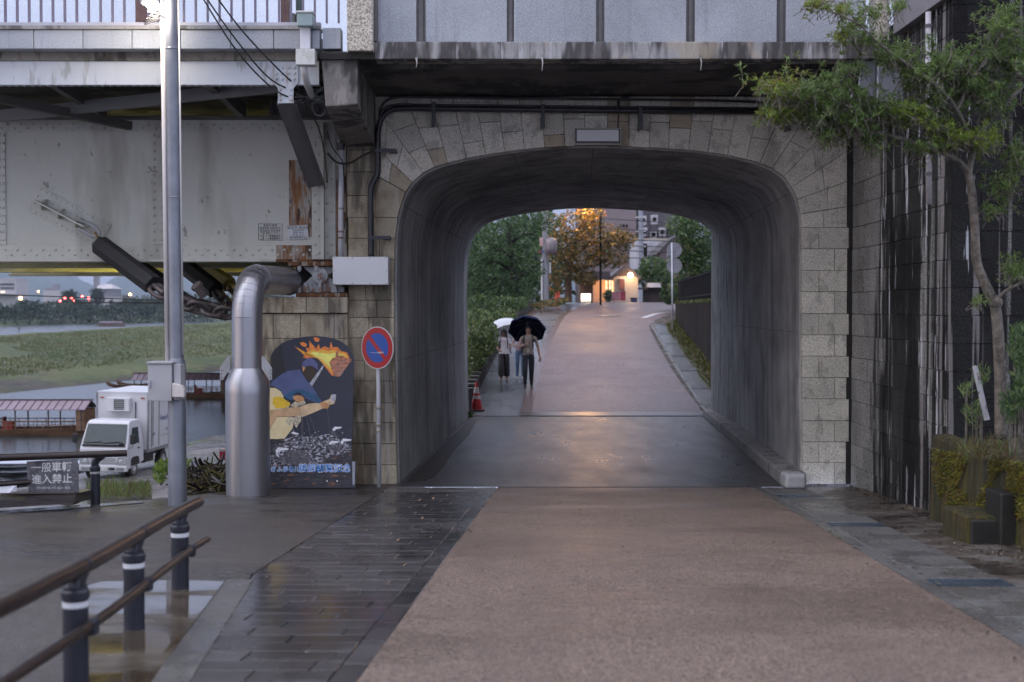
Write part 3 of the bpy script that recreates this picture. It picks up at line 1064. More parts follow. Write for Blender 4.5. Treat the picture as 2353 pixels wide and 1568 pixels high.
# rivets
rv = MB()
NF = (0, -1, 0)
def riv(px, py, r=0.023, d=0.02):
    rv.dome(W(px, py, YG) - V((0, d, 0)), NF, r)
for i in range(25):
    x = 12 + i * 29.2
    riv(x, 575, d=0.021); riv(x + 14.6, 586, d=0.021)
for i in range(25):
    riv(4 + i * 29.6, 296, d=0.021); riv(18 + i * 29.6, 287, d=0.021)
for i in range(14):
    y = 312 + i * 18.4
    for x in (355, 373, 0.5, 9):
        riv(x, y, d=0.019)
for i in range(15):
    y = 318 + i * 18.8
    riv(724 if i % 2 else 733, y, d=0.031); riv(763 if i % 2 else 753, y, d=0.031)
# bracket plate of the chain
def ob(u, v, d=0.0):                                    # coordinates on the slanted plate
    p = W(160, 500, YG)
    t = math.radians(28)
    return p + V((u * math.cos(t) + v * math.sin(t), -d, -u * math.sin(t) + v * math.cos(t)))
pl = MB(); pl.prism([ob(-.59, -.20, .004), ob(.59, -.20, .004), ob(.59, .20, .004), ob(-.59, .20, .004)], (0, -0.014, 0))
pl.build('chain_plate', M['paint'], span, bev=0.004, seg=1)
for i in range(14):
    for v in (-.165, .165):
        rv.dome(ob(-.55 + i * .0846, v, .018), NF, 0.018)
for v in (-.06, .06):
    rv.dome(ob(-.55, v, .018), NF, 0.018); rv.dome(ob(.55, v, .018), NF, 0.018)
for i in range(6):
    rv.dome(ob(-.3 + i * .1, .07, .018), NF, 0.016)
o = rv.build('rivets', M['paint'], span, smooth=True); o['kind'] = 'stuff'
pl = MB()
pl.prism([ob(-.50, -.012, .016), ob(.30, -.012, .016), ob(.34, .012, .016), ob(-.50, .012, .016)], (0, -0.24, 0))
pl.build('lug_plate', M['paint'], span, bev=0.004)
for k, u in enumerate((-.40, -.12, .16)):
    pl = MB(); pl.prism([ob(u, .013, .016), ob(u, .085, .016), ob(u, .085, .10), ob(u, .013, .22)], V((math.cos(math.radians(28)), 0, -math.sin(math.radians(28)))) * 0.02)
    pl.prism([ob(u, -.085, .016), ob(u, -.013, .016), ob(u, -.013, .22), ob(u, -.085, .10)], V((math.cos(math.radians(28)), 0, -math.sin(math.radians(28)))) * 0.02)
    pl.build('lug_rib', M['paint'], span)

# inner girders, bracing and deck
for k, yy in enumerate((21.5, 24.2, 26.9)):
    m = MB()
    m.box(X0, XE, yy, yy + 0.02, zw0 - 0.002, zw1)
    m.box(X0, XE, yy - 0.2, yy + 0.2, zw0 - 0.035, zw0 - 0.003)
    m.box(X0, XE, yy - 0.018, yy - 0.002, zw0, zw0 + 0.22)
    m.build('inner_girder', M['yellow_lit_paint'], span)
    m = MB()
    for i in range(60):
        m.dome((X0 + 0.07 + i * 0.135, yy - 0.19, zw0 - 0.034), (0, 0, -1), 0.02)
        m.dome((X0 + 0.07 + i * 0.135, yy - 0.019, zw0 + 0.08 + (i % 2) * 0.07), NF, 0.02)
    o = m.build('inner_rivets', M['yellow_lit_paint'], span); o['kind'] = 'stuff'
for x in (-9.2, -7.0, -4.9, -2.9):
    m = MB()
    for a, b in ((18.85, 21.45), (21.55, 24.15), (24.25, 26.85)):
        m.bar((x, a, zw0 + 0.15), (x, b, zw1 - 0.15), 0.08, 0.08)
        m.bar((x, a, zw0 + 0.12), (x, b, zw0 + 0.12), 0.08, 0.08)
    m.build('cross_brace', M['yellow_lit_paint'], span)
zs = W(300, 118, 16.6).z
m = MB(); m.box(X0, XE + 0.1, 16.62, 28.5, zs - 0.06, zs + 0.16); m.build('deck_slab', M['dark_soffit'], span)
YS_ = 16.45
z0, z1 = W(300, 195, YS_).z, W(300, 141, YS_).z
xs1 = W(733, 170, YS_).x
m = MB(); m.box(X0, xs1, YS_, YS_ + 0.015, z0, z1); m.box(X0, xs1, YS_ + 0.016, YS_ + 0.12, z0 - 0.001, z0 + 0.014)
m.build('edge_stringer', M['paint_white'], span)
m = MB()
for i in range(120):
    x = X0 + 0.05 + i * 0.1
    if x < xs1 - 0.6: m.dome((x, YS_ + 0.05, z0 - 0.001), (0, 0, -1), 0.017, 0.018)
o = m.build('stringer_rivets', M['paint_white'], span); o['kind'] = 'stuff'
m = MB(); m.box(X0, W(728, 125, 16.42).x, 16.42, 16.61, z1 + 0.003, W(300, 113, 16.42).z); m.build('edge_beam', M['paint_beige'], span, bev=0.008)
# stone fascia
YFA = 16.2
zf0, zf1 = W(300, 113, YFA).z + 0.003, W(300, 69, YFA).z
cuts = [-40, 77, 190, 303, 415, 530, 629, 716, 735]
for a, b in zip(cuts, cuts[1:]):
    m = MB(); m.box(W(a, 90, YFA).x + 0.004, W(b, 90, YFA).x - 0.004, YFA, YFA + 0.2, zf0, zf1)
    m.build('fascia_stone', M['panel_granite'], span, bev=0.008)
m = MB(); m.box(X0, W(-41, 90, YFA).x, YFA, YFA + 0.2, zf0, zf1); m.build('fascia_stone', M['panel_granite'], span)
m = MB(); m.box(W(741, 90, YFA).x, W(783, 90, YFA).x, YFA, YFA + 0.2, zf0, W(300, 64, YFA).z); m.build('fascia_stone', M['panel_granite'], span, bev=0.008)
m = MB(); m.box(X0, W(735, 66, YFA).x, YFA - 0.03, YFA + 0.23, zf1 + 0.002, W(300, 59.5, YFA).z); m.build('coping', M['concrete'], span, bev=0.006)
M['rail_metal'] = mat('lilac_grey_railing_metal', (0.40, 0.40, 0.46), 0.45, var=0.1, bump=0.05)
zr0 = W(300, 58, YFA).z
m = MB(); m.box(X0, W(735, 58, YFA).x, YFA + 0.04, YFA + 0.14, zr0 - 0.004, zr0 + 0.045); m.build('bottom_rail', M['rail_metal'], span, bev=0.004)
m = MB(); m.box(X0, W(790, 58, YFA).x, YFA + 0.03, YFA + 0.15, zr0 + 1.0, zr0 + 1.07); m.build('top_rail', M['rail_metal'], span)
M['bal'] = mat('mauve_painted_baluster', (0.16, 0.14, 0.20), 0.45, var=0.1, bump=0.0)
bal = None
for i in range(34):
    px = -97 + i * 27.35
    x = W(px, 30, YFA + 0.09).x
    if 296 < px < 322: continue
    m = MB(); m.box(-0.012, 0.012, -0.02, 0.02, 0, 0.96)
    if bal is None:
        bal = m.build('baluster', M['bal'], span, local=True)
        bal.location = V((x, YFA + 0.09, zr0 + 0.045)) - WL[span.name_full]
    else:
        share(bal, 'baluster', span, V((x, YFA + 0.09, zr0 + 0.045)) - WL[span.name_full])
# end of the stringer: gusset, knee strut, boxes
m = MB()
g = [(628, 143), (686, 143), (686, 190), (675, 204), (675, 238), (639, 238), (639, 204), (628, 192)]
m.prism([W(x, y, YS_ - 0.004) for x, y in g][::-1], (0, -0.016, 0)); m.build('gusset_plate', M['paint_white'], span, bev=0.003, seg=1)
m = MB()
for y in (156, 169, 182):
    for x in (635, 648, 664, 677): m.dome(W(x, y, YS_ - 0.021), NF, 0.021)
for y in (206, 218, 229):
    for x in (645, 669): m.dome(W(x, y, YS_ - 0.021), NF, 0.021)
o = m.build('gusset_rivets', M['paint_white'], span, smooth=True); o['kind'] = 'stuff'
m = MB()
p0, p1 = W(657, 236, 16.5), W(727, 428, 18.45)
m.bar(p0, p1, 0.24, 0.012, up=(0, -1, 0.2)); 
s_ = (p1 - p0).normalized()
for sgn in (-1, 1):
    off = V((1, 0, 0)).cross(s_).cross(s_).normalized() * 0
    m.bar(p0 + V((sgn * 0.113, 0.05, 0)), p1 + V((sgn * 0.113, 0.05, 0)), 0.012, 0.11, up=(0, -1, 0.2))
m.build('knee_strut', M['strut'], span)
m = MB(); m.bar(W(-40, 272, 18.3), W(640, 198, 16.75), 0.10, 0.16); m.build('lateral_brace', M['strut'], span)
m = MB(); m.bar(W(300, 290, 18.5), W(-60, 215, 16.8), 0.10, 0.12); m.build('lateral_brace', M['dark_steel'], span)
for px in (120, 480):
    m = MB(); a = W(px, 200, 16.6); m.bar((a.x, 16.6, a.z + 0.1), (a.x, 18.7, zw1 + 0.15), 0.09, 0.2); m.build('floor_beam', M['dark_steel'], span)
# bearing
brg = MB()
m = MB(); m.box(W(667, 600, 18.6).x, W(795, 600, 18.6).x, 18.42, 19.1, zw0 - 0.105, zw0 - 0.043); m.build('sole_plate', M['rust_heavy'], span, bev=0.006)
M['cast'] = mat('grey_painted_cast_steel', (0.34, 0.35, 0.36), 0.5, var=0.1, sc=4, bump=0.15, streaks=[((0.16, 0.06, 0.02), (9, 9, 3), 0.58, 0.68, 0.85)])
yb_ = 18.50
def tri(pts, y0=18.52, d=0.16, nm='rocker', mt='cast'):
    mm = MB(); mm.prism([W(x, y, y0) for x, y in pts][::-1], (0, d, 0)); return mm.build(nm, M[mt], span, bev=0.008)
tri([(695, 613), (778, 613), (750, 637), (722, 637)], nm='rocker_saddle')
tri([(716, 636), (756, 636), (790, 661), (790, 672), (686, 672), (686, 664)], nm='rocker_pedestal')
for x in (702, 735, 768):
    tri([(x - 4, 650), (x + 4, 650), (x + 7, 673), (x - 7, 673)], 18.44, 0.079, 'pedestal_rib')
m = MB(); c = W(736, 634, 18.48); m.cyl(c + V((0, -0.03, 0)), c + V((0, 0.3, 0)), 0.115, 24); m.cyl(c + V((0, -0.075, 0)), c + V((0, -0.031, 0)), 0.05, 12)
m.build('pin', M['cast'], span, bev=0.006)
m = MB(); m.box(W(680, 677, 18.42).x, W(798, 677, 18.42).x, 18.40, 19.1, W(700, 683, 18.42).z + 0.002, W(700, 673, 18.42).z - 0.002); m.build('bed_plate', M['rust_heavy'], span, bev=0.006)
for x, y in ((688, 668), (688, 617), (727, 617), (768, 617)):
    m = MB(); c = W(x, y, 18.44)
    m.cyl(c + V((0, 0, -0.03)), c + V((0, 0, 0.03)), 0.032, 6); m.cyl(c + V((0, 0, -0.05)), c + V((0, 0, 0.05)), 0.017, 8); m.build('anchor_bolt', M['cast'], span)
m = MB(); m.box(-3.25, -2.44, 19.25, 28.5, 2.74, zw0 - 0.05); m.build('dark_backing_block', M['dark_soffit'], span)  # added dark block that shuts out the bright sky behind the bearing
# notices painted / fixed on the web
M['notice_white'] = mat('white_enamel_notice', (0.55, 0.56, 0.58), 0.4, var=0.05, bump=0)
M['ink'] = mat('dark_ink', (0.03, 0.032, 0.04), 0.6, var=0.1, bump=0)
m = MB(); pts = [(661, 520), (707, 517), (709, 549), (662, 551)]
m.prism([W(x, y, YG - 0.02) for x, y in pts][::-1], (0, -0.006, 0)); nb = m.build('notice_plate', M['notice_white'], span)
ORG = WL[span.name_full]
for i, (tx, sz) in enumerate((('岐阜市 長良橋', .05), ('1954年3月', .036), ('支間 18 m', .036), ('SS 41 40 B', .036), ('横河橋梁製作所', .036))):
    q = W(685, 524 + i * 5.6, YG - 0.0275)
    text('notice_writing', tx, sz, M['ink'], span, q - ORG)
m = MB()
fx = [W(594, 514, YG - 0.003), W(648, 515, YG - 0.003), W(648, 553, YG - 0.003), W(594, 552, YG - 0.003)]
for a, b in zip(fx, fx[1:] + fx[:1]): m.bar(a, b, 0.003, 0.012, up=(0, -1, 0) if abs((b - a).z) < .05 else (0, -1, 0))
m.build('table_outline', M['ink'], span)
for i, tx in enumerate(('塗 装 記 録 表', '塗装年月 2009年3月', '塗装会社 岐阜塗装', '下塗 変性エポキシ', '中塗 フッ素樹脂塗料', '上塗 フッ素樹脂塗料')):
    q = W(621, 518.5 + i * 6.1, YG - 0.003)
    text('table_writing', tx, .037, M['ink'], span, q - ORG, width=0.30 if i else 0.2)

# posts of the bridge seen through the railing
pst_ = thing('bridge_post', 'square brown and beige post seen through the bridge railing', 'post', W(338, 55, 17.2))
m = MB(); a, b = W(311, 40, 17.2), W(340, 40, 17.2); m.box(a.x, b.x, 17.2, 17.5, a.z - 0.25, a.z + 1.2); m.build('brick_shaft', mat('brown_brick', (0.20, 0.12, 0.11), 0.7, sc=8), pst_)
m = MB(); a, b = W(341, 40, 17.2), W(364, 40, 17.2); m.box(a.x, b.x, 17.18, 17.45, a.z - 0.25, a.z + 1.2); m.build('beige_cover', mat('beige_cover', (0.40, 0.37, 0.32), 0.6), pst_)
pst_ = thing('lamp_standard', 'dark green lamp standard behind the bridge railing', 'post', W(690, 55, 17.4))
m = MB(); a, b = W(681, 40, 17.4), W(699, 40, 17.4); m.tube([(a.x + .05, 17.4, a.z - .25), (a.x + .05, 17.4, a.z + 1.5)], 0.058, 12); m.build('shaft', mat('dark_green_paint', (0.06, 0.085, 0.075), 0.5), pst_, smooth=True, auto=40)
m = MB(); m.box(a.x - .1, b.x + .08, 17.3, 17.5, a.z - .25, a.z - .12); m.build('foot_plate', M['mullion'], pst_)
pst_ = thing('rust_post', 'rust brown double post beside the green lamp standard on the bridge', 'post', W(657, 55, 17.3))
for px in (651, 661):
    m = MB(); a = W(px, 40, 17.3); m.box(a.x - .03, a.x + .025, 17.27, 17.33, a.z - .22, a.z + 1.2); m.build('upright', mat('rust_brown_paint', (0.17, 0.10, 0.09), 0.6), pst_)
m = MB(); a = W(668, 32, 17.3); m.box(a.x - .02, a.x + .06, 17.26, 17.36, a.z - .15, a.z + .0); m.build('bracket_box', M['mullion'], pst_)

# white trunking and junction boxes at the end of the span
tr = thing('cable_trunking', 'white cable trunking with teal and white junction boxes at the girder end', 'trunking', W(700, 150, 16.1))
M['white_box'] = mat('off_white_steel_box', (0.56, 0.57, 0.56), 0.45, var=0.06, sc=3, bump=0.04, streaks=[((0.36, 0.34, 0.28), (4, 4, 2), 0.6, 0.75, 0.6)])
m = MB(); m.box(W(690, 60, 16.12).x, W(713, 60, 16.12).x, 16.10, 16.17, W(700, 113, 16.12).z, W(700, 60, 16.12).z); m.build('duct', mat('lilac_white_duct', (0.60, 0.60, 0.66), 0.4, var=0.05, bump=0), tr, bev=0.005)
m = MB(); m.box(W(683, 60, 16.0).x, W(719, 60, 16.0).x, 15.98, 16.17, W(700, 60, 16.0).z, W(700, 31, 16.0).z); m.build('teal_box', mat('faded_teal_box', (0.26, 0.34, 0.35), 0.5, var=0.08), tr, bev=0.008)
m = MB(); m.box(W(681, 60, 16.0).x, W(721, 60, 16.0).x, 15.965, 16.18, W(700, 30.5, 16.0).z, W(700, 26, 16.0).z); m.build('box_lid', mat('pale_box_lid', (0.55, 0.57, 0.57), 0.5, var=0.08), tr, bev=0.005)
m = MB(); m.box(W(680, 60, 16.05).x, W(724, 60, 16.05).x, 16.02, 16.19, W(700, 150, 16.05).z, W(700, 113, 16.05).z - 0.003); m.build('junction_box', M['white_box'], tr, bev=0.006)
m = MB(); m.tube(crom([W(697, 149, 16.15), W(699, 165, 16.15), W(704, 188, 16.3), W(713, 212, 16.6), W(718, 222, 16.8)], 5), 0.045, 12); m.build('drop_pipe', mat('white_plastic_pipe', (0.58, 0.58, 0.58), 0.4, var=0.08), tr, smooth=True)

# cables
def cable(name, label, pts, r, mt, n=6, k=6, cat='cable', group=None):
    mm = MB(); mm.tube(crom(pts, k), r, n)
    return tag(mm.build(name, mt, smooth=True), label, cat, group)
M['black_cable'] = mat('black_rubber_cable', (0.018, 0.018, 0.02), 0.5, var=0.2, bump=0)
M['black_pipe'] = mat('black_painted_conduit', (0.022, 0.022, 0.026), 0.38, var=0.2, bump=0.05)
cable('overhead_cable', 'thin black cable sagging from the frame top to the gusset, uppermost of three', [W(495, -10, 15.2), W(560, 75, 15.6), W(640, 160, 16.2), W(700, 214, 16.7)], 0.010, M['black_cable'])
cable('overhead_cable', 'thin black cable in the middle of the three sagging towards the knee strut', [W(470, -10, 15.3), W(545, 95, 15.7), W(625, 185, 16.25), W(712, 222, 16.75)], 0.010, M['black_cable'])
cable('overhead_cable', 'lowest of three thin black cables crossing the white edge stringer', [W(462, -10, 15.4), W(535, 105, 15.8), W(600, 180, 16.25), W(655, 220, 16.4), W(715, 228, 16.8)], 0.010, M['black_cable'])
tg = MB()
for i in range(9):
    c = W(725, 222, 16.75)
    a = [c + V((R.uniform(-.3, .15), R.uniform(-.05, .1), R.uniform(-.08, .1))) for _ in range(5)]
    tg.tube(crom([W(690 + R.uniform(-10, 10), 215 + R.uniform(-5, 10), 16.7)] + a + [W(737, 215 + R.uniform(-10, 15), 16.9)], 4), 0.006, 5)
for i in range(4):
    c = W(733, 235, 16.85)
    tg.tube([c + V((math.cos(t * .7) * .1, 0.02 * i, math.sin(t * .7) * .13 - .05)) for t in range(10)], 0.006, 5)
for k in range(4):
    c = W(727 + k * 4, 216 - k * 2, 16.78); tg.cyl(c, c + V((.02, 0, .06)), 0.018, 8)
tag(tg.build('tangled_cables', mat('grey_cable_sheath', (0.22, 0.23, 0.23), 0.45, var=0.4, sc=12), smooth=True), 'tangle of grey cables with loops and metal clamps under the deck corner', 'cable')
cable('hanging_cable', 'thin brown cable hanging behind the knee strut', [W(700, 235, 17.0), W(730, 290, 17.6), W(745, 350, 18.2), W(752, 420, 18.6)], 0.012, mat('brown_cable', (0.11, 0.085, 0.06), 0.6))

# conduits on the arch
YC = 18.47
cond = thing('black_conduit', 'thick black conduit pipe running over the arch and down its flank', 'pipe', W(870, 350, YC))
m = MB(); m.tube(crom([W(853, 592, YC), W(852, 520, YC), W(852, 440, YC), W(860, 415, YC), W(868, 395, YC), W(868, 330, YC), W(869, 300, YC), W(875, 276, YC), W(890, 258, YC), W(912, 250, YC), W(960, 249, YC)], 5) +
             [W(1400, 254, YC), W(1840, 258, YC)], 0.043, 12); m.build('main_pipe', M['black_pipe'], cond, smooth=True)
m = MB(); m.tube(crom([W(869, 300, YC - .03), W(873, 268, YC - .03), W(888, 247, YC - .03), W(912, 241, YC - .03), W(960, 241, YC - .03)], 4) + [W(1400, 246, YC - .03), W(1840, 250, YC - .03)], 0.016, 8); m.build('side_pipe', M['black_pipe'], cond, smooth=True)
m = MB(); m.tube(crom([W(872, 272, YC), W(880, 240, YC), W(900, 226, YC), W(930, 222.5, YC)], 5) + [W(1300, 227, YC), W(1600, 230, YC), W(1840, 237, YC)], 0.019, 8); m.build('thin_pipe', M['black_pipe'], cond, smooth=True)
for (x, y0, y1) in ((997, 236, 291), (1247, 241, 297), (1471, 245, 300), (1811, 250, 302)):
    m = MB(); a, b = W(x - 4.5, y1, YC), W(x + 4.5, y0, YC); m.box(a.x, b.x, YC - 0.07, YC - 0.05, a.z, b.z); m.box(a.x, a.x + .02, YC - 0.05, YF - 0.003, a.z, b.z); m.build('bracket', M['black_pipe'], cond, bev=0.003)
for (x0, x1, y) in ((862, 911, 347), (846, 897, 547)):
    m = MB(); a, b = W(x0, y + 4, YC), W(x1, y - 4, YC); m.box(a.x, b.x, YC - 0.06, YC - 0.045, a.z, b.z); m.box(b.x - .1, b.x, YC - 0.045, YF - .003, a.z, b.z); m.build('bracket', M['black_pipe'], cond, bev=0.003)
m = MB(); m.tube(crom([W(1421, 245, YC - .03), W(1422, 232, YC), W(1430, 226, YC), W(1445, 225, YC)], 4), 0.02, 8); m.tube(crom([W(1421, 245, YC - .04), W(1421, 262, YC - .04), W(1420, 297, YC - .05)], 3), 0.012, 6); m.build('lamp_feed', M['black_pipe'], cond, smooth=True)
cable('wall_cable', 'black cable looping from the white pipe to the conduit', [W(752, 352, 18.3), W(775, 374, 18.35), W(805, 374, 18.4), W(835, 357, 18.42), W(862, 345, 18.42)], 0.016, M['black_cable'])
cable('wall_cable', 'thinner black cable dropping beside the white pipe', [W(752, 302, 18.2), W(764, 340, 18.3), W(787, 372, 18.35), W(790, 420, 18.4), W(797, 470, 18.42), W(796, 545, 18.42)], 0.008, M['black_cable'])
wp = thing('white_pipe', 'white vertical conduit beside the abutment stones above the metal box', 'pipe', W(784, 590, 18.4))
m = MB(); m.tube([W(783, 592, 18.4), W(783, 480, 18.4), W(785, 335, 18.4)], 0.038, 12); m.build('tube', mat('white_conduit', (0.55, 0.55, 0.58), 0.4, var=0.1, sc=5), wp, smooth=True)
for y in (533, 547, 480):
    m = MB(); m.tube([W(783, y + 2, 18.4), W(783, y - 2, 18.4)], 0.043, 12); m.build('clamp', M['cast'], wp, smooth=True)
m = MB(); m.tube([W(783, 345, 18.38), W(783, 328, 18.38)], 0.06, 10); m.build('cap', M['black_pipe'], wp)
# metal box
bx = thing('switch_box', 'pale brushed metal switch box fixed to the abutment stones', 'box', W(827, 655, 18.3))
M['brushed'] = mat('brushed_pale_steel', (0.60, 0.60, 0.60), 0.38, var=0.05, sc=1.5, metal=0.55, bump=0.03)
a, b = W(764, 655, 18.28), W(892, 590, 18.28)
m = MB(); m.box(a.x, b.x, 18.30, 18.59, a.z, b.z); m.build('case', M['brushed'], bx, bev=0.006)
m = MB(); m.box(a.x + .003, b.x - .003, 18.285, 18.2985, a.z + .003, b.z - .003); m.build('cover', M['brushed'], bx, bev=0.004)
m = MB()
for fx in (.04, .36, .68, .96):
    for fz in (.05, .95):
        m.dome((a.x + (b.x - a.x) * fx, 18.2855, a.z + (b.z - a.z) * fz), NF, 0.008)
for fz in (.5,):
    for fx in (.03, .97): m.dome((a.x + (b.x - a.x) * fx, 18.2855, a.z + (b.z - a.z) * fz), NF, 0.008)
o = m.build('screws', M['mullion'], bx); o['kind'] = 'stuff'
# unlit lamp box on the crown
lb = thing('tunnel_lamp_box', 'unlit pale lamp box with a shiny frame above the tunnel mouth', 'lamp', W(1374, 332, 18.4))
a, b = W(1321, 331, 18.38), W(1427, 295, 18.38)
m = MB(); m.box(a.x, b.x, 18.44, 18.59, a.z, b.z); m.build('housing', mat('dark_bronze_housing', (0.07, 0.062, 0.055), 0.5), lb, bev=0.005)
m = MB(); m.box(a.x + .03, b.x - .03, 18.425, 18.438, a.z + .045, b.z - .015); m.build('diffuser', mat('frosted_grey_diffuser', (0.58, 0.59, 0.60), 0.35, var=0.03, bump=0), lb)
m = MB()
for (p, q) in (((a.x, b.z), (b.x, b.z)), ((a.x, a.z), (b.x, a.z)), ((a.x, a.z), (a.x, b.z)), ((b.x, a.z), (b.x, b.z))):
    m.bar((p[0], 18.415, p[1]), (q[0], 18.415, q[1]), 0.035, 0.012, up=(0, 0, 1) if p[1] == q[1] else (1, 0, 0))
m.build('frame', mat('polished_brass_frame', (0.30, 0.28, 0.24), 0.4, metal=0.3), lb)
# ================================================================== stained side wall on the right
def stainmat(name, base, blk, wht):
    m = NT(name)
    c = m.mix(m.rng(m.noise(1.4, 5), 0.3, 0.7), tuple(x * .8 for x in base), tuple(x * 1.2 for x in base))
    c = m.scale(c, m.rng(m.noise(60, 2), 0.38, 0.62, 0.45, 1.55))
    c = m.scale(c, m.rng(m.rand(), 0, 1, 0.85, 1.15))
    x, y, z = m.sep()
    clean = m.scale(c, 1.05)
    a = m.math('ADD', m.noise((4.2, 4.2, 0.08), 4, 0.7, 'pos', (1, 2, 3)), m.rng(m.rand(), 0, 1, -.05, .05))
    f = m.math('MULTIPLY', m.math('SUBTRACT', m.math('ADD', a, blk), 0.5), 22.0)
    f = m.math('MINIMUM', m.math('MAXIMUM', f, 0.0), 0.9)
    c = m.mix(f, c, (0.008, 0.008, 0.009))
    c = m.mix(m.rng(m.noise((1.3, 1.3, 0.5), 4, 0.6, 'pos', (3, 3, 9)), 0.50, 0.57, 0, 0.88), c, (0.011, 0.010, 0.010))
    c = m.mix(m.rng(m.noise((7, 7, 0.13), 3, 0.6, 'pos', (7, 1, 4)), 0.59, 0.63, 0, 0.7), c, (0.28, 0.26, 0.255))
    c = m.mix(m.rng(m.noise((7.5, 7.5, 0.6), 4, 0.65, 'pos', (2, 6, 1)), wht, wht + 0.03, 0, 0.9), c, (0.55, 0.55, 0.58))
    # the strip beside the arch is sheltered by the deck and stays clean
    edge = m.math('ADD', y, m.rng(m.noise((3, 3, .4), 3), .3, .7, -.35, .35))
    c = m.mix(m.rng(edge, 17.3, 17.5), c, clean)
    m.base(c)
    m.rough(m.rng(m.noise((2, 2, 0.4), 4), 0.4, 0.6, 0.5, 0.8)); m.b.inputs['Specular IOR Level'].default_value = 0.12
    m.bump(m.noise(24, 4, .7), 0.9, 0.02)
    return m.mat


M['stain'] = stainmat('water_stained_granite', (0.23, 0.225, 0.215), 0.075, 0.61)
M['stain2'] = stainmat('blackened_granite', (0.15, 0.148, 0.14), 0.11, 0.66)
sw = thing('side_retaining_wall', 'tall granite retaining wall with black and white run-off streaks beside the arch', 'wall', (4.88, 16.4, 0))
CH = 0.312
def swx(Y): return 4.86 + (Y - 14.2) * 0.018
frS = (lambda Y, z: V((swx(Y), Y, z)), (-1, 0, 0))
back = MB()
for k in range(20):
    z0, z1 = -0.02 + k * CH, -0.02 + (k + 1) * CH
    if z0 > 6.0: break
    y = 18.60
    first = True
    while y > 14.25:
        L = 0.66 if not first or k % 2 else 0.33
        first = False
        y2 = y - L
        if y2 < 14.5: y2 = 14.2
        zz0 = max(z0, 0 if y > 18 else zn(y) - 0.05)
        block(sw, 'block', [(y, z0), (y, z1), (y2, z1), (y2, z0)], frS, M['stain'], 0.2, 0.004, 0.010, R.uniform(-0.004, 0.004))
        y = y2
back.poly([(swx(18.7) + .014, 18.7, -.1), (swx(14.2) + .014, 14.2, -.1), (swx(14.2) + .014, 14.2, 6.2), (swx(18.7) + .014, 18.7, 6.2)])
back.build('joint_bed', M['mortar'], sw)
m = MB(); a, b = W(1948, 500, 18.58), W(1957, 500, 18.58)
m.box(a.x, 5.0, 18.60, 18.9, 0, 5.6); m.build('corner_gap', mat('near_black_fill', (0.015, 0.014, 0.012), 0.5, var=0.4), sw)  # near-black strip filling the corner between arch and side wall
fw = thing('facing_retaining_wall', 'blackened granite wall facing the forecourt behind the small tree', 'wall', (5.6, 14.2, 0.2))
frF = (lambda x, z: V((x, 14.2, z)), (0, -1, 0))
for k in range(20):
    z0, z1 = -0.02 + k * CH, -0.02 + (k + 1) * CH
    x = swx(14.2) + 0.002
    first = True
    while x < 6.6:
        L = 0.62 if not first or k % 2 else 0.33
        first = False
        block(fw, 'block', [(x, z0), (x + L, z0), (x + L, z1), (x, z1)], frF, M['stain2'], 0.2, 0.004, 0.010, R.uniform(-0.004, 0.004))
        x += L
m = MB(); m.poly([(swx(14.2) + 0.01, 14.214, -.1), (6.9, 14.214, -.1), (6.9, 14.214, 6.3), (swx(14.2) + 0.01, 14.214, 6.3)][::-1])
m.box(swx(14.2) + 0.215, 9.0, 14.43, 18.9, 0.0, 5.96)
m.build('joint_bed', M['mortar'], fw)
# flashing plates at the corner
fl = thing('metal_flashing', 'bent grey metal flashing plates in the corner of deck and side wall', 'flashing', W(2030, 250, 16.3))
M['flash'] = mat('dull_grey_sheet_metal', (0.25, 0.26, 0.29), 0.4, var=0.12, sc=2, metal=0.3, streaks=[((0.10, 0.09, 0.085), (5, 5, 1), 0.58, 0.7, 0.6)])
m = MB(); m.prism([W(x, y, 16.35) for x, y in ((1979, 122), (2012, 122), (2012, 222), (1972, 219))][::-1], (0, 0.02, 0)); m.build('plate', M['flash'], fl)
m = MB(); m.prism([W(x, y, 16.1) for x, y in ((2016, 150), (2092, 146), (2092, 262), (2016, 228))][::-1], (0, 0.02, 0)); m.build('plate', M['flash'], fl)
m = MB(); m.bar(W(1980, 122, 16.33), W(1972, 219, 16.33), 0.02, 0.012, up=(0, -1, 0)); m.bar(W(2017, 150, 16.08), W(2016, 230, 16.08), 0.02, 0.012, up=(0, -1, 0)); m.build('rim', M['rail_metal'], fl)
wp2 = thing('drain_pipe', 'thin pale drain pipe running down the corner of the stained walls', 'pipe', W(2133, 470, 14.15))
m = MB(); m.tube([W(2133, 28, 14.15), W(2134, 300, 14.15), W(2134, 470, 14.15)], 0.030, 10); m.build('tube', mat('pale_pvc', (0.42, 0.40, 0.42), 0.4, var=0.15, sc=4), wp2, smooth=True)
for y in (60, 210, 400):
    m = MB(); m.tube([W(2133.5, y - 4, 14.15), W(2133.5, y + 4, 14.15)], 0.038, 10); m.build('clip', M['mullion'], wp2)

from mathutils import noise as mn2
def lerp_(a, b, t): return a + (b - a) * t
def pw_(t, Y):
    for (b, a), (d, c) in zip(t, t[1:]):
        if a >= Y >= c: return b + (d - b) * (a - Y) / (a - c)
    return t[-1][0]
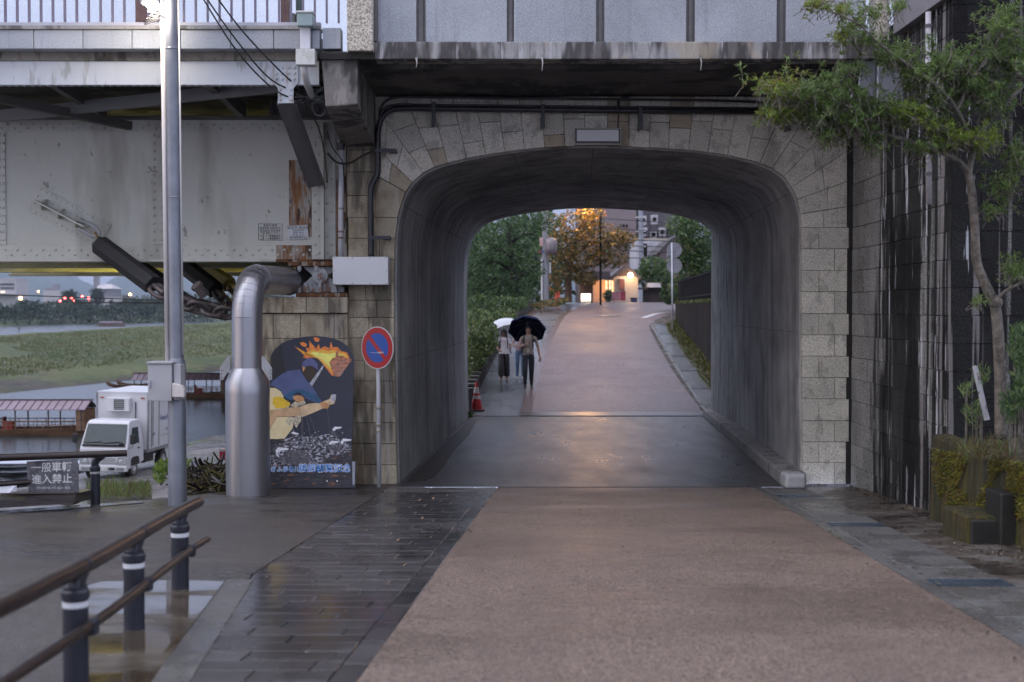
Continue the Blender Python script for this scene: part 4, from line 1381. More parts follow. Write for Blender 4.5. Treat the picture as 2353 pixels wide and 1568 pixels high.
# ================================================================== mossy planter
def mossmat():
    m = NT('mossy_concrete')
    x, y, z = m.sep()
    c = m.mix(m.rng(m.noise((3, 3, 2), 5), 0.3, 0.7), (0.035, 0.030, 0.018), (0.085, 0.075, 0.05))
    c = m.mix(m.rng(m.noise((6, 6, 1.2), 5, 0.65, 'pos', (2, 2, 2)), 0.40, 0.58, 0, 0.95), c, (0.085, 0.082, 0.012))
    c = m.mix(m.rng(m.noise((9, 9, 1.0), 4, 0.6, 'pos', (5, 1, 8)), 0.5, 0.64, 0, 0.8), c, (0.12, 0.075, 0.018))
    c = m.mix(m.rng(m.noise((16, 16, 2.0), 4, 0.7, 'pos', (1, 9, 2)), 0.45, 0.62, 0, 0.85), c, (0.014, 0.012, 0.007))
    c = m.scale(c, m.rng(m.noise(90, 2), 0.3, 0.7, 0.4, 1.6))
    m.base(c); m.rough(0.9)
    m.bump(m.noise((40, 40, 18), 4, 0.7), 1.0, 0.05)
    return m.mat
M['moss'] = mossmat()
M['dark_stone'] = mat('unlit_black_stone', (0.018, 0.017, 0.014), 0.6, var=0.4, sc=4, bump=0.5, bsc=30)  # black of the blocks' unlit sides, put into the stone colour
pln = thing('mossy_planter', 'low moss covered planter wall with soil at the foot of the retaining wall', 'planter', (4.8, 12.5, zn(12.5)))
m = MB()
def psec(Y, x0): return [(x0, Y), (x0 + 0.24, Y)]
prof = [(4.66, 14.18), (4.63, 13.4), (4.66, 12.6), (4.74, 11.6), (4.85, 10.4), (5.0, 9.0)]
ring = []
for x, y in prof:
    zg = zn(y)
    ring.append([V((x - 0.02, y, zg - 0.05)), V((x, y, zg + .5)), V((x + 0.01, y, 1.12)), V((x + 0.04, y, 1.165)), V((x + 0.20, y, 1.165)), V((x + 0.24, y, 1.0))])
for a, b in zip(ring, ring[1:]):
    for i in range(len(a) - 1):
        m.poly([a[i], a[i + 1], b[i + 1], b[i]])
m.poly(ring[0]); m.poly(ring[-1][::-1])
m.build('moss_wall', M['moss'], pln)
m = MB()
for a, b in zip(prof, prof[1:]):
    m.poly([(a[0] + .22, a[1], 1.09), (7.5, a[1], 1.2), (7.5, b[1], 1.2), (b[0] + .22, b[1], 1.09)])
m.build('planter_soil', M['soil'], pln)
m = MB(); m.box(4.30, 4.66, 12.02, 12.75, zn(12.4) - 0.05, zn(12.0) + 0.26); m.build('step_stone', [M['moss'], M['dark_stone']], pln, bev=0.03, seg=3)
o = bpy.data.objects[pln.children[-1].name]
m = MB(); m.box(4.32, 4.62, 11.985, 12.035, zn(12) - .03, zn(12) + .235); m.build('step_shade_face', M['dark_stone'], pln, bev=0.02, seg=3)  # thin plate painting the step's unlit front
m = MB(); m.box(4.56, 4.76, 11.90, 12.3, zn(12) - 0.05, zn(12) + 0.50); m.build('upright_stone', M['dark_stone'], pln, bev=0.02, seg=3)
stk = MB(); stk.tube([W(2268, 965, 13.0), W(2240, 842, 13.0)], [0.03, 0.028], 8)
tag(stk.build('white_stake', mat('peeling_white_stake', (0.50, 0.50, 0.54), 0.6, var=0.2, sc=9, streaks=[((0.12, 0.09, 0.08), (9, 9, 9), 0.58, 0.68, 0.8)]), smooth=True, auto=40), 'leaning white weathered stake beside the small tree in the planter', 'stake')

# ================================================================== the small tree
LM = [leafmat('dark_tree_leaf', (0.095, 0.155, 0.050), (0.165, 0.23, 0.075), 0.45), leafmat('mid_tree_leaf', (0.130, 0.190, 0.060), (0.195, 0.255, 0.080), 0.45), leafmat('young_tree_leaf', (0.18, 0.26, 0.035), (0.26, 0.33, 0.055), 0.4),
      leafmat('bronze_tree_leaf', (0.16, 0.15, 0.035), (0.22, 0.17, 0.05), 0.4)]
M['bark'] = mat('smooth_grey_bark', (0.16, 0.14, 0.115), 0.75, var=0.45, sc=14, bump=1.0, bsc=45, bdist=0.02, streaks=[((0.06, 0.05, 0.04), (12, 12, 4), 0.55, 0.7, 0.7)])
tree = thing('small_tree', 'small slender tree with long leafy boughs reaching over the arch from the planter', 'tree', W(2300, 1000, 12.8))
tr_ = MB()
def br(pts, r0, r1, n=8):
    q = [W(x, y, Y) for x, y, Y in pts]
    c = crom(q, 5)
    tr_.tube(c, [r0 + (r1 - r0) * i / (len(c) - 1) for i in range(len(c))], n)
    return c
br([(2300, 1010, 12.8), (2298, 860, 12.8), (2293, 760, 12.8), (2285, 700, 12.8), (2262, 650, 12.8), (2244, 600, 12.8), (2240, 520, 12.75), (2233, 440, 12.7), (2224, 395, 12.7)], 0.060, 0.038, 10)
tr_.ball(W(2287, 695, 12.8), 0.075, 10, 7)
br([(2224, 397, 12.7), (2200, 368, 12.6), (2150, 346, 12.5), (2080, 322, 12.4), (2000, 300, 12.3), (1930, 285, 12.2), (1850, 288, 12.1), (1775, 275, 12.0)], 0.030, 0.006)
br([(2226, 400, 12.7), (2240, 340, 12.8), (2268, 285, 13.0), (2310, 240, 13.1), (2370, 180, 13.2)], 0.032, 0.014)
br([(2238, 345, 12.8), (2200, 255, 12.5), (2150, 197, 12.3), (2090, 152, 12.2), (2020, 100, 12.0), (1970, 55, 11.9), (1905, 25, 11.8)], 0.024, 0.005)
br([(2020, 100, 12.0), (1985, 85, 12.0), (1940, 88, 12.0)], 0.010, 0.004, 5)
br([(2020, 100, 12.0), (2045, 60, 12.1), (2070, 10, 12.2)], 0.010, 0.004, 5)
br([(1975, 60, 11.9), (1990, 30, 11.9), (2010, -10, 11.9)], 0.009, 0.004, 5)
br([(2290, 692, 12.8), (2312, 668, 12.7), (2370, 640, 12.6)], 0.022, 0.010)
br([(2150, 346, 12.5), (2130, 300, 12.4), (2090, 262, 12.3)], 0.014, 0.005, 6)
br([(2080, 322, 12.4), (2060, 270, 12.3), (2020, 240, 12.2)], 0.012, 0.004, 6)
br([(2000, 300, 12.3), (1960, 250, 12.2), (1900, 215, 12.1), (1800, 205, 12.0)], 0.012, 0.004, 6)
br([(2200, 255, 12.5), (2230, 190, 12.6), (2290, 100, 12.7), (2330, 30, 12.8)], 0.018, 0.006, 6)
br([(2138, 190, 12.3), (2180, 140, 12.4), (2190, 90, 12.4)], 0.010, 0.004, 6)
tr_.build('trunk', M['bark'], tree, smooth=True)
cr_ = MB()
tw = MB()
def spray(c, size=1.0, pal=(0, 1), nl=12):
    """a twig end with a rosette of narrow leaves"""
    ax = V((R.uniform(-1, 1), R.uniform(-1, 1), R.uniform(-.2, 1))).normalized()
    for i in range(nl):
        t = R.uniform(0, 1)
        d = (ax * R.uniform(.1, .8) + V((R.uniform(-1, 1), R.uniform(-1, 1), R.uniform(-.7, .6)))).normalized()
        cr_.leaf(c + ax * (t * .07 - .03) * size, d, (0, 0, 1), R.uniform(.045, .085) * size, R.uniform(.014, .023) * size, R.choice(pal), R.uniform(-.1, .2))
    tw.tube([c - ax * .12 * size - V((0, 0, .03)), c], [0.004, 0.002], 4, cap=False)
CL = [(1790, 205, 55, 40, 75, 13), (1850, 215, 70, 42, 110, 1), (1930, 222, 70, 45, 130, 0), (1880, 268, 80, 30, 110, 0), (1960, 285, 70, 35, 110, 0), (2020, 255, 50, 40, 80, 1), (1785, 262, 50, 22, 50, 13),
      (2085, 262, 58, 28, 120, 2), (2150, 288, 55, 20, 70, 2), (2110, 172, 70, 55, 130, 0), (2180, 150, 70, 55, 120, 0), (2055, 132, 60, 40, 80, 0), (2235, 190, 60, 65, 130, 0), (2310, 60, 55, 60, 130, 1), (2335, 150, 40, 90, 120, 0),
      (2275, 225, 60, 50, 110, 0), (2205, 322, 65, 26, 130, 2), (2268, 322, 35, 38, 70, 2), (2120, 340, 40, 26, 50, 0), (1905, 312, 50, 22, 50, 0), (2000, 325, 40, 25, 40, 0),
      (1930, 25, 35, 22, 22, 13), (1955, 62, 35, 25, 26, 1), (1875, 10, 40, 18, 18, 13), (2000, 30, 35, 25, 20, 1), (1990, 95, 55, 25, 40, 1), (1935, 85, 30, 15, 18, 13), (2060, 20, 25, 25, 14, 1), (1950, 160, 45, 18, 28, 1),
      (2315, 430, 50, 45, 80, 0), (2340, 360, 30, 55, 60, 0), (2330, 625, 35, 35, 50, 1), (2280, 480, 30, 20, 18, 1), (2250, 690, 20, 12, 8, 1), (2290, 130, 50, 50, 70, 0), (2160, 230, 60, 40, 70, 1)]
for (x, y, rx, ry, n, p) in CL:
    pal = {0: (0, 0, 1), 1: (0, 1, 1), 2: (1, 2, 2), 13: (1, 2, 3)}[p]
    for i in range(int(n * 1.3)):
        a, r = R.uniform(0, 6.28), abs(R.gauss(0, .58))
        c = W(x + math.cos(a) * r * rx, y + math.sin(a) * r * ry, 12.35 + (x - 2000) / 600 + R.gauss(0, .22))
        spray(c, R.uniform(.8, 1.15), pal)
cr_.build('crown', LM, tree)
o = tw.build('twigs', M['bark'], tree); o['kind'] = 'stuff'

mo = MB()                                             # cushions of moss on the planter
for i in range(9000):
    t_ = R.random() ** .8
    Y0 = lerp_(14.1, 10.6, t_); xw = pw_(prof, Y0)
    z_ = zn(Y0) + R.random() ** .8 * .8
    if mn2.noise(V((Y0 * 3, z_ * 1.5, 2))) < -.05: continue
    mo.leaf((xw - .012 + R.uniform(-.008, .006), Y0, z_), (-1, R.uniform(-1, 1), R.uniform(-1.2, .3)), (R.uniform(-1, 1), R.uniform(-1, 1), 1), R.uniform(.015, .045), .016, R.choice((0, 0, 1, 2)))
o = mo.build('moss_cushions', [leafmat('olive_moss', (.12, .12, .015), (.18, .165, .022)), leafmat('rust_moss', (.16, .09, .018), (.21, .12, .025)), leafmat('lime_moss', (.16, .18, .018), (.21, .22, .025))], pln); o['kind'] = 'stuff'
TGD = leafmat('deep_green_shrub_leaf', (.03, .065, .018), (.055, .10, .028), .3)  # deeper green leaves for the planter shrub
# shrub and dry grass in the planter
def shrub(name, label, clumps, Yc, leaf, wd, mats, loc, cat='shrub', dY=.2, up=.6, stem=None, group=None):
    t = thing(name, label, cat, loc, group)
    mm, ss = MB(), MB()
    for (x, y, rx, ry, n) in clumps:
        for i in range(n):
            a, r = R.uniform(0, 6.28), math.sqrt(R.random())
            c = W(x + math.cos(a) * r * rx, y + math.sin(a) * r * ry, Yc + R.gauss(0, dY))
            d = V((R.uniform(-1, 1), R.uniform(-1, 1), R.uniform(-.3, 1) + up))
            mm.leaf(c, d, (R.uniform(-1, 1), R.uniform(-1, 1), 1), leaf * R.uniform(.7, 1.3), wd * R.uniform(.7, 1.3), R.randrange(len(mats)), R.uniform(0, .2))
        b = W(x, y + ry, Yc)
        for k in range(3):
            q = W(x + R.uniform(-.6, .6) * rx, y - ry * R.uniform(.2, .9), Yc)
            ss.tube(crom([V((b.x * .5 + q.x * .5, Yc, (stem if stem is not None else b.z))), (V(b) + q) / 2, q], 3), [0.012, 0.008, 0.006, 0.006, 0.005, 0.004, 0.003], 4)
    mm.build('leaves', mats, t)
    ss.build('stems', M['bark'], t)
    return t
shrub('planter_shrub', 'bright green narrow leaved shrub growing behind the tree in the planter', [(2338, 800, 22, 50, 260), (2348, 890, 18, 55, 260), (2325, 940, 22, 40, 200)], 12.3, .10, .022, [TGD, LM[0], TGD], W(2330, 1000, 12.3), stem=1.1)
shrub('planter_weed', 'sparse weed tuft beside the white stake', [(2220, 905, 14, 18, 40), (2255, 870, 18, 22, 60), (2240, 960, 22, 30, 90)], 13.2, .11, .014, [LM[1], LM[0]], W(2240, 990, 13.2), cat='weed', stem=1.1)
gm = MB()
for i in range(420):
    x, y = R.uniform(2215, 2353), R.uniform(965, 1012)
    p = W(x, y, 12.2 + R.uniform(-.1, .8)); p.z = 1.1
    gm.leaf(p, (R.uniform(-.8, .8), R.uniform(-.6, .6), R.uniform(.5, 1.2)), (R.uniform(-1, 1), R.uniform(-1, 1), .3), R.uniform(.1, .28), .010, R.choice((0, 0, 1)), R.uniform(-.1, .2))
tag(gm.build('dry_grass', [leafmat('dry_grass_blade', (0.11, 0.075, 0.035), (0.17, 0.12, 0.06)), LM[1]]), 'dry brown and green grass tufts along the planter rim', 'grass', kind='stuff')
# ================================================================== river side
def watermat(name, sc, b):
    m = NT(name)
    m.base((0.030, 0.040, 0.045))
    m.rough(0.22)
    m.bump(m.noise(sc, 4, 0.6), b, 0.1)
    return m.mat
ZW = -4.35
m = MB(); m.poly([(-4000, 58, ZW), (3000, 58, ZW), (3000, 4800, ZW), (-4000, 4800, ZW)])
m.v = [(-3000, 58, ZW), (-2.0, 58, ZW), (200, 300, ZW), (6000, 9000, ZW), (-8000, 9000, ZW)]; m.f = [(0, 1, 2, 3, 4)]
struct(m.build('river', watermat('river_water', (0.9, 0.35, 1), 0.3)))

def bankmat():
    m = NT('wet_stone_bank')
    c = m.mix(m.rng(m.noise(0.5, 5), 0.35, 0.65), (0.05, 0.045, 0.04), (0.15, 0.14, 0.135))
    c = m.scale(c, m.rng(m.noise((5, 2.5, 2), 3), 0.35, 0.65, 0.6, 1.4))
    c = m.mix(m.rng(m.noise((0.35, 0.3, 1), 5, 0.65, 'pos', (2, 7, 0)), 0.54, 0.66, 0, 0.9), c, (0.055, 0.075, 0.022))
    m.base(c)
    m.rough(m.rng(m.noise((0.4, 0.4, 1), 4), 0.4, 0.6, 0.2, 0.7))
    m.bump(m.noise(4, 5), 0.6, 0.08)
    return m.mat
PB = [(9, -0.25), (14, -0.3), (17, -0.35), (20, -1.3), (26, -2.5), (34, -3.05), (44, -3.37), (55, -3.7), (67, -4.15), (80, -5.2)]
def zbank(Y):
    for (a, b), (c, d) in zip(PB, PB[1:]):
        if Y <= c: return b + (d - b) * (Y - a) / (c - a)
    return -5.2
m = MB()
xsx = [-70, -50, -36, -28, -23, -20, -18.2, -17, -16.2, -15.6, -14.8, -13, -10, -8, -6, -4.8, -3.6]
ysx = [9, 11.5, 14, 17, 18.5, 20, 23, 26, 30, 34, 38, 41, 44, 48, 52, 55, 60, 67, 73, 80]
def bz(x, y):
    z = zbank(y) + 0.06 * math.sin(x * 1.7 + y) * (1 if y > 22 else 0)
    k = min(max((y - 40) / 8, 0), 1)                    # the bank dips into the water left of the apron
    if x < -15.6: z -= min((-15.6 - x) * 0.5, 2.0) * k
    else: z += 0.35 * k * min((x + 15.6) / 6, 1)
    return z
for a, b in zip(xsx, xsx[1:]):
    for c, d in zip(ysx, ysx[1:]):
        if b > -5 and d <= 17: continue
        m.poly([(a, c, bz(a, c)), (b, c, bz(b, c)), (b, d, bz(b, d)), (a, d, bz(a, d))])
struct(m.build('riverbank', bankmat(), smooth=True))

# gravel bar with grass between the two arms of the river
def barmat():
    m = NT('grassy_gravel_bar')
    x, y, z = m.sep()
    gr = m.mix(m.rng(m.noise(0.25, 5), 0.35, 0.65), (0.036, 0.032, 0.027), (0.075, 0.064, 0.054))
    gr = m.scale(gr, m.rng(m.noise(1.6, 3), 0.3, 0.7, 0.55, 1.5))
    gs = m.mix(m.rng(m.noise((0.10, 0.05, 0.1), 5), 0.35, 0.65), (0.040, 0.065, 0.018), (0.090, 0.108, 0.034))
    gs = m.mix(m.rng(m.noise(0.16, 5, 0.7, 'pos', (5, 5, 5)), 0.5, 0.68, 0, 0.6), gs, (0.15, 0.125, 0.065))
    gs = m.scale(gs, m.rng(m.noise(1.1, 4), 0.3, 0.7, 0.6, 1.4))
    f = m.math('ADD', m.rng(z, -4.3, -3.0, 0.0, 0.42), m.noise((0.12, 0.08, 0.2), 5, 0.7, 'pos', (1, 1, 1)))
    m.base(m.mix(m.rng(f, 0.48, 0.62), gr, gs))
    m.rough(0.85)
    m.bump(m.noise(1.2, 5, 0.7), 0.9, 0.4)
    return m.mat
def lerp(a, b, t): return a + (b - a) * t
m = MB()
cols = list(range(-160, 760, 20))
NTT = 22
grid = []
from mathutils import noise as mn
barpts = []
for px in cols:
    t0 = min(max(px / 460, -0.4), 1.3)
    yw, yr = lerp(908, 860, t0), lerp(770, 743, t0)
    Yw = 6.9 * F / (yw - 708.7)
    Yr = lerp(205, 290, t0)
    zr = CAMZ - (yr - 708.7) / F * Yr
    colp = []
    for i in range(NTT + 1):
        t = i / NTT
        Y = lerp(Yw, Yr, t)
        g = t ** 0.6
        z = lerp(ZW - 0.15, zr, g) + mn.noise(V((px * .02, t * 4, 1))) * .35 * min(1, t * 5) * (1 - t * .6)
        colp.append(V(((px - CX) / F * Y, Y, z)))
    colp.append(V(((px - CX) / F * (Yr + 25), Yr + 25, ZW - 0.6)))
    grid.append(colp)
for a, b in zip(grid, grid[1:]):
    for i in range(NTT + 1):
        m.poly([a[i], b[i], b[i + 1], a[i + 1]])
        if 2 < i < NTT - 2: barpts.append((a[i], b[i], b[i + 1], a[i + 1]))
struct(m.build('gravel_bar', barmat(), smooth=True))
gm = MB()
GM = [leafmat('bar_grass_blade', (0.06, 0.09, 0.025), (0.11, 0.13, 0.04), 0.35), leafmat('dry_bar_grass', (0.15, 0.125, 0.06), (0.19, 0.16, 0.08), 0.35)]
for k in range(15000):
    q = R.choice(barpts)
    u, v = R.random(), R.random()
    p = q[0].lerp(q[1], u).lerp(q[3].lerp(q[2], u), v)
    if mn.noise(V((p.x * .05, p.y * .03, 3))) + (p.z + 3.6) * .35 < -0.05: continue
    h = R.uniform(.15, .38)
    for j in range(2):
        gm.leaf(p + V((R.uniform(-.3, .3), R.uniform(-.3, .3), -.05)), (R.uniform(-.5, .5), R.uniform(-.5, .5), 1), (R.uniform(-1, 1), R.uniform(-1, 1), .2), h, h * .22, R.choice((0, 0, 0, 1)), .1)
tag(gm.build('bar_grass', GM), 'rough green and dry grass covering the gravel bar across the water', 'grass', kind='stuff')
rk = MB()
for k in range(420):
    q = R.choice([b for b in barpts[:len(barpts)]])
    p = q[0].lerp(q[2], R.random())
    if p.z > -2.4: continue
    r = R.uniform(.08, .22)
    rk.ball(p, r, 5, 3, 0, (1, 1, .6))
tag(rk.build('bar_stones', mat('pale_river_stone', (0.24, 0.22, 0.22), 0.7, rnd=.2)), 'pale loose stones on the flank of the gravel bar', 'stones', kind='stuff')

# far bank, treeline, hills
m = MB()
fb = [(-200, 752), (0, 751), (120, 747), (230, 742.5), (330, 741), (460, 738), (700, 734), (1100, 730)]
fbp = [V(((x - CX) / F * (6.9 * F / (y - 708.7)), 6.9 * F / (y - 708.7), ZW)) for x, y in fb]
for a, b in zip(fbp, fbp[1:]):
    a2, b2 = a + V((a.x * .03, a.y * .03, 2.2)), b + V((b.x * .03, b.y * .03, 2.2))
    a3, b3 = V((a.x * 13, a.y * 13, -1.0)), V((b.x * 13, b.y * 13, -1.0))
    m.poly([a - V((0, 0, .3)), b - V((0, 0, .3)), b2, a2]); m.poly([a2, b2, b3, a3])
struct(m.build('far_bank', mat('far_bank_grass', (0.055, 0.075, 0.030), 0.9, var=0.4, sc=0.03, bump=0), smooth=True))
TLM = [leafmat('far_willow_leaf', (0.030, 0.052, 0.026), (0.050, 0.075, 0.034), 0.1, sc=.05), leafmat('far_dark_leaf', (0.020, 0.036, 0.020), (0.034, 0.052, 0.026), 0.1, sc=.05)]
tl = MB()
def blob(mb, c, r, n, s, sq=.8, mats=(0, 1)):
    for i in range(n):
        d = V((R.gauss(0, 1), R.gauss(0, 1), R.gauss(0, 1))).normalized()
        q = V(c) + V((d.x * r, d.y * r, d.z * r * sq)) * (R.random() ** .35)
        mb.leaf(q, d + V((R.uniform(-1, 1), R.uniform(-1, 1), R.uniform(-1, 1))), (R.uniform(-1, 1), R.uniform(-1, 1), 1), s * R.uniform(.7, 1.4), s * R.uniform(.5, .9), R.choice(mats), .2)
top = [(-120, 690), (0, 712), (40, 698), (60, 690), (100, 688), (150, 686), (200, 688), (240, 700), (268, 696), (285, 674), (320, 672), (350, 680), (385, 672), (420, 668), (460, 664), (500, 668), (560, 660), (700, 655)]
for k in range(64):
    px = lerp(-100, 640, k / 63) + R.uniform(-5, 5)
    for (a, b), (c, d) in zip(top, top[1:]):
        if a <= px <= c: ty = b + (d - b) * (px - a) / (c - a)
    Y0 = lerp(500, 640, min(max(px / 400, 0), 1)) + R.uniform(0, 60)
    zt_ = CAMZ + (708.7 - ty) / F * Y0
    hgt = zt_ + 3.2
    for j in range(3):
        r = max(hgt * R.uniform(.28, .42), 2.0)
        c = V(((px - CX) / F * Y0 + R.uniform(-6, 6), Y0 + R.uniform(-10, 15), -3.0 + hgt * R.uniform(.25, .68)))
        blob(tl, c, r, 70, 1.5)
for k in range(60):
    px = lerp(-100, 640, k / 59)
    Y0 = lerp(490, 630, min(max(px / 400, 0), 1))
    blob(tl, V(((px - CX) / F * Y0, Y0, -2.2)), R.uniform(2, 4), 40, 1.3)
tag(tl.build('far_treeline', TLM), 'bluish belt of willow scrub along the far river bank', 'treeline', kind='stuff')
m = MB()
hills = [(-900, 560), (-400, 575), (-100, 560), (60, 590), (120, 612), (165, 632), (212, 655), (230, 658), (262, 640), (300, 622), (360, 610), (430, 622), (520, 600), (700, 590), (900, 600), (1100, 560), (1400, 520), (1800, 520), (2400, 560)]
hp = crom([V((x, y, 0)) for x, y in hills], 5)
HY = [4800, 5600, 6400, 7400, 8400, 9300]
HG = [0, .45, .8, 1.0, .6, 0]
rows = []
for p in hp:
    Yc = 7400
    h = (708.7 - p.y) / F * Yc + CAMZ
    rows.append([V(((p.x - CX) / F * Y, Y, -6 + (h + 6) * g * (1 + .25 * mn.noise(V((p.x * .012, Y * .001, 0))) * (0 if g == 1 else 1)) + (10 * mn.noise(V((p.x * .06, Y * .005, 2))) if g else 0))) for Y, g in zip(HY, HG)])
for a, b in zip(rows, rows[1:]):
    for i in range(len(HY) - 1):
        m.poly([a[i], b[i], b[i + 1], a[i + 1]])
struct(m.build('hills', mat('wooded_hillside', (0.035, 0.055, 0.030), 0.95, var=0.35, sc=0.002, bump=0), smooth=True))

# two round trees, a hall with a chimney tower and other far buildings
def roundtree(px, py, rx, Y, base, label):
    c = W(px, py, Y)
    t = thing('park_tree', label, 'tree', (c.x, Y, base))
    mm = MB(); r = rx / F * Y
    for j in range(7):
        blob(mm, c + V((R.uniform(-.5, .5) * r, R.uniform(-.5, .5) * r, R.uniform(-.35, .35) * r)), r * .62, 120, 1.1, .9)
    mm.build('crown', TLM, t)
    mm = MB(); mm.tube([(c.x, Y, base), (c.x, Y, c.z)], [.6, .35], 6); mm.build('trunk', M['bark'], t)
roundtree(163, 681, 19, 690, -2, 'round dark tree behind the red lights on the far bank')
roundtree(229, 680, 19, 690, -2, 'round dark tree in front of the far brick hall')
M['bld_white'] = mat('pale_far_wall', (0.50, 0.47, 0.48), 0.7, var=.06, sc=.05, bump=0)
M['bld_glass'] = mat('dark_far_window', (0.05, 0.06, 0.08), 0.2, bump=0)
M['bld_grey'] = mat('grey_far_wall', (0.26, 0.25, 0.28), 0.7, var=.08, sc=.05, bump=0)
def fbox(t, nm, p0, p1, Y, d, mt, bz_=None):
    a, b = W(p0[0], p1[1], Y), W(p1[0], p0[1], Y)
    mm = MB(); mm.box(a.x, b.x, Y, Y + d, bz_ if bz_ is not None else a.z, b.z); return mm.build(nm, mt, t)
t = thing('school_building', 'white flat roofed building with rows of windows on the far bank', 'building', W(10, 695, 780))
fbox(t, 'wall', (-60, 644), (37, 700), 780, 20, M['bld_white'], -3)
fbox(t, 'roof', (-60, 640.5), (37.5, 643.7), 779.8, 21, M['bld_white'])
for r_ in range(2):
    for c_ in range(8):
        fbox(t, 'window', (0.5 + c_ * 4.1, 651 + r_ * 9.3), (3.4 + c_ * 4.1, 655.5 + r_ * 9.3), 779.5, .4, M['bld_glass'])
fbox(t, 'canopy', (-60, 675), (38, 677), 775, 5, M['bld_white'])
fbox(t, 'lit_window', (2, 670), (10, 672.5), 779.4, .4, emit('far_lit_window', (1, .8, .5), 1.2))
t = thing('brick_hall', 'grey brick hall with a pale hipped roof and chimney tower on the far bank', 'building', W(235, 695, 760))
fbox(t, 'wall', (219, 664), (257, 700), 760, 18, M['bld_grey'], -3)
a, b = W(222, 664, 759), W(259, 664, 759)
mm = MB(); apex = W(241, 653, 768)
mm.faces([(a.x, 758.5, a.z), (b.x, 758.5, a.z), (b.x, 779, a.z), (a.x, 779, a.z), (apex.x - 4, 768, apex.z), (apex.x + 4, 768, apex.z)], [(0, 1, 5, 4), (1, 2, 5), (2, 3, 4, 5), (3, 0, 4), (0, 3, 2, 1)])
mm.build('roof', M['bld_white'], t)
fbox(t, 'tower', (215, 632), (226, 668), 765, 3, M['bld_grey'], -3)
t = thing('works_building', 'pale stepped works building between the school and the red lights', 'building', W(120, 695, 770))
fbox(t, 'wall', (99, 668), (140, 700), 770, 15, M['bld_white'], -3)
fbox(t, 'tower', (121, 653), (131, 669), 772, 5, M['bld_grey'])
fbox(t, 'annex', (104, 661), (120.6, 668), 774, 6, M['bld_grey'])
t = thing('long_shed', 'low pale shed to the right of the brick hall on the far bank', 'building', W(270, 695, 740))
fbox(t, 'wall', (238, 681), (300, 700), 740, 10, M['bld_white'], -3)
fbox(t, 'roof', (236, 677), (290, 680.8), 739.5, 11, M['bld_grey'])
# lights across the river
M['red_glow'] = emit('red_signal_glow', (1.0, 0.06, 0.05), 14.0)
M['amber_glow'] = emit('amber_lamp_glow', (1.0, 0.42, 0.10), 22.0)
for i, (x, y) in enumerate(((149, 685), (164, 684.5), (170, 692), (189, 682), (204, 685), (203.5, 692), (138, 692))):
    t = thing('red_light', 'small red light glowing on the far bank below the round trees', 'light', W(x, 700, 660), 'red lights on the far bank')
    mm = MB(); mm.ball(W(x, y, 660), .55 if y < 690 else .42, 8, 6); mm.build('lens', M['red_glow'], t)
    mm = MB(); mm.tube([W(x, y, 660), W(x, 700, 660)], .12, 5); mm.build('post', M['mullion'], t)
for i, (x, y, r, lb_) in enumerate(((47, 686, .8, 'bright amber street lamp in front of the far school building'), (299, 677, .55, 'amber lamp above the long shed on the far bank'), (88, 670, .4, 'pale amber lamp above the works building'))):
    t = thing('amber_lamp', lb_, 'lamp', W(x, 702, 650))
    mm = MB(); mm.ball(W(x, y, 650), r, 8, 6); mm.build('globe', M['amber_glow'], t)
    mm = MB(); mm.tube([W(x, y, 650), W(x, 702, 650)], .12, 5); mm.build('post', M['mullion'], t)
mm = MB(); mm.tube(crom([W(-20, 676.5, 40), W(190, 684, 42), W(385, 691, 44)], 5), 0.018, 5)
tag(mm.build('span_wire', M['black_cable'], smooth=True), 'thin black wire strung level across the river view', 'cable')

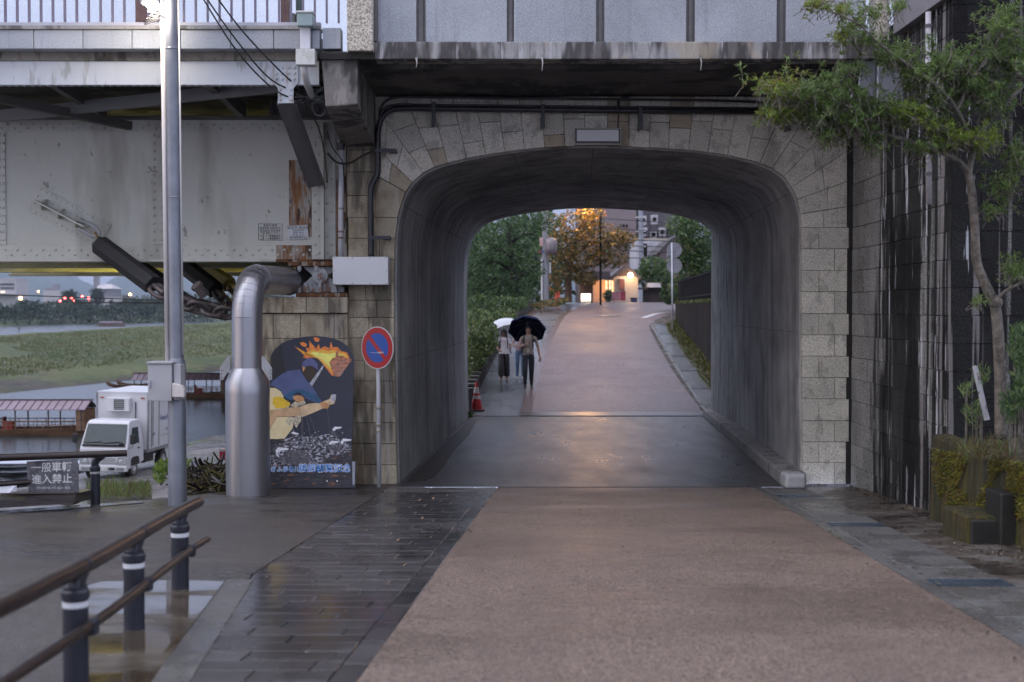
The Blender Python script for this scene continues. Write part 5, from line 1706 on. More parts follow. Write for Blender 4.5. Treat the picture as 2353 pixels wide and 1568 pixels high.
# ------------------------------------------------------------------ boats
M['boat_wood'] = mat('varnished_brown_boat_wood', (0.19, 0.105, 0.055), 0.5, var=.25, sc=1.5, kind='obj', streaks=[((0.08, 0.04, 0.025), (0.6, 3, 9), .5, .65, .6)])
M['boat_roof'] = mat('mauve_sheet_roof', (0.24, 0.175, 0.21), 0.35, var=.1, sc=.8, kind='obj', bump=.03)
M['boat_dark'] = mat('dark_boat_trim', (0.05, 0.035, 0.035), 0.6, kind='obj')
def pleasure_boat(label, loc, L, rot=0.0, parts=True, sc=1.0):
    t = thing('roofed_boat', label, 'boat', loc, 'roofed pleasure boats', rot=(0, 0, rot), scale=sc)
    mm = MB()
    n = 14
    sec = []
    for i in range(n + 1):
        u = -1 + 2 * i / n
        wd_ = 1.0 * (1 - abs(u) ** 4 * .75)
        rise = .30 * abs(u) ** 3
        x = u * L / 2
        sec.append([V((x, -wd_ * .75, -.12 + rise * .4)), V((x, -wd_, .36 + rise)), V((x, -wd_ * .92, .38 + rise)), V((x, -wd_ * .85, .22 + rise)), V((x, wd_ * .85, .22 + rise)), V((x, wd_ * .92, .38 + rise)), V((x, wd_, .36 + rise)), V((x, wd_ * .75, -.12 + rise * .4))])
    for a, b in zip(sec, sec[1:]):
        for i in range(7): mm.poly([a[i], a[i + 1], b[i + 1], b[i]])
    mm.poly(sec[0]); mm.poly(sec[-1][::-1])
    mm.build('hull', M['boat_wood'], t, local=True)
    r0, r1 = -L * .42, L * .40
    mm = MB()
    mm.hexa([(r0, -1.05, 1.42), (r1, -1.05, 1.42), (r1, 0, 1.85), (r0, 0, 1.85), (r0, -1.05, 1.46), (r1, -1.05, 1.46), (r1, 0, 1.90), (r0, 0, 1.90)])
    mm.hexa([(r0, 0, 1.85), (r1, 0, 1.85), (r1, 1.05, 1.42), (r0, 1.05, 1.42), (r0, 0, 1.90), (r1, 0, 1.90), (r1, 1.05, 1.46), (r0, 1.05, 1.46)])
    rf = mm.build('roof', M['boat_roof'], t, local=True)
    k = int((r1 - r0) / .42)
    for i in range(k + 1):
        mm = MB(); x = r0 + (r1 - r0) * i / k
        mm.bar((x, -1.05, 1.475), (x, 0, 1.915), .03, .03); mm.build('roof_seam', M['boat_dark'], rf, local=True)
    mm = MB(); mm.bar((r0 - .1, 0, 1.92), (r1 + .1, 0, 1.92), .12, .06); mm.build('ridge', M['boat_dark'], rf, local=True)
    for i in range(6):
        for y in (-.92, .92):
            x = r0 + .25 + (r1 - r0 - .5) * i / 5
            mm = MB(); mm.box(x - .03, x + .03, y - .03, y + .03, .30, 1.46 if y < 0 else 1.5); mm.build('roof_post', M['boat_dark'], t, local=True)
    for y in (-.95, .95):
        mm = MB(); mm.bar((r0, y, .82), (r1 - .6, y, .82), .04, .05); mm.bar((r0, y, .62), (r1 - .6, y, .62), .03, .04)
        kk = int((r1 - r0) / .5)
        for i in range(kk): mm.bar((r0 + .1 + i * .5, y, .36), (r0 + .1 + i * .5, y, .84), .035, .035)
        mm.build('rail', M['boat_wood'], t, local=True)
    mm = MB(); mm.box(r1 - .55, r1 - .1, -.93, .93, .3, 1.42); mm.build('end_cabin', M['boat_wood'], t, local=True)
    for i in range(4):
        mm = MB(); x = r0 + .8 + i * 1.3; mm.box(x, x + .55, -.4, .0, .3, .78); mm.box(x, x + .08, -.4, .0, .78, 1.0); mm.build('seat', mat('red_boat_seat', (0.30, 0.03, 0.02), 0.5), t, local=True)
    return t
p = W(110, 1000, 69.8)
pleasure_boat('roofed wooden pleasure boat with mauve roof moored left of the truck', (p.x - 2.2, 69.8, ZW), 11.5)
p = W(452, 915, 98.5)
pleasure_boat('roofed wooden pleasure boat seen between the lamp pole and the steel pipe', (p.x - 1.0, 98.5, ZW), 9.0)
p = W(256, 749, 488)
pleasure_boat('small pleasure boat sailing far out on the river', (p.x, 488, ZW), 10.5, rot=0.05, sc=1.0)
for i, (x, y, lb_) in enumerate(((283, 893, 'brown wooden rowing boat beached on the gravel, left one of two'), (306, 890, 'brown wooden rowing boat beached on the gravel, right one of two'))):
    Y0 = 6.7 * F / (y - 708.7)
    t = thing('rowing_boat', lb_, 'boat', ((x - CX) / F * Y0, Y0, ZW + .2), 'beached rowing boats', rot=(0, 0.05, .5), scale=.6)
    mm = MB(); sec = []
    for k in range(9):
        u = -1 + k / 4
        wd_ = .55 * (1 - abs(u) ** 3 * .95); rs = .5 * max(0, -u) ** 3 + .2 * max(u, 0) ** 3
        sec.append([V((u * 2.4, -wd_ * .6, rs)), V((u * 2.4, -wd_, .5 + rs)), V((u * 2.4, -wd_ * .85, .5 + rs)), V((u * 2.4, 0, .2 + rs)), V((u * 2.4, wd_ * .85, .5 + rs)), V((u * 2.4, wd_, .5 + rs)), V((u * 2.4, wd_ * .6, rs))])
    for a, b in zip(sec, sec[1:]):
        for q in range(7): mm.poly([a[q], a[(q + 1) % 7], b[(q + 1) % 7], b[q]])
    mm.build('hull', M['boat_wood'], t, local=True)
    mm = MB(); mm.box(-.1, .15, -.5, .5, .38, .43); mm.build('thwart', M['boat_wood'], t, local=True)
# ================================================================== the lane beyond the tunnel
Ls = [(30.2, .45), (36.4, .72), (42, 1.02), (48, 1.40), (56, 2.05), (62.6, 2.63), (67, 3.3), (71, 4.2), (76, 5.0)]
Rs = [(30.2, 4.57), (36, 4.80), (40, 4.98), (48, 5.45), (56, 5.97), (60, 6.7), (64, 8.0), (70, 10.5), (76, 13.0)]
Fs = [(30.2, -1.02), (37, -.80), (42, -.62), (48, -.30), (56, .18), (62, .60), (69, 1.5), (73, 2.2), (76, 2.6)]
def pw(t, Y):
    for (a, b), (c, d) in zip(t, t[1:]):
        if Y <= c: return b + (d - b) * (Y - a) / (c - a)
    return t[-1][1]
YU = [30.2, 31, 32, 34, 37, 40, 44, 48, 52, 56, 59, 62, 65, 68, 70, 72, 74, 76]
def strip(name, f0, f1, mt, dz=0.0, ys=YU):
    mm = MB()
    for a, b in zip(ys, ys[1:]):
        mm.poly([(f0(a), a, zu(a) + dz), (f1(a), a, zu(a) + dz), (f1(b), b, zu(b) + dz), (f0(b), b, zu(b) + dz)])
    return struct(mm.build(name, mt, smooth=True))
M['lane'] = wet('wet_pinkish_lane', (0.122, 0.088, 0.094), 0.43, 0.55, (0.25, 0.12, 1), speck=0.4, spsc=30, bump=0.6, bdist=0.012, dark=0.8)
strip('uphill_lane', lambda y: pw(Ls, y), lambda y: pw(Rs, y), M['lane'], 0.002)
bm_ = NT('wet_blue_grey_sidewalk')
bt = bm_.n('ShaderNodeTexBrick')
bt.inputs['Scale'].default_value = 1.0
bt.inputs['Brick Width'].default_value = 0.6; bt.inputs['Row Height'].default_value = 0.24; bt.inputs['Mortar Size'].default_value = 0.012
bt.inputs['Color1'].default_value = (0.085, 0.09, 0.10, 1); bt.inputs['Color2'].default_value = (0.12, 0.125, 0.135, 1); bt.inputs['Mortar'].default_value = (0.03, 0.03, 0.032, 1)
bm_.l(bm_.coord('pos'), bt.inputs['Vector'])
bm_.base(bt.outputs['Color']); bm_.rough(bm_.rng(bm_.noise((.6, .4, 1), 4), .4, .6, .24, .40)); bm_.bump(bm_.noise(20, 3), .12, .004)
strip('sidewalk', lambda y: pw(Fs, y), lambda y: pw(Ls, y) - .28, bm_.mat, 0.001)
strip('brown_kerb_course', lambda y: pw(Ls, y) - .277, lambda y: pw(Ls, y) - .003, mat('wet_brown_brick', (0.13, 0.09, 0.085), 0.25, var=.3, sc=3), 0.003)
strip('threshold', lambda y: pw(Ls, 30.2) - .3, lambda y: pw(Rs, 30.2) + .5, mat('dark_wet_threshold', (0.05, 0.045, 0.04), 0.3, var=.3), 0.008, [30.21, 30.5, 30.8])
# flat ground at the crest and the land around
mm = MB(); mm.poly([(-30, 75.9, zu(80)), (60, 75.9, zu(80)), (400, 600, zu(80)), (-30, 600, zu(80))])
struct(mm.build('crest_ground', M['lane']))
mm = MB()
for a, b in zip(YU, YU[1:]):
    mm.poly([(pw(Rs, a), a, zu(a) - .004), (40, a, zu(a) - .004), (40, b, zu(b) - .004), (pw(Rs, b), b, zu(b) - .004)])
    mm.poly([(-1.6, a, zu(a) - .03), (pw(Fs, a), a, zu(a) - .004), (pw(Fs, b), b, zu(b) - .004), (-1.6, b, zu(b) - .03)])
    mm.poly([(-9, a, -4.6), (-1.6, a, zu(a) - .03), (-1.6, b, zu(b) - .03), (-9, b, -4.6)])
struct(mm.build('lane_verge', M['soil']))
# painted lines
M['line'] = mat('worn_white_road_paint', (0.62, 0.61, 0.62), 0.35, var=.1, sc=6, bump=.1)
def ribbon(name, pts, w, mt):
    m3 = MB()
    for a, b in zip(pts, pts[1:]):
        d = (b - a); s = V((-d.y, d.x, 0)).normalized() * w / 2
        m3.poly([a - s + V((0, 0, .006)), a + s + V((0, 0, .006)), b + s + V((0, 0, .006)), b - s + V((0, 0, .006))])
    return struct(m3.build(name, mt))
ribbon('painted_line', crom([GU(1478, 731), GU(1490, 727), GU(1510, 721), GU(1540, 717)], 5), .28, M['line'])
ribbon('stop_mark', [GU(1372, 727), GU(1412, 724)], 1.0, mat('faded_cream_mark', (0.45, 0.40, 0.30), .35, var=.2))
# gutter with cover slabs on the right of the lane
g2 = struct(thing('lane_gutter', None, None, (5.2, 36, zu(36))))
def gx(Y): return pw([(30.3, 4.62), (40, 5.10), (48, 5.60), (57, 6.18)], Y)
yy = 31.0; i = 0
ylist = []
while yy < 57:
    if i % 7 == 6: ylist.append((yy, yy + .55, 'grate')); yy += .55
    else: ylist.append((yy, yy + .62, 'cover_slab')); yy += .62
    i += 1
M['slab_wet'] = mat('wet_pale_cover_slab', (0.20, 0.205, 0.215), 0.17, var=.15, sc=2, rnd=.12, bump=.1)
for a, b, nm in ylist:
    x0, x1 = gx(a), gx(b)
    m3 = MB()
    if nm == 'cover_slab':
        m3.hexa([(x0 + .1, a + .01, zu(a) - .05), (x0 + .72, a + .01, zu(a) - .05), (x1 + .72, b - .01, zu(b) - .05), (x1 + .1, b - .01, zu(b) - .05),
                 (x0 + .1, a + .01, zu(a) + .012), (x0 + .72, a + .01, zu(a) + .012), (x1 + .72, b - .01, zu(b) + .012), (x1 + .1, b - .01, zu(b) + .012)])
        m3.build(nm, M['slab_wet'], g2)
    else:
        for k in range(13): m3.bar((x0 + .12 + k * .048, a + .01, zu(a) + .002), (x1 + .12 + k * .048, b - .01, zu(b) + .002), .012, .02)
        m3.build(nm, M['steel_grate'], g2)
m3 = MB()
for a, b in zip([30.9, 36, 42, 48, 57.5], [36, 42, 48, 57.5]):
    m3.hexa([(gx(a), a, zu(a) - .05), (gx(a) + .09, a, zu(a) - .05), (gx(b) + .09, b, zu(b) - .05), (gx(b), b, zu(b) - .05), (gx(a), a, zu(a) + .02), (gx(a) + .09, a, zu(a) + .02), (gx(b) + .09, b, zu(b) + .02), (gx(b), b, zu(b) + .02)])
m3.build('kerb_strip', M['concrete_pave'], g2)
# dark plank faced wall with a fence on top
pwl = thing('dark_garden_wall', 'dark vertically streaked garden wall with moss at its foot right of the lane', 'wall', (6.4, 44, zu(44)))
def wx(Y): return pw([(31, 5.75), (37.3, 5.98), (46, 6.55), (54, 7.05), (58, 7.4)], Y)
M['plank'] = mat('blackened_board_marked_concrete', (0.022, 0.020, 0.020), .95, spec=.08, var=.35, sc=(3), rnd=.3, bump=.3, streaks=[((0.05, 0.042, 0.038), (4, 4, .3), .55, .7, .7), ((0.02, 0.018, 0.018), (6, 6, .25), .5, .6, .8, (4, 4, 4))])
yy = 31.0
while yy < 57.5:
    b = yy + .9
    m3 = MB(); n = V((-1, .06, 0)).normalized() * .12
    p0, p1 = V((wx(yy) + .0, yy + .01, 0)), V((wx(b), b - .01, 0))
    m3.hexa([(p0.x, p0.y, zu(yy) - .2), (p0.x + .2, p0.y, zu(yy) - .2), (p1.x + .2, p1.y, zu(b) - .2), (p1.x, p1.y, zu(b) - .2),
             (p0.x, p0.y, 2.82), (p0.x + .2, p0.y, 2.82), (p1.x + .2, p1.y, 2.82), (p1.x, p1.y, 2.82)])
    m3.build('wall_panel', M['plank'], pwl)
    yy = b
m3 = MB()
mossl = [leafmat('orange_moss', (0.12, 0.085, 0.02), (0.10, 0.11, 0.025)), leafmat('green_moss', (0.06, 0.09, 0.02), (0.09, 0.12, 0.03))]
for i in range(2600):
    Y0 = R.uniform(31.5, 57); f_ = R.random() ** 2
    p = V((wx(Y0) - .02 - f_ * .45, Y0, zu(Y0) + .02 + (1 - f_) * R.uniform(0, .22)))
    m3.leaf(p, (R.uniform(-1, .2), R.uniform(-1, 1), R.uniform(.2, 1)), (R.uniform(-1, 1), R.uniform(-1, 1), 1), R.uniform(.06, .14), .05, R.choice((0, 0, 1)))
for i in range(1600):
    Y0 = R.uniform(31.5, 57)
    p = V((wx(Y0) + R.uniform(-.03, .2), Y0, 2.80))
    m3.leaf(p, (R.uniform(-1, .6), R.uniform(-1, 1), R.uniform(-.7, .5)), (R.uniform(-1, 1), R.uniform(-1, 1), 1), R.uniform(.06, .16), .06, R.choice((0, 1, 1)))
o = m3.build('moss', mossl, pwl); o['kind'] = 'stuff'
fn = thing('bar_fence', 'dark bar fence standing on the garden wall right of the lane', 'fence', (6.6, 44, 2.82))
M['iron'] = mat('dark_iron', (0.015, 0.015, 0.016), .85, spec=.1)
fb_ = None
for i in range(105):
    Y0 = 33 + i * .235
    m3 = MB(); m3.box(-.015, .015, -.015, .015, 0, .95)
    loc = V((wx(Y0) + .1, Y0, 2.82)) - WL[fn.name_full]
    if fb_ is None: fb_ = m3.build('bar', M['iron'], fn, local=True); fb_.location = loc
    else: share(fb_, 'bar', fn, loc)
for z in (3.0, 3.72):
    m3 = MB()
    for a, b in zip([33, 37.3, 46, 54, 57.6], [37.3, 46, 54, 57.6]): m3.bar((wx(a) + .1, a, z), (wx(b) + .1, b, z), .04, .05)
    m3.build('rail', M['iron'], fn)
# low guard fence on the left: capped posts and rails
gf = thing('guard_fence', 'low dark guard fence of capped concrete posts left of the wet sidewalk', 'fence', (-.9, 36, zu(36)))
M['post'] = mat('dark_mossy_concrete_post', (0.060, 0.058, 0.056), .6, var=.35, sc=5, kind='obj', rnd=.15, bump=.3)
gp = gc = None
yy = 30.9; pts = []
while yy < 66:
    pts.append(V((pw(Fs, yy) - .06, yy, zu(yy)))); yy += .84
for p in pts:
    loc = p - WL[gf.name_full]
    if gp is None:
        m3 = MB(); m3.box(-.08, .08, -.09, .09, -.1, .50); gp = m3.build('post', M['post'], gf, local=True, bev=.01, seg=1); gp.location = loc
        m3 = MB(); m3.box(-.12, .12, -.12, .12, .50, .58); gc = m3.build('cap', M['post'], gp, local=True, bev=.015, seg=1)
    else:
        o = share(gp, 'post', gf, loc); share(gc, 'cap', o)
for h in (.18, .38):
    m3 = MB(); m3.tube([p + V((0, 0, h)) for p in pts], .05, 6); m3.build('rail', M['post'], gf)

# ------------------------------------------------------------------ vegetation round the lane
LG = [leafmat('hedge_leaf_green', (0.060, 0.105, 0.028), (0.110, 0.160, 0.040), .3), leafmat('hedge_leaf_dark', (0.030, 0.060, 0.020), (0.055, 0.090, 0.028), .25), leafmat('hedge_leaf_pale', (0.13, 0.16, 0.05), (0.17, 0.19, 0.07), .3)]
def sb(name, label, cl, Y0, ls, lw, mats, dY=.5, cat='shrub', stem=None):
    return shrub(name, label, cl, Y0, ls, lw, mats, W(cl[0][0], cl[0][1] + cl[0][3], Y0), cat, dY, .4, stem)
sb('riverside_shrub', 'bright green leafy shrub beside the low guard fence nearest the tunnel', [(1080, 838, 16, 42, 700), (1098, 800, 26, 50, 1300), (1115, 778, 30, 45, 1300)], 35, .12, .05, LG, .5)
sb('riverside_shrub', 'green leafy shrub behind the guard fence level with the umbrellas', [(1135, 755, 34, 34, 1100), (1160, 738, 28, 26, 700), (1100, 742, 30, 30, 800)], 40, .13, .05, LG, .6)
sb('riverside_shrub', 'dark shrub at the upper end of the guard fence', [(1105, 705, 36, 24, 800), (1160, 705, 40, 20, 700), (1195, 700, 18, 14, 240)], 47, .16, .07, [LG[1], LG[1], LG[0]], .8)
def bigtree(name, label, trunk, branches, clumps, Y0, ls, mats, r0=.16, dY=.8, bark='bark_dark'):
    t = thing(name, label, 'tree', W(trunk[0][0], trunk[0][1], Y0))
    m3 = MB()
    c = crom([W(x, y, Y0) for x, y in trunk], 4); m3.tube(c, [r0 * (1 - .6 * i / (len(c) - 1)) for i in range(len(c))], 8)
    for b in branches:
        c = crom([W(x, y, Y0 + R.uniform(-.3, .3)) for x, y in b], 4); m3.tube(c, [r0 * .5 * (1 - .8 * i / (len(c) - 1)) for i in range(len(c))], 6)
    m3.build('trunk', M[bark], t, smooth=True)
    m3 = MB()
    for (x, y, rx, ry, n) in clumps:
        for i in range(n):
            a, r = R.uniform(0, 6.28), math.sqrt(R.random())
            p = W(x + math.cos(a) * r * rx, y + math.sin(a) * r * ry, Y0 + R.gauss(0, dY))
            m3.leaf(p, (R.uniform(-1, 1), R.uniform(-1, 1), R.uniform(-.8, .4)), (R.uniform(-.6, .6), R.uniform(-.6, .6), 1), ls * R.uniform(.7, 1.3), ls * R.uniform(.4, .6), R.randrange(len(mats)), R.uniform(-.1, .2))
    m3.build('crown', mats, t)
    return t
M['bark_dark'] = mat('wet_dark_bark', (0.035, 0.03, 0.026), .7, var=.3, sc=6)
M['bark_red'] = mat('russet_bark', (0.12, 0.07, 0.045), .75, var=.3, sc=6)
TG = [leafmat('cherry_leaf_green', (0.055, 0.110, 0.035), (0.090, 0.150, 0.050), .35), leafmat('cherry_leaf_dark', (0.024, 0.055, 0.024), (0.040, 0.075, 0.030), .25)]
bigtree('cherry_tree', 'broad dark green tree arching over the left side of the lane', [(1192, 715), (1187, 690), (1182, 650), (1178, 600), (1170, 560), (1172, 520)],
        [[(1183, 660), (1140, 640), (1105, 655), (1085, 665)], [(1180, 625), (1140, 602), (1110, 610), (1068, 640)], [(1176, 590), (1150, 575), (1120, 580)], [(1174, 560), (1200, 540), (1245, 530)], [(1182, 650), (1210, 625), (1250, 600)]],
        [(1100, 560, 40, 45, 620), (1150, 530, 55, 40, 900), (1205, 515, 50, 32, 700), (1250, 510, 30, 25, 320), (1110, 610, 40, 22, 600), (1170, 585, 50, 25, 900), (1210, 620, 40, 25, 700), (1100, 650, 34, 20, 500), (1150, 655, 40, 16, 500), (1200, 665, 36, 18, 500), (1165, 690, 50, 18, 600), (1080, 690, 20, 25, 300)],
        50, .15, TG, .20, .8)
TA = [leafmat('autumn_leaf_amber', (0.20, 0.11, 0.025), (0.26, 0.15, 0.03), .35), leafmat('autumn_leaf_olive', (0.09, 0.08, 0.022), (0.13, 0.10, 0.03), .3), leafmat('autumn_leaf_green', (0.045, 0.065, 0.022), (0.08, 0.085, 0.028), .3)]
bigtree('autumn_tree', 'amber and olive autumn tree at the crest of the lane', [(1306, 695), (1306, 650), (1308, 610), (1320, 560), (1340, 510)], [[(1308, 610), (1280, 580), (1262, 560)], [(1312, 590), (1360, 560), (1410, 545)], [(1308, 630), (1345, 615), (1400, 600)], [(1330, 540), (1350, 500), (1362, 470)]],
        [(1320, 520, 60, 38, 900), (1380, 540, 60, 30, 800), (1420, 552, 38, 22, 420), (1290, 570, 46, 34, 700), (1340, 585, 60, 28, 800), (1395, 592, 50, 22, 600), (1280, 625, 34, 22, 380), (1330, 625, 40, 18, 400), (1440, 545, 22, 14, 160), (1270, 660, 24, 24, 260), (1360, 492, 30, 16, 260), (1345, 640, 30, 14, 200)], 72, .24, TA, .22, 1.2, 'bark_red')
bigtree('garden_tree', 'dense green tree above the bar fence right of the lane', [(1606, 690), (1604, 640), (1600, 580), (1590, 530)], [[(1602, 600), (1570, 570), (1550, 560)], [(1602, 620), (1630, 590), (1645, 580)]],
        [(1565, 515, 34, 25, 500), (1600, 530, 45, 38, 900), (1585, 575, 45, 30, 800), (1625, 600, 36, 50, 900), (1590, 630, 44, 24, 650), (1560, 600, 26, 18, 260), (1630, 660, 30, 30, 400), (1560, 660, 22, 28, 300)], 63, .24, [TG[0], TG[1], LG[0]], .18, 1.0)
sb('corner_bush', 'rounded pale green bush in front of the white house', [(1500, 615, 32, 22, 500), (1490, 640, 36, 24, 600), (1520, 635, 24, 30, 400)], 82, .26, .14, [LG[0], TG[0], TG[1]], .8, 'bush')
sb('clipped_hedge', 'dark clipped hedge beside the round signs', [(1540, 680, 22, 22, 800), (1535, 655, 16, 18, 400)], 66, .16, .09, [TG[1], LG[1]], .5, 'hedge')
sb('doorway_shrub', 'small dark shrub beside the lit doorway', [(1398, 683, 10, 12, 200)], 78, .2, .1, [TG[1]], .3)
sb('verge_plants', 'low russet plants round the utility pole foot', [(1270, 700, 26, 6, 260), (1225, 706, 26, 8, 260), (1290, 694, 16, 5, 120)], 66, .2, .09, [TA[1], LG[1], TA[0]], .8, 'plants')
lf = MB()
for i in range(700):
    Y0 = R.uniform(52, 70); x = pw(Fs, Y0) + abs(R.gauss(0, .5))
    lf.leaf((x, Y0, zu(Y0) + .012), (R.uniform(-1, 1), R.uniform(-1, 1), .05), (0, 0, 1), .14, .09, R.randrange(2), .05)
tag(lf.build('fallen_leaves', [TA[0], leafmat('fallen_russet_leaf', (.2, .07, .03), (.25, .1, .04))]), 'fallen russet leaves on the upper sidewalk', 'leaves', kind='stuff')
wd2 = MB()
for k in range(40):
    px = lerp(900, 1260, k / 39)
    Y0 = R.uniform(110, 150)
    for j in range(2):
        blob(wd2, W(px, R.uniform(540, 690), Y0), R.uniform(2.5, 4), 70, .9)
for k in range(30):
    px = lerp(1680, 1900, k / 29)
    for j in range(3): blob(wd2, W(px, R.uniform(470, 690), R.uniform(90, 110)), R.uniform(2, 3), 60, .7)
tag(wd2.build('background_wood', [TG[1], TG[0]]), 'dark wooded slope closing the view behind the lane', 'wood', kind='stuff')

# ------------------------------------------------------------------ houses at the crest
M['tile_wall'] = mat('mauve_brown_tile_wall', (0.22, 0.18, 0.19), .6, var=.1, sc=.8, bump=0)
M['house_white'] = mat('white_rendered_wall', (0.50, 0.51, 0.56), .6, var=.06, sc=.6, bump=0)
M['roof_dark'] = mat('dark_roof_tiles', (0.06, 0.05, 0.055), .5, var=.25, sc=3)
M['cream'] = mat('cream_wall', (0.45, 0.39, 0.33), .6, var=.08, sc=.8, bump=0)
M['ac'] = mat('pale_unit_case', (0.48, 0.47, 0.50), .5, bump=0)
def hb(t, nm, p0, p1, Y, d, mt, base=None, bev=0):
    a, b = W(p0[0], p1[1], Y), W(p1[0], p0[1], Y)
    m3 = MB(); m3.box(a.x, b.x, Y, Y + d, a.z if base is None else base, b.z); return m3.build(nm, mt, t, bev=bev)
ZC = zu(80)
t = thing('hotel_block', 'tall mauve brown tiled building with rooftop units behind the houses', 'building', (W(1470, 690, 112).x, 112, ZC))
hb(t, 'wall', (1340, 430), (1462, 700), 112, 14, M['tile_wall'], ZC)
hb(t, 'wing', (1462.5, 548), (1560, 700), 112.5, 14, M['tile_wall'], ZC)
hb(t, 'back_wall', (1462.5, 400), (1600, 547.5), 116, 10, mat('dark_service_wall', (0.12, 0.11, 0.125), .7, bump=0))  # back wall in a darker grey than the tiled front
hb(t, 'ledge', (1350, 548), (1568, 553), 111.4, 1.2, M['cream'])
for k, (x, y) in enumerate(((1480, 535), (1502, 541), (1522, 535), (1478, 508), (1504, 506))):
    u = hb(t, 'condenser', (x - 7.5, y - 12), (x + 7.5, y + 9), 112.2, 1.2, M['ac'])
    m3 = MB(); c = W(x, y - 2, 112.1); m3.cyl(c, c + V((0, .09, 0)), .19, 14); m3.build('fan', M['iron'], u)
m3 = MB()
for i in range(9): m3.bar(W(1462 + i * 12, 551, 111.6), W(1462 + i * 12, 530, 111.6), .06, .06)
for y in (530, 537, 544): m3.bar(W(1462, y, 111.6), W(1560, y, 111.6), .05, .05)
m3.build('roof_railing', M['iron'], t)
for k in range(3): hb(t, 'vent_slot', (1424 + k * 7, 516), (1428 + k * 7, 522), 111.9, .2, M['iron'])
t = thing('white_house', 'white rendered house with a dark doorway below the tiled building', 'building', (W(1500, 690, 104).x, 104, ZC))
hb(t, 'wall', (1462, 554), (1540, 700), 104, 6, M['house_white'], ZC)
hb(t, 'recess', (1475, 560), (1487, 592), 103.9, .2, M['iron'])
hb(t, 'pilaster', (1492, 556), (1496, 690), 103.8, .3, M['ac'], ZC)
hb(t, 'pilaster', (1512, 556), (1515, 690), 103.8, .3, M['ac'], ZC)
hb(t, 'sign_board', (1452, 618), (1482, 636), 103.6, .2, mat('grey_blue_board', (0.25, 0.27, 0.31), .6, bump=0))
t = thing('gabled_house', 'brown house with a dark slanting gable right of the white house', 'building', (W(1530, 690, 96).x, 96, ZC))
a = [W(1517, 580, 96), W(1517, 700, 96), W(1600, 700, 96), W(1600, 520, 96), W(1545, 552, 96)]
for q in a[1:3]: q.z = ZC
m3 = MB(); m3.prism(a, (0, 7, 0)); m3.build('wall', M['tile_wall'], t)
m3 = MB(); m3.prism([W(1511, 586, 95.6), W(1545, 556, 95.6), W(1600, 524, 95.6), W(1600, 516, 95.6), W(1542, 549, 95.6), W(1509, 583, 95.6)], (0, 8, 0)); m3.build('roof', M['roof_dark'], t)
hb(t, 'gable_window', (1533, 584), (1546, 612), 95.7, .25, M['ac'])
hb(t, 'glass', (1534.5, 586), (1544.5, 610), 95.6, .1, M['bld_glass'])
# gatehouse with the lit doorway
t = thing('gatehouse', 'small gatehouse with tiled gable roof, wall lamp and warmly lit doorway at the crest', 'building', (W(1430, 697, 80).x, 80, ZC))
hb(t, 'wall', (1411, 635), (1466, 700), 80, 5, M['cream'], ZC)
m3 = MB(); m3.prism([W(1398, 640, 79.6), W(1432, 612, 79.6), W(1445, 612, 79.6), W(1474, 638, 79.6), W(1470, 642, 79.6), W(1440, 620, 79.6), W(1404, 644, 79.6)][::-1], (0, 6, 0)); m3.build('roof', M['roof_dark'], t)
m3 = MB(); m3.prism([W(1408, 641, 80.02), W(1436, 617, 80.02), W(1468, 640, 80.02)][::-1], (0, .3, 0)); m3.build('gable_boards', mat('dark_gable_boards', (0.07, 0.045, 0.04), .6), t)
hb(t, 'lean_to_roof', (1330, 624), (1402, 644), 78.8, 5, M['roof_dark'])
hb(t, 'porch_wall', (1332, 644.3), (1372, 700), 82, 1, mat('brown_porch_wall', (0.17, 0.10, 0.07), .6, bump=0), ZC)
hb(t, 'porch_side', (1363, 644.3), (1392, 700), 80.6, .5, mat('lamp_warm_plaster', (0.50, 0.36, 0.27), .6, var=.05, bump=0), ZC)  # warm lamp light put into the plaster colour
hb(t, 'lit_screen', (1392.3, 645), (1409, 686), 80.4, .3, emit('warm_lit_screen', (1.0, 0.60, 0.28), .8))
for y in (655, 665, 675): hb(t, 'screen_bar', (1392.3, y), (1409, y + .8), 80.3, .09, M['boat_wood'])
hb(t, 'dark_post', (1396, 640), (1399, 700), 79.7, .2, M['iron'], ZC)
hb(t, 'dark_post', (1402.5, 640), (1405.5, 700), 79.6, .2, M['ac'], ZC)
hb(t, 'sign_panel', (1423.5, 641), (1436, 666), 79.8, .15, mat('russet_sign_panel', (0.17, 0.07, 0.055), .5, bump=0))
hb(t, 'panel_frame', (1422, 639.5), (1437.5, 668), 79.96, .05, M['house_white'])
m3 = MB(); c = W(1448.5, 633, 79.6); m3.ball(c, .16, 10, 8); m3.build('wall_lamp', emit('warm_wall_lamp', (1.0, .72, .42), 14), t, smooth=True)
lamp('gatehouse_lamp', 'POINT', c + V((0, -.3, -.05)), 22, (1.0, .62, .35), t, .15)
lamp('doorway_lamp', 'POINT', W(1385, 655, 79.5), 32, (1.0, .50, .22), t, .2)
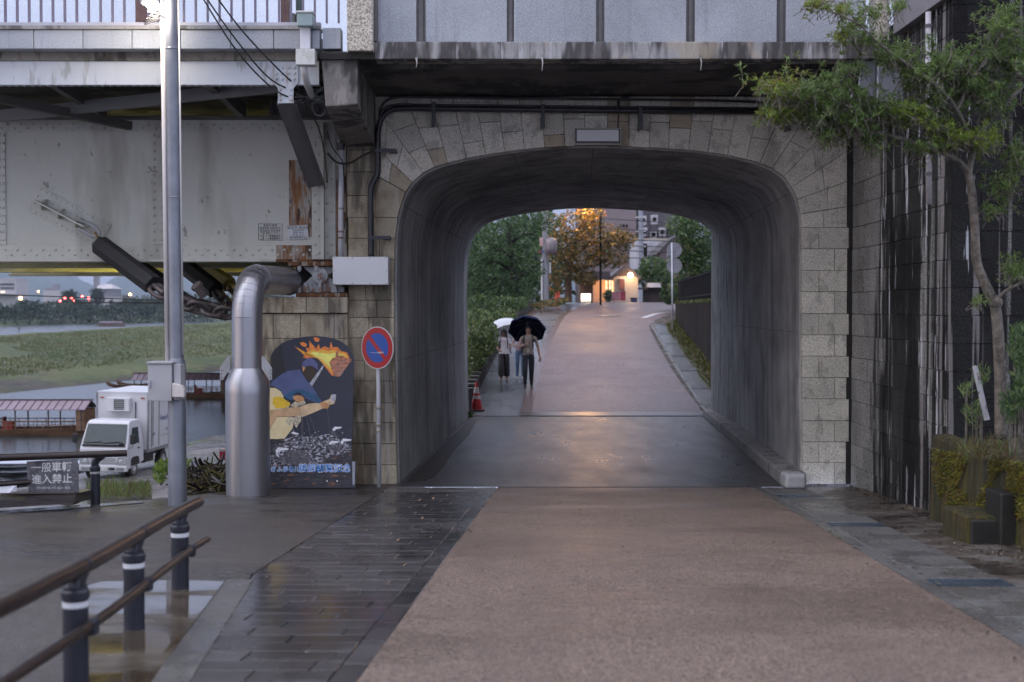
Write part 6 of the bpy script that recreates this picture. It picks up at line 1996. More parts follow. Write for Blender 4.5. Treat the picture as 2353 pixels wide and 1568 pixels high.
# crest furniture
t = thing('lit_sign', 'small glowing white signboard standing at the crest of the lane', 'sign', W(1346, 697, 77))
m3 = MB(); a, b = W(1334, 694, 77), W(1358.5, 673.5, 77); m3.box(a.x, b.x, 77, 77.12, a.z, b.z); m3.build('case', M['iron'], t)
m3 = MB(); m3.box(a.x + .03, b.x - .03, 76.97, 76.998, a.z + .04, b.z - .04); m3.build('face', emit('glowing_sign_face', (1.0, .82, .60), 1.3), t)
text('sign_writing', '鵜飼', .2, mat('sign_brown', (0.25, .1, .05), .6, bump=0), t, V(((a.x + b.x) / 2, 76.96, (a.z + b.z) / 2)) - WL[t.name_full])
m3 = MB(); m3.box(a.x + .1, a.x + .14, 77.02, 77.08, ZC, a.z); m3.box(b.x - .14, b.x - .1, 77.02, 77.08, ZC, a.z); m3.build('leg', M['iron'], t)
t = thing('notice_board', 'pink and crimson notice boards on thin legs before the gatehouse', 'sign', W(1425, 697, 77.5))
hb(t, 'pink_board', (1405, 671), (1424, 691), 77.5, .06, mat('dusty_pink_board', (0.30, 0.13, 0.16), .5, bump=0))
hb(t, 'crimson_board', (1425, 670), (1437.5, 691), 77.46, .06, mat('crimson_board', (0.28, 0.04, 0.06), .5, bump=0))
for x in (1408, 1420, 1427, 1436): hb(t, 'leg', (x - .6, 691), (x + .6, 697.5), 77.5, .05, M['house_white'], ZC)
t = thing('blue_bin', 'small dark blue bin beside the gatehouse wall', 'bin', W(1456, 697, 79))
hb(t, 'body', (1450, 686), (1464, 697.2), 79, .35, mat('dark_blue_plastic', (0.03, 0.045, 0.12), .4, bump=0), ZC, .02)
hb(t, 'lid', (1449, 684.5), (1465, 686), 78.95, .45, M['iron'])
t = thing('garden_gate', 'dark boarded gate with a tiled coping and a pale flat canopy', 'gate', W(1500, 697, 81))
hb(t, 'gate_boards', (1478, 664), (1528, 697), 81, .3, mat('black_gate_boards', (0.03, 0.026, 0.028), .6), ZC)
hb(t, 'coping', (1466, 661), (1530, 665), 80.6, 1.2, M['roof_dark'])
hb(t, 'canopy', (1488, 650.5), (1529, 660.5), 80.2, 2.2, mat('pale_sheet_canopy', (0.55, 0.56, 0.60), .4, bump=0))
for x in (1492, 1525): hb(t, 'canopy_post', (x - .8, 660), (x + .8, 697), 80.4, .1, M['iron'], ZC)
t = thing('utility_pole', 'grey concrete utility pole with a white plate at the left of the crest', 'pole', (W(1253, 700, 68).x, 68, zu(68)))
m3 = MB(); m3.tube([W(1253.5, 706, 68), W(1253, 540, 68), W(1252, 440, 68)], [.18, .155, .14], 12); m3.build('shaft', mat('grey_pole_concrete', (0.24, .24, .26), .7, var=.1, sc=4), t, smooth=True, auto=40)
hb(t, 'striped_guard', (1243, 594), (1246.5, 690), 67.8, .1, mat('pale_guard', (0.6, .57, .58), .5, bump=0))
hb(t, 'plate', (1262, 603), (1266, 628), 67.9, .06, M['house_white'])
for k in range(5):
    hb(t, 'guard_band', (1262.5, 632 + k * 14), (1265.8, 639 + k * 14), 67.92, .08, mat('orange_black_band', (0.35, .15, .06) if k % 2 == 0 else (0.02, .02, .02), .5, bump=0))
m3 = MB(); c = W(1266, 566, 67.6); m3.lathe(c + V((0, 0, -.45)), [(.18, 0), (.30, .05), (.34, .3), (.34, .6), (.28, .82), (.1, .9)], 14); m3.build('transformer', mat('brown_grey_canister', (0.20, .17, .18), .3, metal=.3), t, smooth=True)
hb(t, 'poster', (1240, 546), (1248, 565), 67.7, .05, mat('pink_poster', (0.5, .32, .30), .6, sc=6, var=.3, bump=0))
hb(t, 'red_plate', (1238, 576), (1243, 581), 67.7, .05, mat('red_plate', (0.4, .05, .06), .6, bump=0))
hb(t, 'blue_plate', (1243.3, 576), (1249, 581), 67.7, .05, mat('blue_plate', (0.04, .08, .25), .6, bump=0))
t = thing('utility_pole', 'pale slim utility pole with crossbars before the white house', 'pole', (W(1472, 690, 90).x, 90, ZC))
m3 = MB(); m3.tube([W(1474, 697, 90), W(1472, 430, 90)], [.2, .15], 10); m3.build('shaft', mat('blue_grey_pole', (0.28, .31, .36), .6), t, smooth=True, auto=40)
for y in (498, 530, 565): hb(t, 'crossbar', (1461, y), (1484, y + 3), 89.8, .1, M['ac'])
for k, (y0, y1) in enumerate(((508, 514), (530, 535), (552, 556), (566, 568), (578, 581), (594, 592))):
    m3 = MB(); m3.tube(crom([W(1380, y0 - 6, 88), W(1472, y0, 89.7), W(1560, y1, 91)], 4), .03, 4)
    tag(m3.build('service_wire', M['black_cable']), 'thin service wire strung across the houses at the pale slim pole', 'cable', 'service wires across the houses')
t = thing('round_sign_pole', 'pole with two round traffic signs seen from behind', 'sign', W(1545, 762, 53))
m3 = MB(); m3.tube([W(1545, 762, 53), W(1543.5, 558, 53)], .03, 10); m3.build('pole', mat('white_sign_pole', (0.55, .55, .60), .4, bump=0), t, smooth=True)
for y in (575, 611):
    m3 = MB(); c = W(1549.5, y, 53.06); m3.cyl(c, c + V((0, .012, 0)), .315, 28)
    d_ = m3.build('sign_disc', mat('grey_sign_back', (0.20, .20, .22), .45, bump=0), t)
    m3 = MB()
    for dy in (-.15, .15): m3.bar(c + V((-.2, -.012, dy)), c + V((.2, -.012, dy)), .015, .025)
    m3.build('bracket', mat('sign_bracket', (0.25, .25, .27), .4, bump=0), d_)
t = thing('street_lamp', 'amber street lamp in the autumn tree behind the arch crown', 'lamp', (W(1376, 700, 71).x, 71, zu(71)))
m3 = MB(); m3.tube(crom([W(1380, 704, 71), W(1380, 560, 71), W(1379, 455, 71), W(1368, 440, 71), W(1352, 438, 71)], 4), .06, 8); m3.build('post', M['iron'], t, smooth=True)
m3 = MB(); c = W(1350, 442, 71); m3.ball(c, .16, 10, 7, sc=(1.4, 1, .6)); m3.build('lantern', emit('amber_lantern', (1, .55, .15), 25), t)
lamp('amber_light', 'POINT', c + V((0, -.1, -.25)), 340, (1.0, .50, .16), t, .15)
for k, x in enumerate((1278, 1284)):
    t = thing('far_cone', ('slim orange cone beside the utility pole, left one of the pair', 'slim orange cone beside the utility pole, right one of the pair')[k], 'cone', W(x, 693, 70), 'orange cones by the utility pole')
    m3 = MB(); b = W(x, 693, 70); m3.lathe(b, [(.14, 0), (.14, .03), (.1, .04), (.03, .58 if k else .5)], 10); m3.build('body', mat('orange_cone_plastic', (0.55, .07, .03), .4, bump=0), t)
    m3 = MB(); m3.box(b.x - .17, b.x + .17, 69.83, 70.17, b.z, b.z + .025); m3.build('foot', mat('orange_cone_foot', (0.45, .06, .03), .4, bump=0), t)
# ================================================================== things in front of the arch
# steel pipe
sp = thing('steel_pipe', 'large silver riser pipe standing on the forecourt and bending under the girder', 'pipe', (W(570, 1138, 17.1).x, 17.1, zn(17.1)))
M['stainless'] = mat('dull_stainless_sheet', (0.40, 0.40, 0.43), 0.33, var=.08, sc=1.2, metal=0.85, bump=.05, bsc=6, bdist=.02, streaks=[((0.30, 0.29, 0.29), (5, 5, .3), .55, .75, .5)])
pc_ = W(570, 1138, 17.1); px_ = pc_.x
def zz(y): return W(570, y, 17.1).z
m = MB(); m.lathe((px_, 17.1, 0), [(.292, zn(17.1) - .02), (.292, zz(905)), (.292, zz(878)), (.205, zz(846))], 40); m.build('lower_casing', M['stainless'], sp, smooth=True, auto=25)
m = MB(); m.lathe((px_, 17.1, 0), [(.204, zz(848)), (.204, zz(730))], 36); m.build('upper_casing', M['stainless'], sp, smooth=True, auto=25)
zc = W(600, 643, 17.4).z
cx_ = V((px_, 17.1, 0)); dirv = V((.22, .97, 0)).normalized()
zs0 = zz(730); Rb = zc - zs0
elb = [V((px_, 17.1, zs0))]
for k in range(10):
    t = (k + 1) / 10 * math.pi / 2
    elb.append(V((px_, 17.1, 0)) + dirv * (Rb * .62 * (1 - math.cos(t))) + V((0, 0, zs0 + Rb * math.sin(t))))
elb.append(elb[-1] + dirv * 1.1)
m = MB(); m.tube(elb, .202, 36); m.build('elbow', M['stainless'], sp, smooth=True, auto=8)
for k in range(11):
    a = elb[k]; t = (elb[min(k + 1, 11)] - elb[max(k - 1, 0)]).normalized()
    m = MB(); m.tube([a - t * .006, a + t * .006], .2065, 36); m.build('seam_band', M['stainless'], sp, smooth=True, auto=30)
for y in (1050, 980, 905):
    m = MB(); m.lathe((px_, 17.1, 0), [(.2945, zz(y) - .006), (.2945, zz(y) + .006)], 40); m.build('seam_band', M['stainless'], sp, smooth=True, auto=30)
for s in (-1, 1):
    m = MB(); q = [(.30, zz(872)), (.345, zz(872)), (.345, zz(845)), (.25, zz(820)), (.21, zz(818)), (.21, zz(846)), (.292, zz(868))]
    m.prism([(px_ + s * x, 17.0, z) for x, z in q], (0, .02, 0)); m.build('bracket', mat('zinc_bracket', (.42, .42, .43), .5, metal=.4), sp)
    m = MB()
    for f in (.2, .5, .8): m.dome((px_ + s * .325, 16.999, zz(872) + (zz(845) - zz(872)) * f), (0, -1, 0), .010)
    o = m.build('bolts', M['mullion'], sp); o['kind'] = 'stuff'

# no parking sign
sg = thing('no_parking_sign', 'round red and blue no parking sign on a white pole before the arch', 'sign', (W(871, 1120, 18.1).x, 18.1, zn(18.1)))
m = MB(); m.tube([W(871, 1120, 18.1), W(869, 840, 18.1), W(868, 762, 18.1)], .030, 14); pole_ = m.build('pole', mat('white_pole_paint', (.62, .62, .66), .4, var=.08, sc=3, bump=0), sg, smooth=True)
for y in (937, 990, 976):
    m = MB(); m.tube([W(869.6, y + 4, 18.1), W(869.6, y - 4, 18.1)], .0325, 14); m.build('pole_band', mat('worn_pole_band', (.40, .36, .30), .6), sg, smooth=True)
c = W(868, 799.5, 18.05); yaw = .62
R3 = Matrix.Rotation(-yaw, 3, 'Z')
def sgp(x, z, d): return c + R3 @ V((x, -d, z))
def disc(r, d, th, n=48):
    return [sgp(r * math.cos(2 * math.pi * i / n), r * math.sin(2 * math.pi * i / n), d) for i in range(n)]
nrm = R3 @ V((0, -1, 0))
M['sg_red'] = mat('sign_red', (.42, .012, .020), .35, var=.05, bump=0); M['sg_blue'] = mat('sign_blue', (.010, .085, .40), .35, var=.05, bump=0); M['sg_white'] = mat('sign_white', (.62, .62, .62), .35, var=.03, bump=0)
m = MB(); m.prism(disc(.300, 0, 0), nrm * .012); m.build('sign_disc', M['sg_white'], sg)
m = MB(); m.prism(disc(.287, .0125, 0), nrm * .001); m.build('red_ring', M['sg_red'], sg)
m = MB(); m.prism(disc(.208, .014, 0), nrm * .001); m.build('blue_field', M['sg_blue'], sg)
m = MB(); u = V((math.cos(math.radians(-45)), 0, math.sin(math.radians(-45)))); v = V((-u.z, 0, u.x))
m.prism([sgp(*( (u * a + v * b).x, (u * a + v * b).z), .0155) for a, b in ((-.21, -.030), (.21, -.030), (.21, .030), (-.21, .030))], nrm * .001); m.build('red_bar', M['sg_red'], sg)
m = MB()
for i in range(14):
    p = sgp(.02 + i * .008 + R.uniform(-.004, .004), -.068 + R.uniform(-.008, .012), .0168); m.obox(p, R3 @ V((R.uniform(.006, .016), 0, 0)), nrm * .0004, (0, 0, R.uniform(.002, .006)))
for i in range(3):
    p = sgp(-.09 + i * .06, -.072, .0168); m.obox(p, R3 @ V((.04, 0, 0)), nrm * .0004, (0, 0, .003))
o = m.build('scratches', mat('bare_scratch', (.55, .58, .60), .5, bump=0), sg); o['kind'] = 'stuff'

# ------------------------------------------------------------------ painted face-hole board
lean = math.atan2(.40, 2.15)
bc = W(715, 1125, 17.98)
bd = thing('photo_board', 'arch topped painted souvenir board of a cormorant fisher leaning on the pier', 'board', (bc.x, 17.98, zn(17.98) + .012), rot=(-lean, 0, 0))
K = .001483
def bp(cx, cy, d=0.0): return V(((cx - 465) * K, -d, (1505 - cy) * K))
def flat(name, mt, pts, lay, smooth=False):
    m3 = MB(); m3.poly([bp(x, y, .0012 * lay) for x, y in pts][::-1]); return m3.build(name, mt, bd, local=True)
outl = [(40, 1505), (885, 1503), (885, 1250), (846, 1246), (846, 262), (838, 225), (815, 180), (775, 135), (720, 95), (650, 65), (560, 48), (480, 42), (390, 45), (300, 58), (220, 78), (150, 110), (95, 155), (60, 200), (45, 240)]
m = MB(); m.prism([bp(x, y, 0) for x, y in outl][::-1], (0, .018, 0)); m.build('board', mat('midnight_blue_board', (.020, .022, .042), .45, var=.15, sc=2, kind='obj', bump=.05), bd, local=True)
def flame(name, col, e=0): return mat(name, col, .5, var=.25, sc=14, kind='obj', bump=0)
P = {n: mat('print_' + n, tuple(min(q * 1.35, .9) for q in c), .5, var=v, sc=s_, kind='obj', bump=0) for n, c, v, s_ in (
    ('black', (.008, .008, .010), .3, 5), ('blue', (.060, .075, .170), .18, 5), ('teal', (.020, .070, .150), .25, 5), ('hat', (.075, .080, .190), .15, 5), ('skin', (.45, .22, .09), .12, 8), ('hole', (.030, .016, .008), .1, 8),
    ('yellow', (.55, .36, .02), .2, 9), ('cream', (.56, .47, .27), .10, 4), ('wood', (.42, .27, .15), .2, 8), ('wood2', (.52, .38, .22), .2, 8), ('grey', (.33, .33, .36), .4, 14), ('white', (.62, .62, .66), .15, 20),
    ('bird', (.075, .070, .085), .5, 14), ('orange', (.60, .17, .03), .35, 9), ('fire', (.72, .36, .04), .3, 10), ('glow', (.80, .62, .14), .15, 10), ('ember', (.35, .13, .06), .6, 22), ('rope', (.40, .36, .33), .2, 9), ('straw', (.40, .36, .26), .5, 25))}
flat('dark_figure', P['black'], [(48, 235), (150, 120), (165, 260), (190, 380), (90, 470), (47, 500)], 1)
wm3 = NT('print_night_water'); wc = wm3.mix(wm3.rng(wm3.noise((9, 1, 34), 4, .6, 'obj'), .42, .62), (.010, .010, .016), (.045, .040, .055))
wc = wm3.mix(wm3.rng(wm3.noise((5, 1, 26), 4, .6, 'obj', (4, 0, 4)), .57, .66, 0, .8), wc, (.34, .14, .05)); wc = wm3.mix(wm3.rng(wm3.noise((6, 1, 30), 4, .6, 'obj', (1, 0, 9)), .60, .70, 0, .6), wc, (.08, .12, .11)); wm3.base(wc); wm3.rough(.45)
flat('night_water', wm3.mat, [(42, 1502), (843, 1498), (843, 1090), (600, 1030), (300, 1010), (46, 1045)], 1)
fm3 = NT('print_foam'); fc = fm3.mix(fm3.rng(fm3.noise((20, 1, 30), 6, .8, 'obj'), .49, .60), (.010, .010, .016), (.66, .65, .76)); fm3.base(fc); fm3.rough(.5)
flat('foam', fm3.mat, [(200, 1040), (330, 1000), (420, 1018), (500, 1010), (640, 985), (690, 1010), (760, 1060), (838, 1100), (838, 1150), (760, 1180), (640, 1200), (560, 1260), (480, 1290), (200, 1290), (60, 1290), (52, 1190), (150, 1120)], 2)
flat('fire_glow', P['orange'], [(268, 140), (300, 170), (350, 215), (330, 185), (372, 240), (345, 248), (400, 262), (470, 250), (515, 262), (560, 330), (640, 430), (720, 415), (790, 330), (825, 280), (800, 245), (785, 205), (760, 195), (725, 190), (690, 150), (640, 150), (622, 98), (612, 160), (560, 140), (520, 165), (505, 118), (480, 165), (450, 130), (410, 82), (415, 150), (380, 165), (400, 200), (365, 195), (310, 165)], 2)
flat('flame', P['orange'], [(450, 60), (480, 52), (515, 70), (500, 100), (470, 95)], 2); flat('flame', P['orange'], [(318, 110), (355, 98), (390, 120), (385, 150), (345, 140)], 2)
flat('flame', P['fire'], [(290, 150), (350, 205), (360, 215), (410, 195), (440, 170), (500, 190), (520, 170), (600, 190), (640, 175), (700, 195), (770, 215), (800, 260), (760, 300), (700, 380), (650, 405), (560, 320), (500, 262), (440, 245), (380, 215)], 3)
flat('flame', P['glow'], [(430, 205), (470, 195), (520, 205), (600, 215), (660, 205), (740, 225), (770, 260), (700, 330), (660, 380), (600, 330), (530, 265), (470, 240)], 4)
flat('fire_basket', P['ember'], [(610, 300), (640, 260), (672, 250), (668, 195), (690, 190), (700, 235), (740, 230), (760, 250), (800, 255), (828, 275), (790, 330), (740, 395), (712, 438), (670, 438), (650, 400)], 5)
m = MB()
for i in range(11):
    a, b = bp(640 + i * 18, 262 + abs(i - 5) * 4, .0075), bp(665 + i * 6, 432, .0075); m.bar(a, b, .0008, .005, up=(0, 1, 0))
for i in range(4): m.bar(bp(628 + i * 10, 300 + i * 36, .0076), bp(815 - i * 32, 290 + i * 38, .0076), .0008, .005, up=(0, 1, 0))
m.build('basket_bars', P['white'], bd, local=True)
flat('pole', P['grey'], [(413, 520), (540, 340), (560, 322), (545, 370), (440, 548)], 4)
flat('yellow_cloak', P['cream'], [(46, 545), (100, 548), (150, 580), (180, 630), (175, 645), (245, 700), (230, 735), (140, 752), (46, 765)], 3)
flat('yellow_fold', P['yellow'], [(80, 635), (150, 630), (240, 690), (245, 712), (200, 738), (110, 745), (75, 700)], 4)
flat('boat_hull', P['wood'], [(46, 768), (250, 735), (345, 730), (365, 820), (260, 822), (120, 825), (60, 940), (46, 950)], 4)
flat('boat_side', P['cream'], [(48, 1035), (62, 940), (120, 828), (262, 826), (280, 900), (275, 935), (200, 1035), (120, 1040)], 4)
flat('boat_bow', P['wood2'], [(340, 730), (420, 700), (530, 690), (620, 655), (640, 610), (684, 610), (680, 655), (668, 700), (620, 715), (560, 745), (460, 790), (360, 830)], 5)
flat('bow_tip', P['grey'], [(632, 645), (645, 612), (684, 610), (680, 650), (660, 690), (640, 680)], 6)
flat('straw_tuft', P['straw'], [(245, 720), (290, 680), (330, 690), (360, 650), (395, 690), (380, 715), (330, 720), (300, 735)], 6)
flat('straw_tuft', P['straw'], [(205, 870), (235, 830), (290, 830), (355, 800), (350, 870), (330, 900), (310, 935), (280, 880), (240, 915)], 6)
flat('robe', P['blue'], [(46, 520), (70, 480), (130, 430), (210, 385), (270, 375), (330, 368), (372, 440), (400, 480), (460, 540), (540, 680), (515, 698), (400, 650), (330, 590), (260, 600), (190, 638), (150, 570), (100, 540)], 6)
flat('sleeve', P['teal'], [(185, 628), (240, 575), (330, 560), (400, 575), (470, 600), (545, 665), (535, 695), (480, 680), (400, 640), (330, 588), (270, 605)], 7)
flat('cuff', P['teal'], [(190, 635), (270, 605), (300, 625), (270, 665), (215, 655)], 7)
flat('neck', P['skin'], [(350, 335), (378, 335), (382, 385), (360, 390)], 7)
flat('hood', P['hat'], [(345, 340), (355, 300), (390, 265), (425, 250), (465, 275), (498, 315), (502, 375), (470, 345), (420, 335), (375, 345)], 8)
flat('face_hole', P['hole'], [(425 + 58 * math.cos(t * .2618), 400 + 70 * math.sin(t * .2618)) for t in range(24)][::-1], 9)
flat('hand', P['skin'], [(265, 630), (310, 618), (355, 625), (380, 650), (365, 680), (310, 682), (280, 660)], 8)
flat('hand', P['skin'], [(535, 690), (560, 680), (600, 695), (622, 725), (605, 748), (565, 745), (540, 725)], 8)
m = MB()
for (a, b, c_, d) in ((350, 640, 362, 1015), (362, 690, 376, 1018), (402, 815, 452, 1022), (430, 810, 512, 1012), (602, 745, 634, 970), (378, 645, 500, 690)):
    m.bar(bp(a, b, .0115), bp(c_, d, .0115), .0008, .0045, up=(0, 1, 0))
m.build('leashes', P['rope'], bd, local=True)
def bird(body, head, white, lay=8):
    flat('bird_body', P['bird'], body, lay); flat('bird_head', P['bird'], head, lay + 1); flat('bird_throat', P['white'], white, lay + 2)
bird([(190, 1190), (250, 1150), (340, 1140), (420, 1170), (460, 1220), (440, 1270), (330, 1290), (220, 1280)], [(85, 1140), (110, 1108), (150, 1100), (180, 1125), (140, 1180), (190, 1220), (180, 1260), (130, 1230), (110, 1170)], [(118, 1150), (140, 1118), (180, 1122), (245, 1130), (240, 1142), (175, 1150), (135, 1175), (160, 1215), (130, 1200)])
bird([(640, 1130), (690, 1090), (730, 1110), (750, 1150), (690, 1165)], [(725, 1075), (745, 1035), (780, 1025), (800, 1040), (750, 1080), (750, 1120), (725, 1130)], [(735, 1070), (760, 1035), (840, 1042), (838, 1055), (775, 1062), (750, 1090)])
bird([(600, 1110), (640, 1090), (680, 1100), (650, 1130)], [(612, 1075), (640, 1045), (670, 1050), (640, 1095)], [(622, 1078), (650, 1055), (718, 1060), (715, 1075), (660, 1082), (635, 1095)])
bird([(640, 960), (670, 955), (698, 985), (690, 1010), (660, 1000)], [(645, 945), (665, 918), (695, 918), (685, 960), (655, 975)], [(655, 945), (680, 922), (745, 922), (742, 935), (695, 945), (670, 965)])
bird([(245, 990), (270, 965), (300, 970), (290, 1000)], [(258, 985), (275, 963), (295, 965), (280, 990)], [(262, 980), (285, 968), (336, 988), (330, 997), (290, 995)])
m = MB()
for i in range(260):
    cx, cy = R.uniform(60, 835), R.gauss(1090, 80)
    if cy > 1285 or cy < 940: continue
    s_ = R.uniform(1, 5) * K; p = bp(cx, cy, .0128); m.poly([p + V((-s_, 0, 0)), p + V((0, 0, s_ * .7)), p + V((s_, 0, 0)), p + V((0, 0, -s_ * .7))][::-1])
o = m.build('spray', P['white'], bd, local=True); o['kind'] = 'stuff'
M['txt_w'] = mat('white_lettering', (.85, .87, .90), .4, var=.02, bump=0); M['txt_b'] = mat('sky_blue_lettering', (.02, .24, .72), .4, var=.02, bump=0)
for nm, mt_, off, d in (('lettering_outline', M['txt_w'], .0055, .0145), ('lettering', M['txt_b'], .0005, .0165)):
    p = bp(216, 1330, d); text(nm, 'ぎふ長良川', .084, mt_, bd, p, off=off * .7)
    p = bp(592, 1322, d); text(nm, '鵜飼観覧記念', .124, mt_, bd, p, off=off)
for x in (615, 711):
    m = MB(); c = bp(x, 1438, .010); m.cyl(c + V((0, .009, 0)), c, .011, 12); m.build('bolt', P['white'], bd, local=True)
m = MB(); m.prism([bp(849, 1252, .004), bp(880, 1255, .004), bp(878, 1470, .004), bp(860, 1480, .004)][::-1], (0, -.004, 0)); m.build('edge_plate', mat('grey_edge_plate', (.28, .29, .32), .5, metal=.3, kind='obj'), bd, local=True)

# ------------------------------------------------------------------ lamp pole
lp = thing('lamp_pole', 'tall galvanised lamp pole with white conduit, control box and a glowing lamp', 'lamp', (W(406, 1160, 15.67).x, 15.67, zn(15.67)))
LPY = 15.67
def lz(y): return W(406, y, LPY).z
M['galv'] = mat('galvanised_steel', (.22, .235, .27), .42, var=.2, sc=2.5, metal=.55, bump=.05, bsc=20, streaks=[((.22, .23, .27), (6, 6, .6), .5, .7, .6)])
b0, b1 = W(408, 1163, LPY), W(406, 850, LPY)
m = MB(); m.tube([V((b0.x, LPY, zn(LPY) - .02)), V((b1.x, LPY, lz(835))), V((b1.x, LPY, lz(822)))], [.112, .109, .085], 24); m.build('base_shaft', M['galv'], lp, smooth=True, auto=30)
t0, t1 = W(399, 835, LPY), W(391, -20, LPY)
m = MB(); m.tube([V((b1.x, LPY, lz(826))), V((t1.x + .01, LPY, lz(-60)))], [.087, .084], 24); m.build('upper_shaft', M['galv'], lp, smooth=True, auto=30)
for y in (455, 113):
    f = (826 - y) / 886; x = b1.x + (t1.x + .01 - b1.x) * f
    m = MB(); m.tube([(x, LPY, lz(y) - .006), (x, LPY, lz(y) + .006)], .090, 24); m.build('strap', M['galv'], lp, smooth=True)
m = MB(); xa_ = b1.x - .105; m.tube([(xa_, LPY - .02, lz(890)), (t1.x - .094, LPY - .02, lz(-60))], .028, 10); m.build('conduit', mat('cream_white_conduit', (.66, .62, .60), .4, var=.05, bump=0), lp, smooth=True)
m = MB(); xa_ = b1.x + .099; m.tube([(xa_ - .012, LPY - .03, lz(815)), (t1.x + .106, LPY - .03, lz(-60))], .013, 8); m.build('side_conduit', mat('cream_thin_conduit', (.60, .58, .57), .4, bump=0), lp, smooth=True)
M['ctl'] = mat('pale_grey_control_box', (.42, .42, .44), .45, var=.05, sc=3, bump=.02)
a, b = W(343, 921, LPY - .2), W(397, 832, LPY - .2)
m = MB(); m.box(a.x, b.x, LPY - .26, LPY - .02, a.z, b.z - .02); cb = m.build('control_box', M['ctl'], lp, bev=.006)
m = MB(); m.box(a.x - .012, b.x + .012, LPY - .28, LPY, b.z - .019, b.z + .005); m.build('box_lid', M['ctl'], cb, bev=.004)
m = MB(); m.box(a.x + .012, a.x + .035, LPY - .285, LPY - .262, a.z + .17, a.z + .25); m.build('latch', M['rail_metal'], cb)
a2, b2 = W(394, 918, LPY - .2), W(416, 832, LPY - .2)
m = MB(); m.box(b.x + .014, b2.x, LPY - .22, LPY - .02, a.z + .01, b.z - .03); m.build('box_flank', M['ctl'], lp, bev=.004)
a2, b2 = W(397, 913, LPY - .3), W(424, 884, LPY - .3)
m = MB(); m.prism([V((a2.x, LPY - .33, a2.z)), V((b2.x, LPY - .33, a2.z)), V((b2.x, LPY - .33, b2.z - .06)), V((b2.x - .03, LPY - .33, b2.z - .01)), V((a2.x, LPY - .33, b2.z + .02))][::-1], (0, .10, 0)); m.build('outlet_hood', mat('cream_outlet_hood', (.62, .57, .55), .4, bump=0), lp, bev=.008)
# lamp head at the frame's top edge
hx = t1.x + .01
m = MB(); m.tube(crom([(hx - .07, LPY - .04, lz(42)), (hx - .16, LPY - .08, lz(36)), (hx - .26, LPY - .10, lz(30))], 4), .014, 8); m.build('lamp_arm', M['galv'], lp, smooth=True)
m = MB(); m.lathe((hx - .24, LPY - .10, lz(8)), [(.05, -.06), (.10, -.04), (.12, .0), (.11, .05), (.05, .10)], 16); m.build('lamp_head', M['galv'], lp, smooth=True)
m = MB(); m.ball((hx - .20, LPY - .10, lz(14)), .075, 14, 10); m.build('lamp_bulb', emit('white_hot_lamp', (1.0, .90, .76), 60), lp, smooth=True)
lamp('pole_light', 'POINT', (hx - .20, LPY - .20, lz(14) - .05), 34, (1.0, .86, .70), lp, .08)
m = MB()
for k in range(3):
    m.tube(crom([(hx - .09, LPY - .08, lz(24 + k * 6)), (hx - .2 - .04 * k, LPY - .1, lz(34 + k * 7)), (hx - .12, LPY - .1, lz(40 + k * 4)), (hx - .3, LPY - .1, lz(56 + k * 3))], 4), .006, 5)
m.build('lamp_leads', M['black_cable'], lp, smooth=True)

# ------------------------------------------------------------------ railings
M['rail_wood'] = mat('wet_brown_woodgrain_rail', (.016, .010, .008), .3, var=.4, sc=4, kind='obj', bump=.15, bsc=30, streaks=[((.04, .024, .02), (30, 2, 30), .5, .62, .7)])
M['post_navy'] = mat('navy_black_post', (.020, .022, .034), .42, var=.15, bump=.05, kind='obj')
M['reflect'] = mat('white_reflective_band', (.70, .72, .76), .3, var=.03, bump=0)
fr_ = thing('front_handrail', 'brown wood-look handrail on navy posts with white bands in the front corner', 'railing', (-2.4, 8, zn(8)))
posts = [(-2.26, 6.59), (-2.36, 7.95), (-2.47, 9.48)]
posts = [(-2.20, 5.2)] + posts
for x, y in posts:
    z0 = zn(y)
    m = MB(); m.lathe((x, y, z0), [(.064, -.03), (.064, .43), (.072, .44), (.072, .475), (.062, .485), (.062, .50)], 20); po = m.build('post', M['post_navy'], fr_, smooth=True, auto=30)
    m = MB(); m.lathe((x, y, z0), [(.066, .395), (.066, .425)], 20); m.build('white_band', M['reflect'], po, smooth=True, auto=30)
    d = V((-.045, 1, -.0534)).normalized()
    m = MB(); c = V((x, y, z0 + .49)); m.hexa([c + V((-.035, -.05, 0)), c + V((.035, -.05, 0)), c + V((.035, .06, 0)), c + V((-.035, .06, 0)), c + V((-.03, -.02, .07)), c + V((.03, -.02, .07)), c + V((.03, .17, .06)), c + V((-.03, .17, .06))])
    m.build('neck', M['post_navy'], po, bev=.012)
    m = MB(); c = V((x + .06, y, z0 + .29)); m.box(c.x - .02, c.x + .05, c.y - .03, c.y + .05, c.z - .045, c.z + .035); m.build('rail_clip', M['post_navy'], po, bev=.01)
ra = [V((-2.18, 4.2, zn(4.2) + .585)), V((-2.26, 6.6, zn(6.6) + .585)), V((-2.36, 8, zn(8) + .585)), V((-2.47, 9.5, zn(9.5) + .585)), V((-2.50, 10.18, zn(10.18) + .585))]
m = MB(); m.tube(crom(ra, 4), [.046] * 16 + [.043], 18); m.build('top_rail', M['rail_wood'], fr_, smooth=True, auto=60)
rb = [p + V((.075, 0, -.29)) for p in ra]; rb[-1] = rb[-1] + V((0, -.05, 0))
m = MB(); m.tube(crom(rb, 4), .029, 16); m.build('lower_rail', M['rail_wood'], fr_, smooth=True, auto=60)
for q in (1, 2):
    m = MB(); p = ra[q] + V((0, .12, 0)); d = (ra[q + 1] - ra[q]).normalized(); m.tube([p - d * .012, p + d * .012], .0425, 18); m.build('rail_joint', M['post_navy'], fr_, smooth=True)

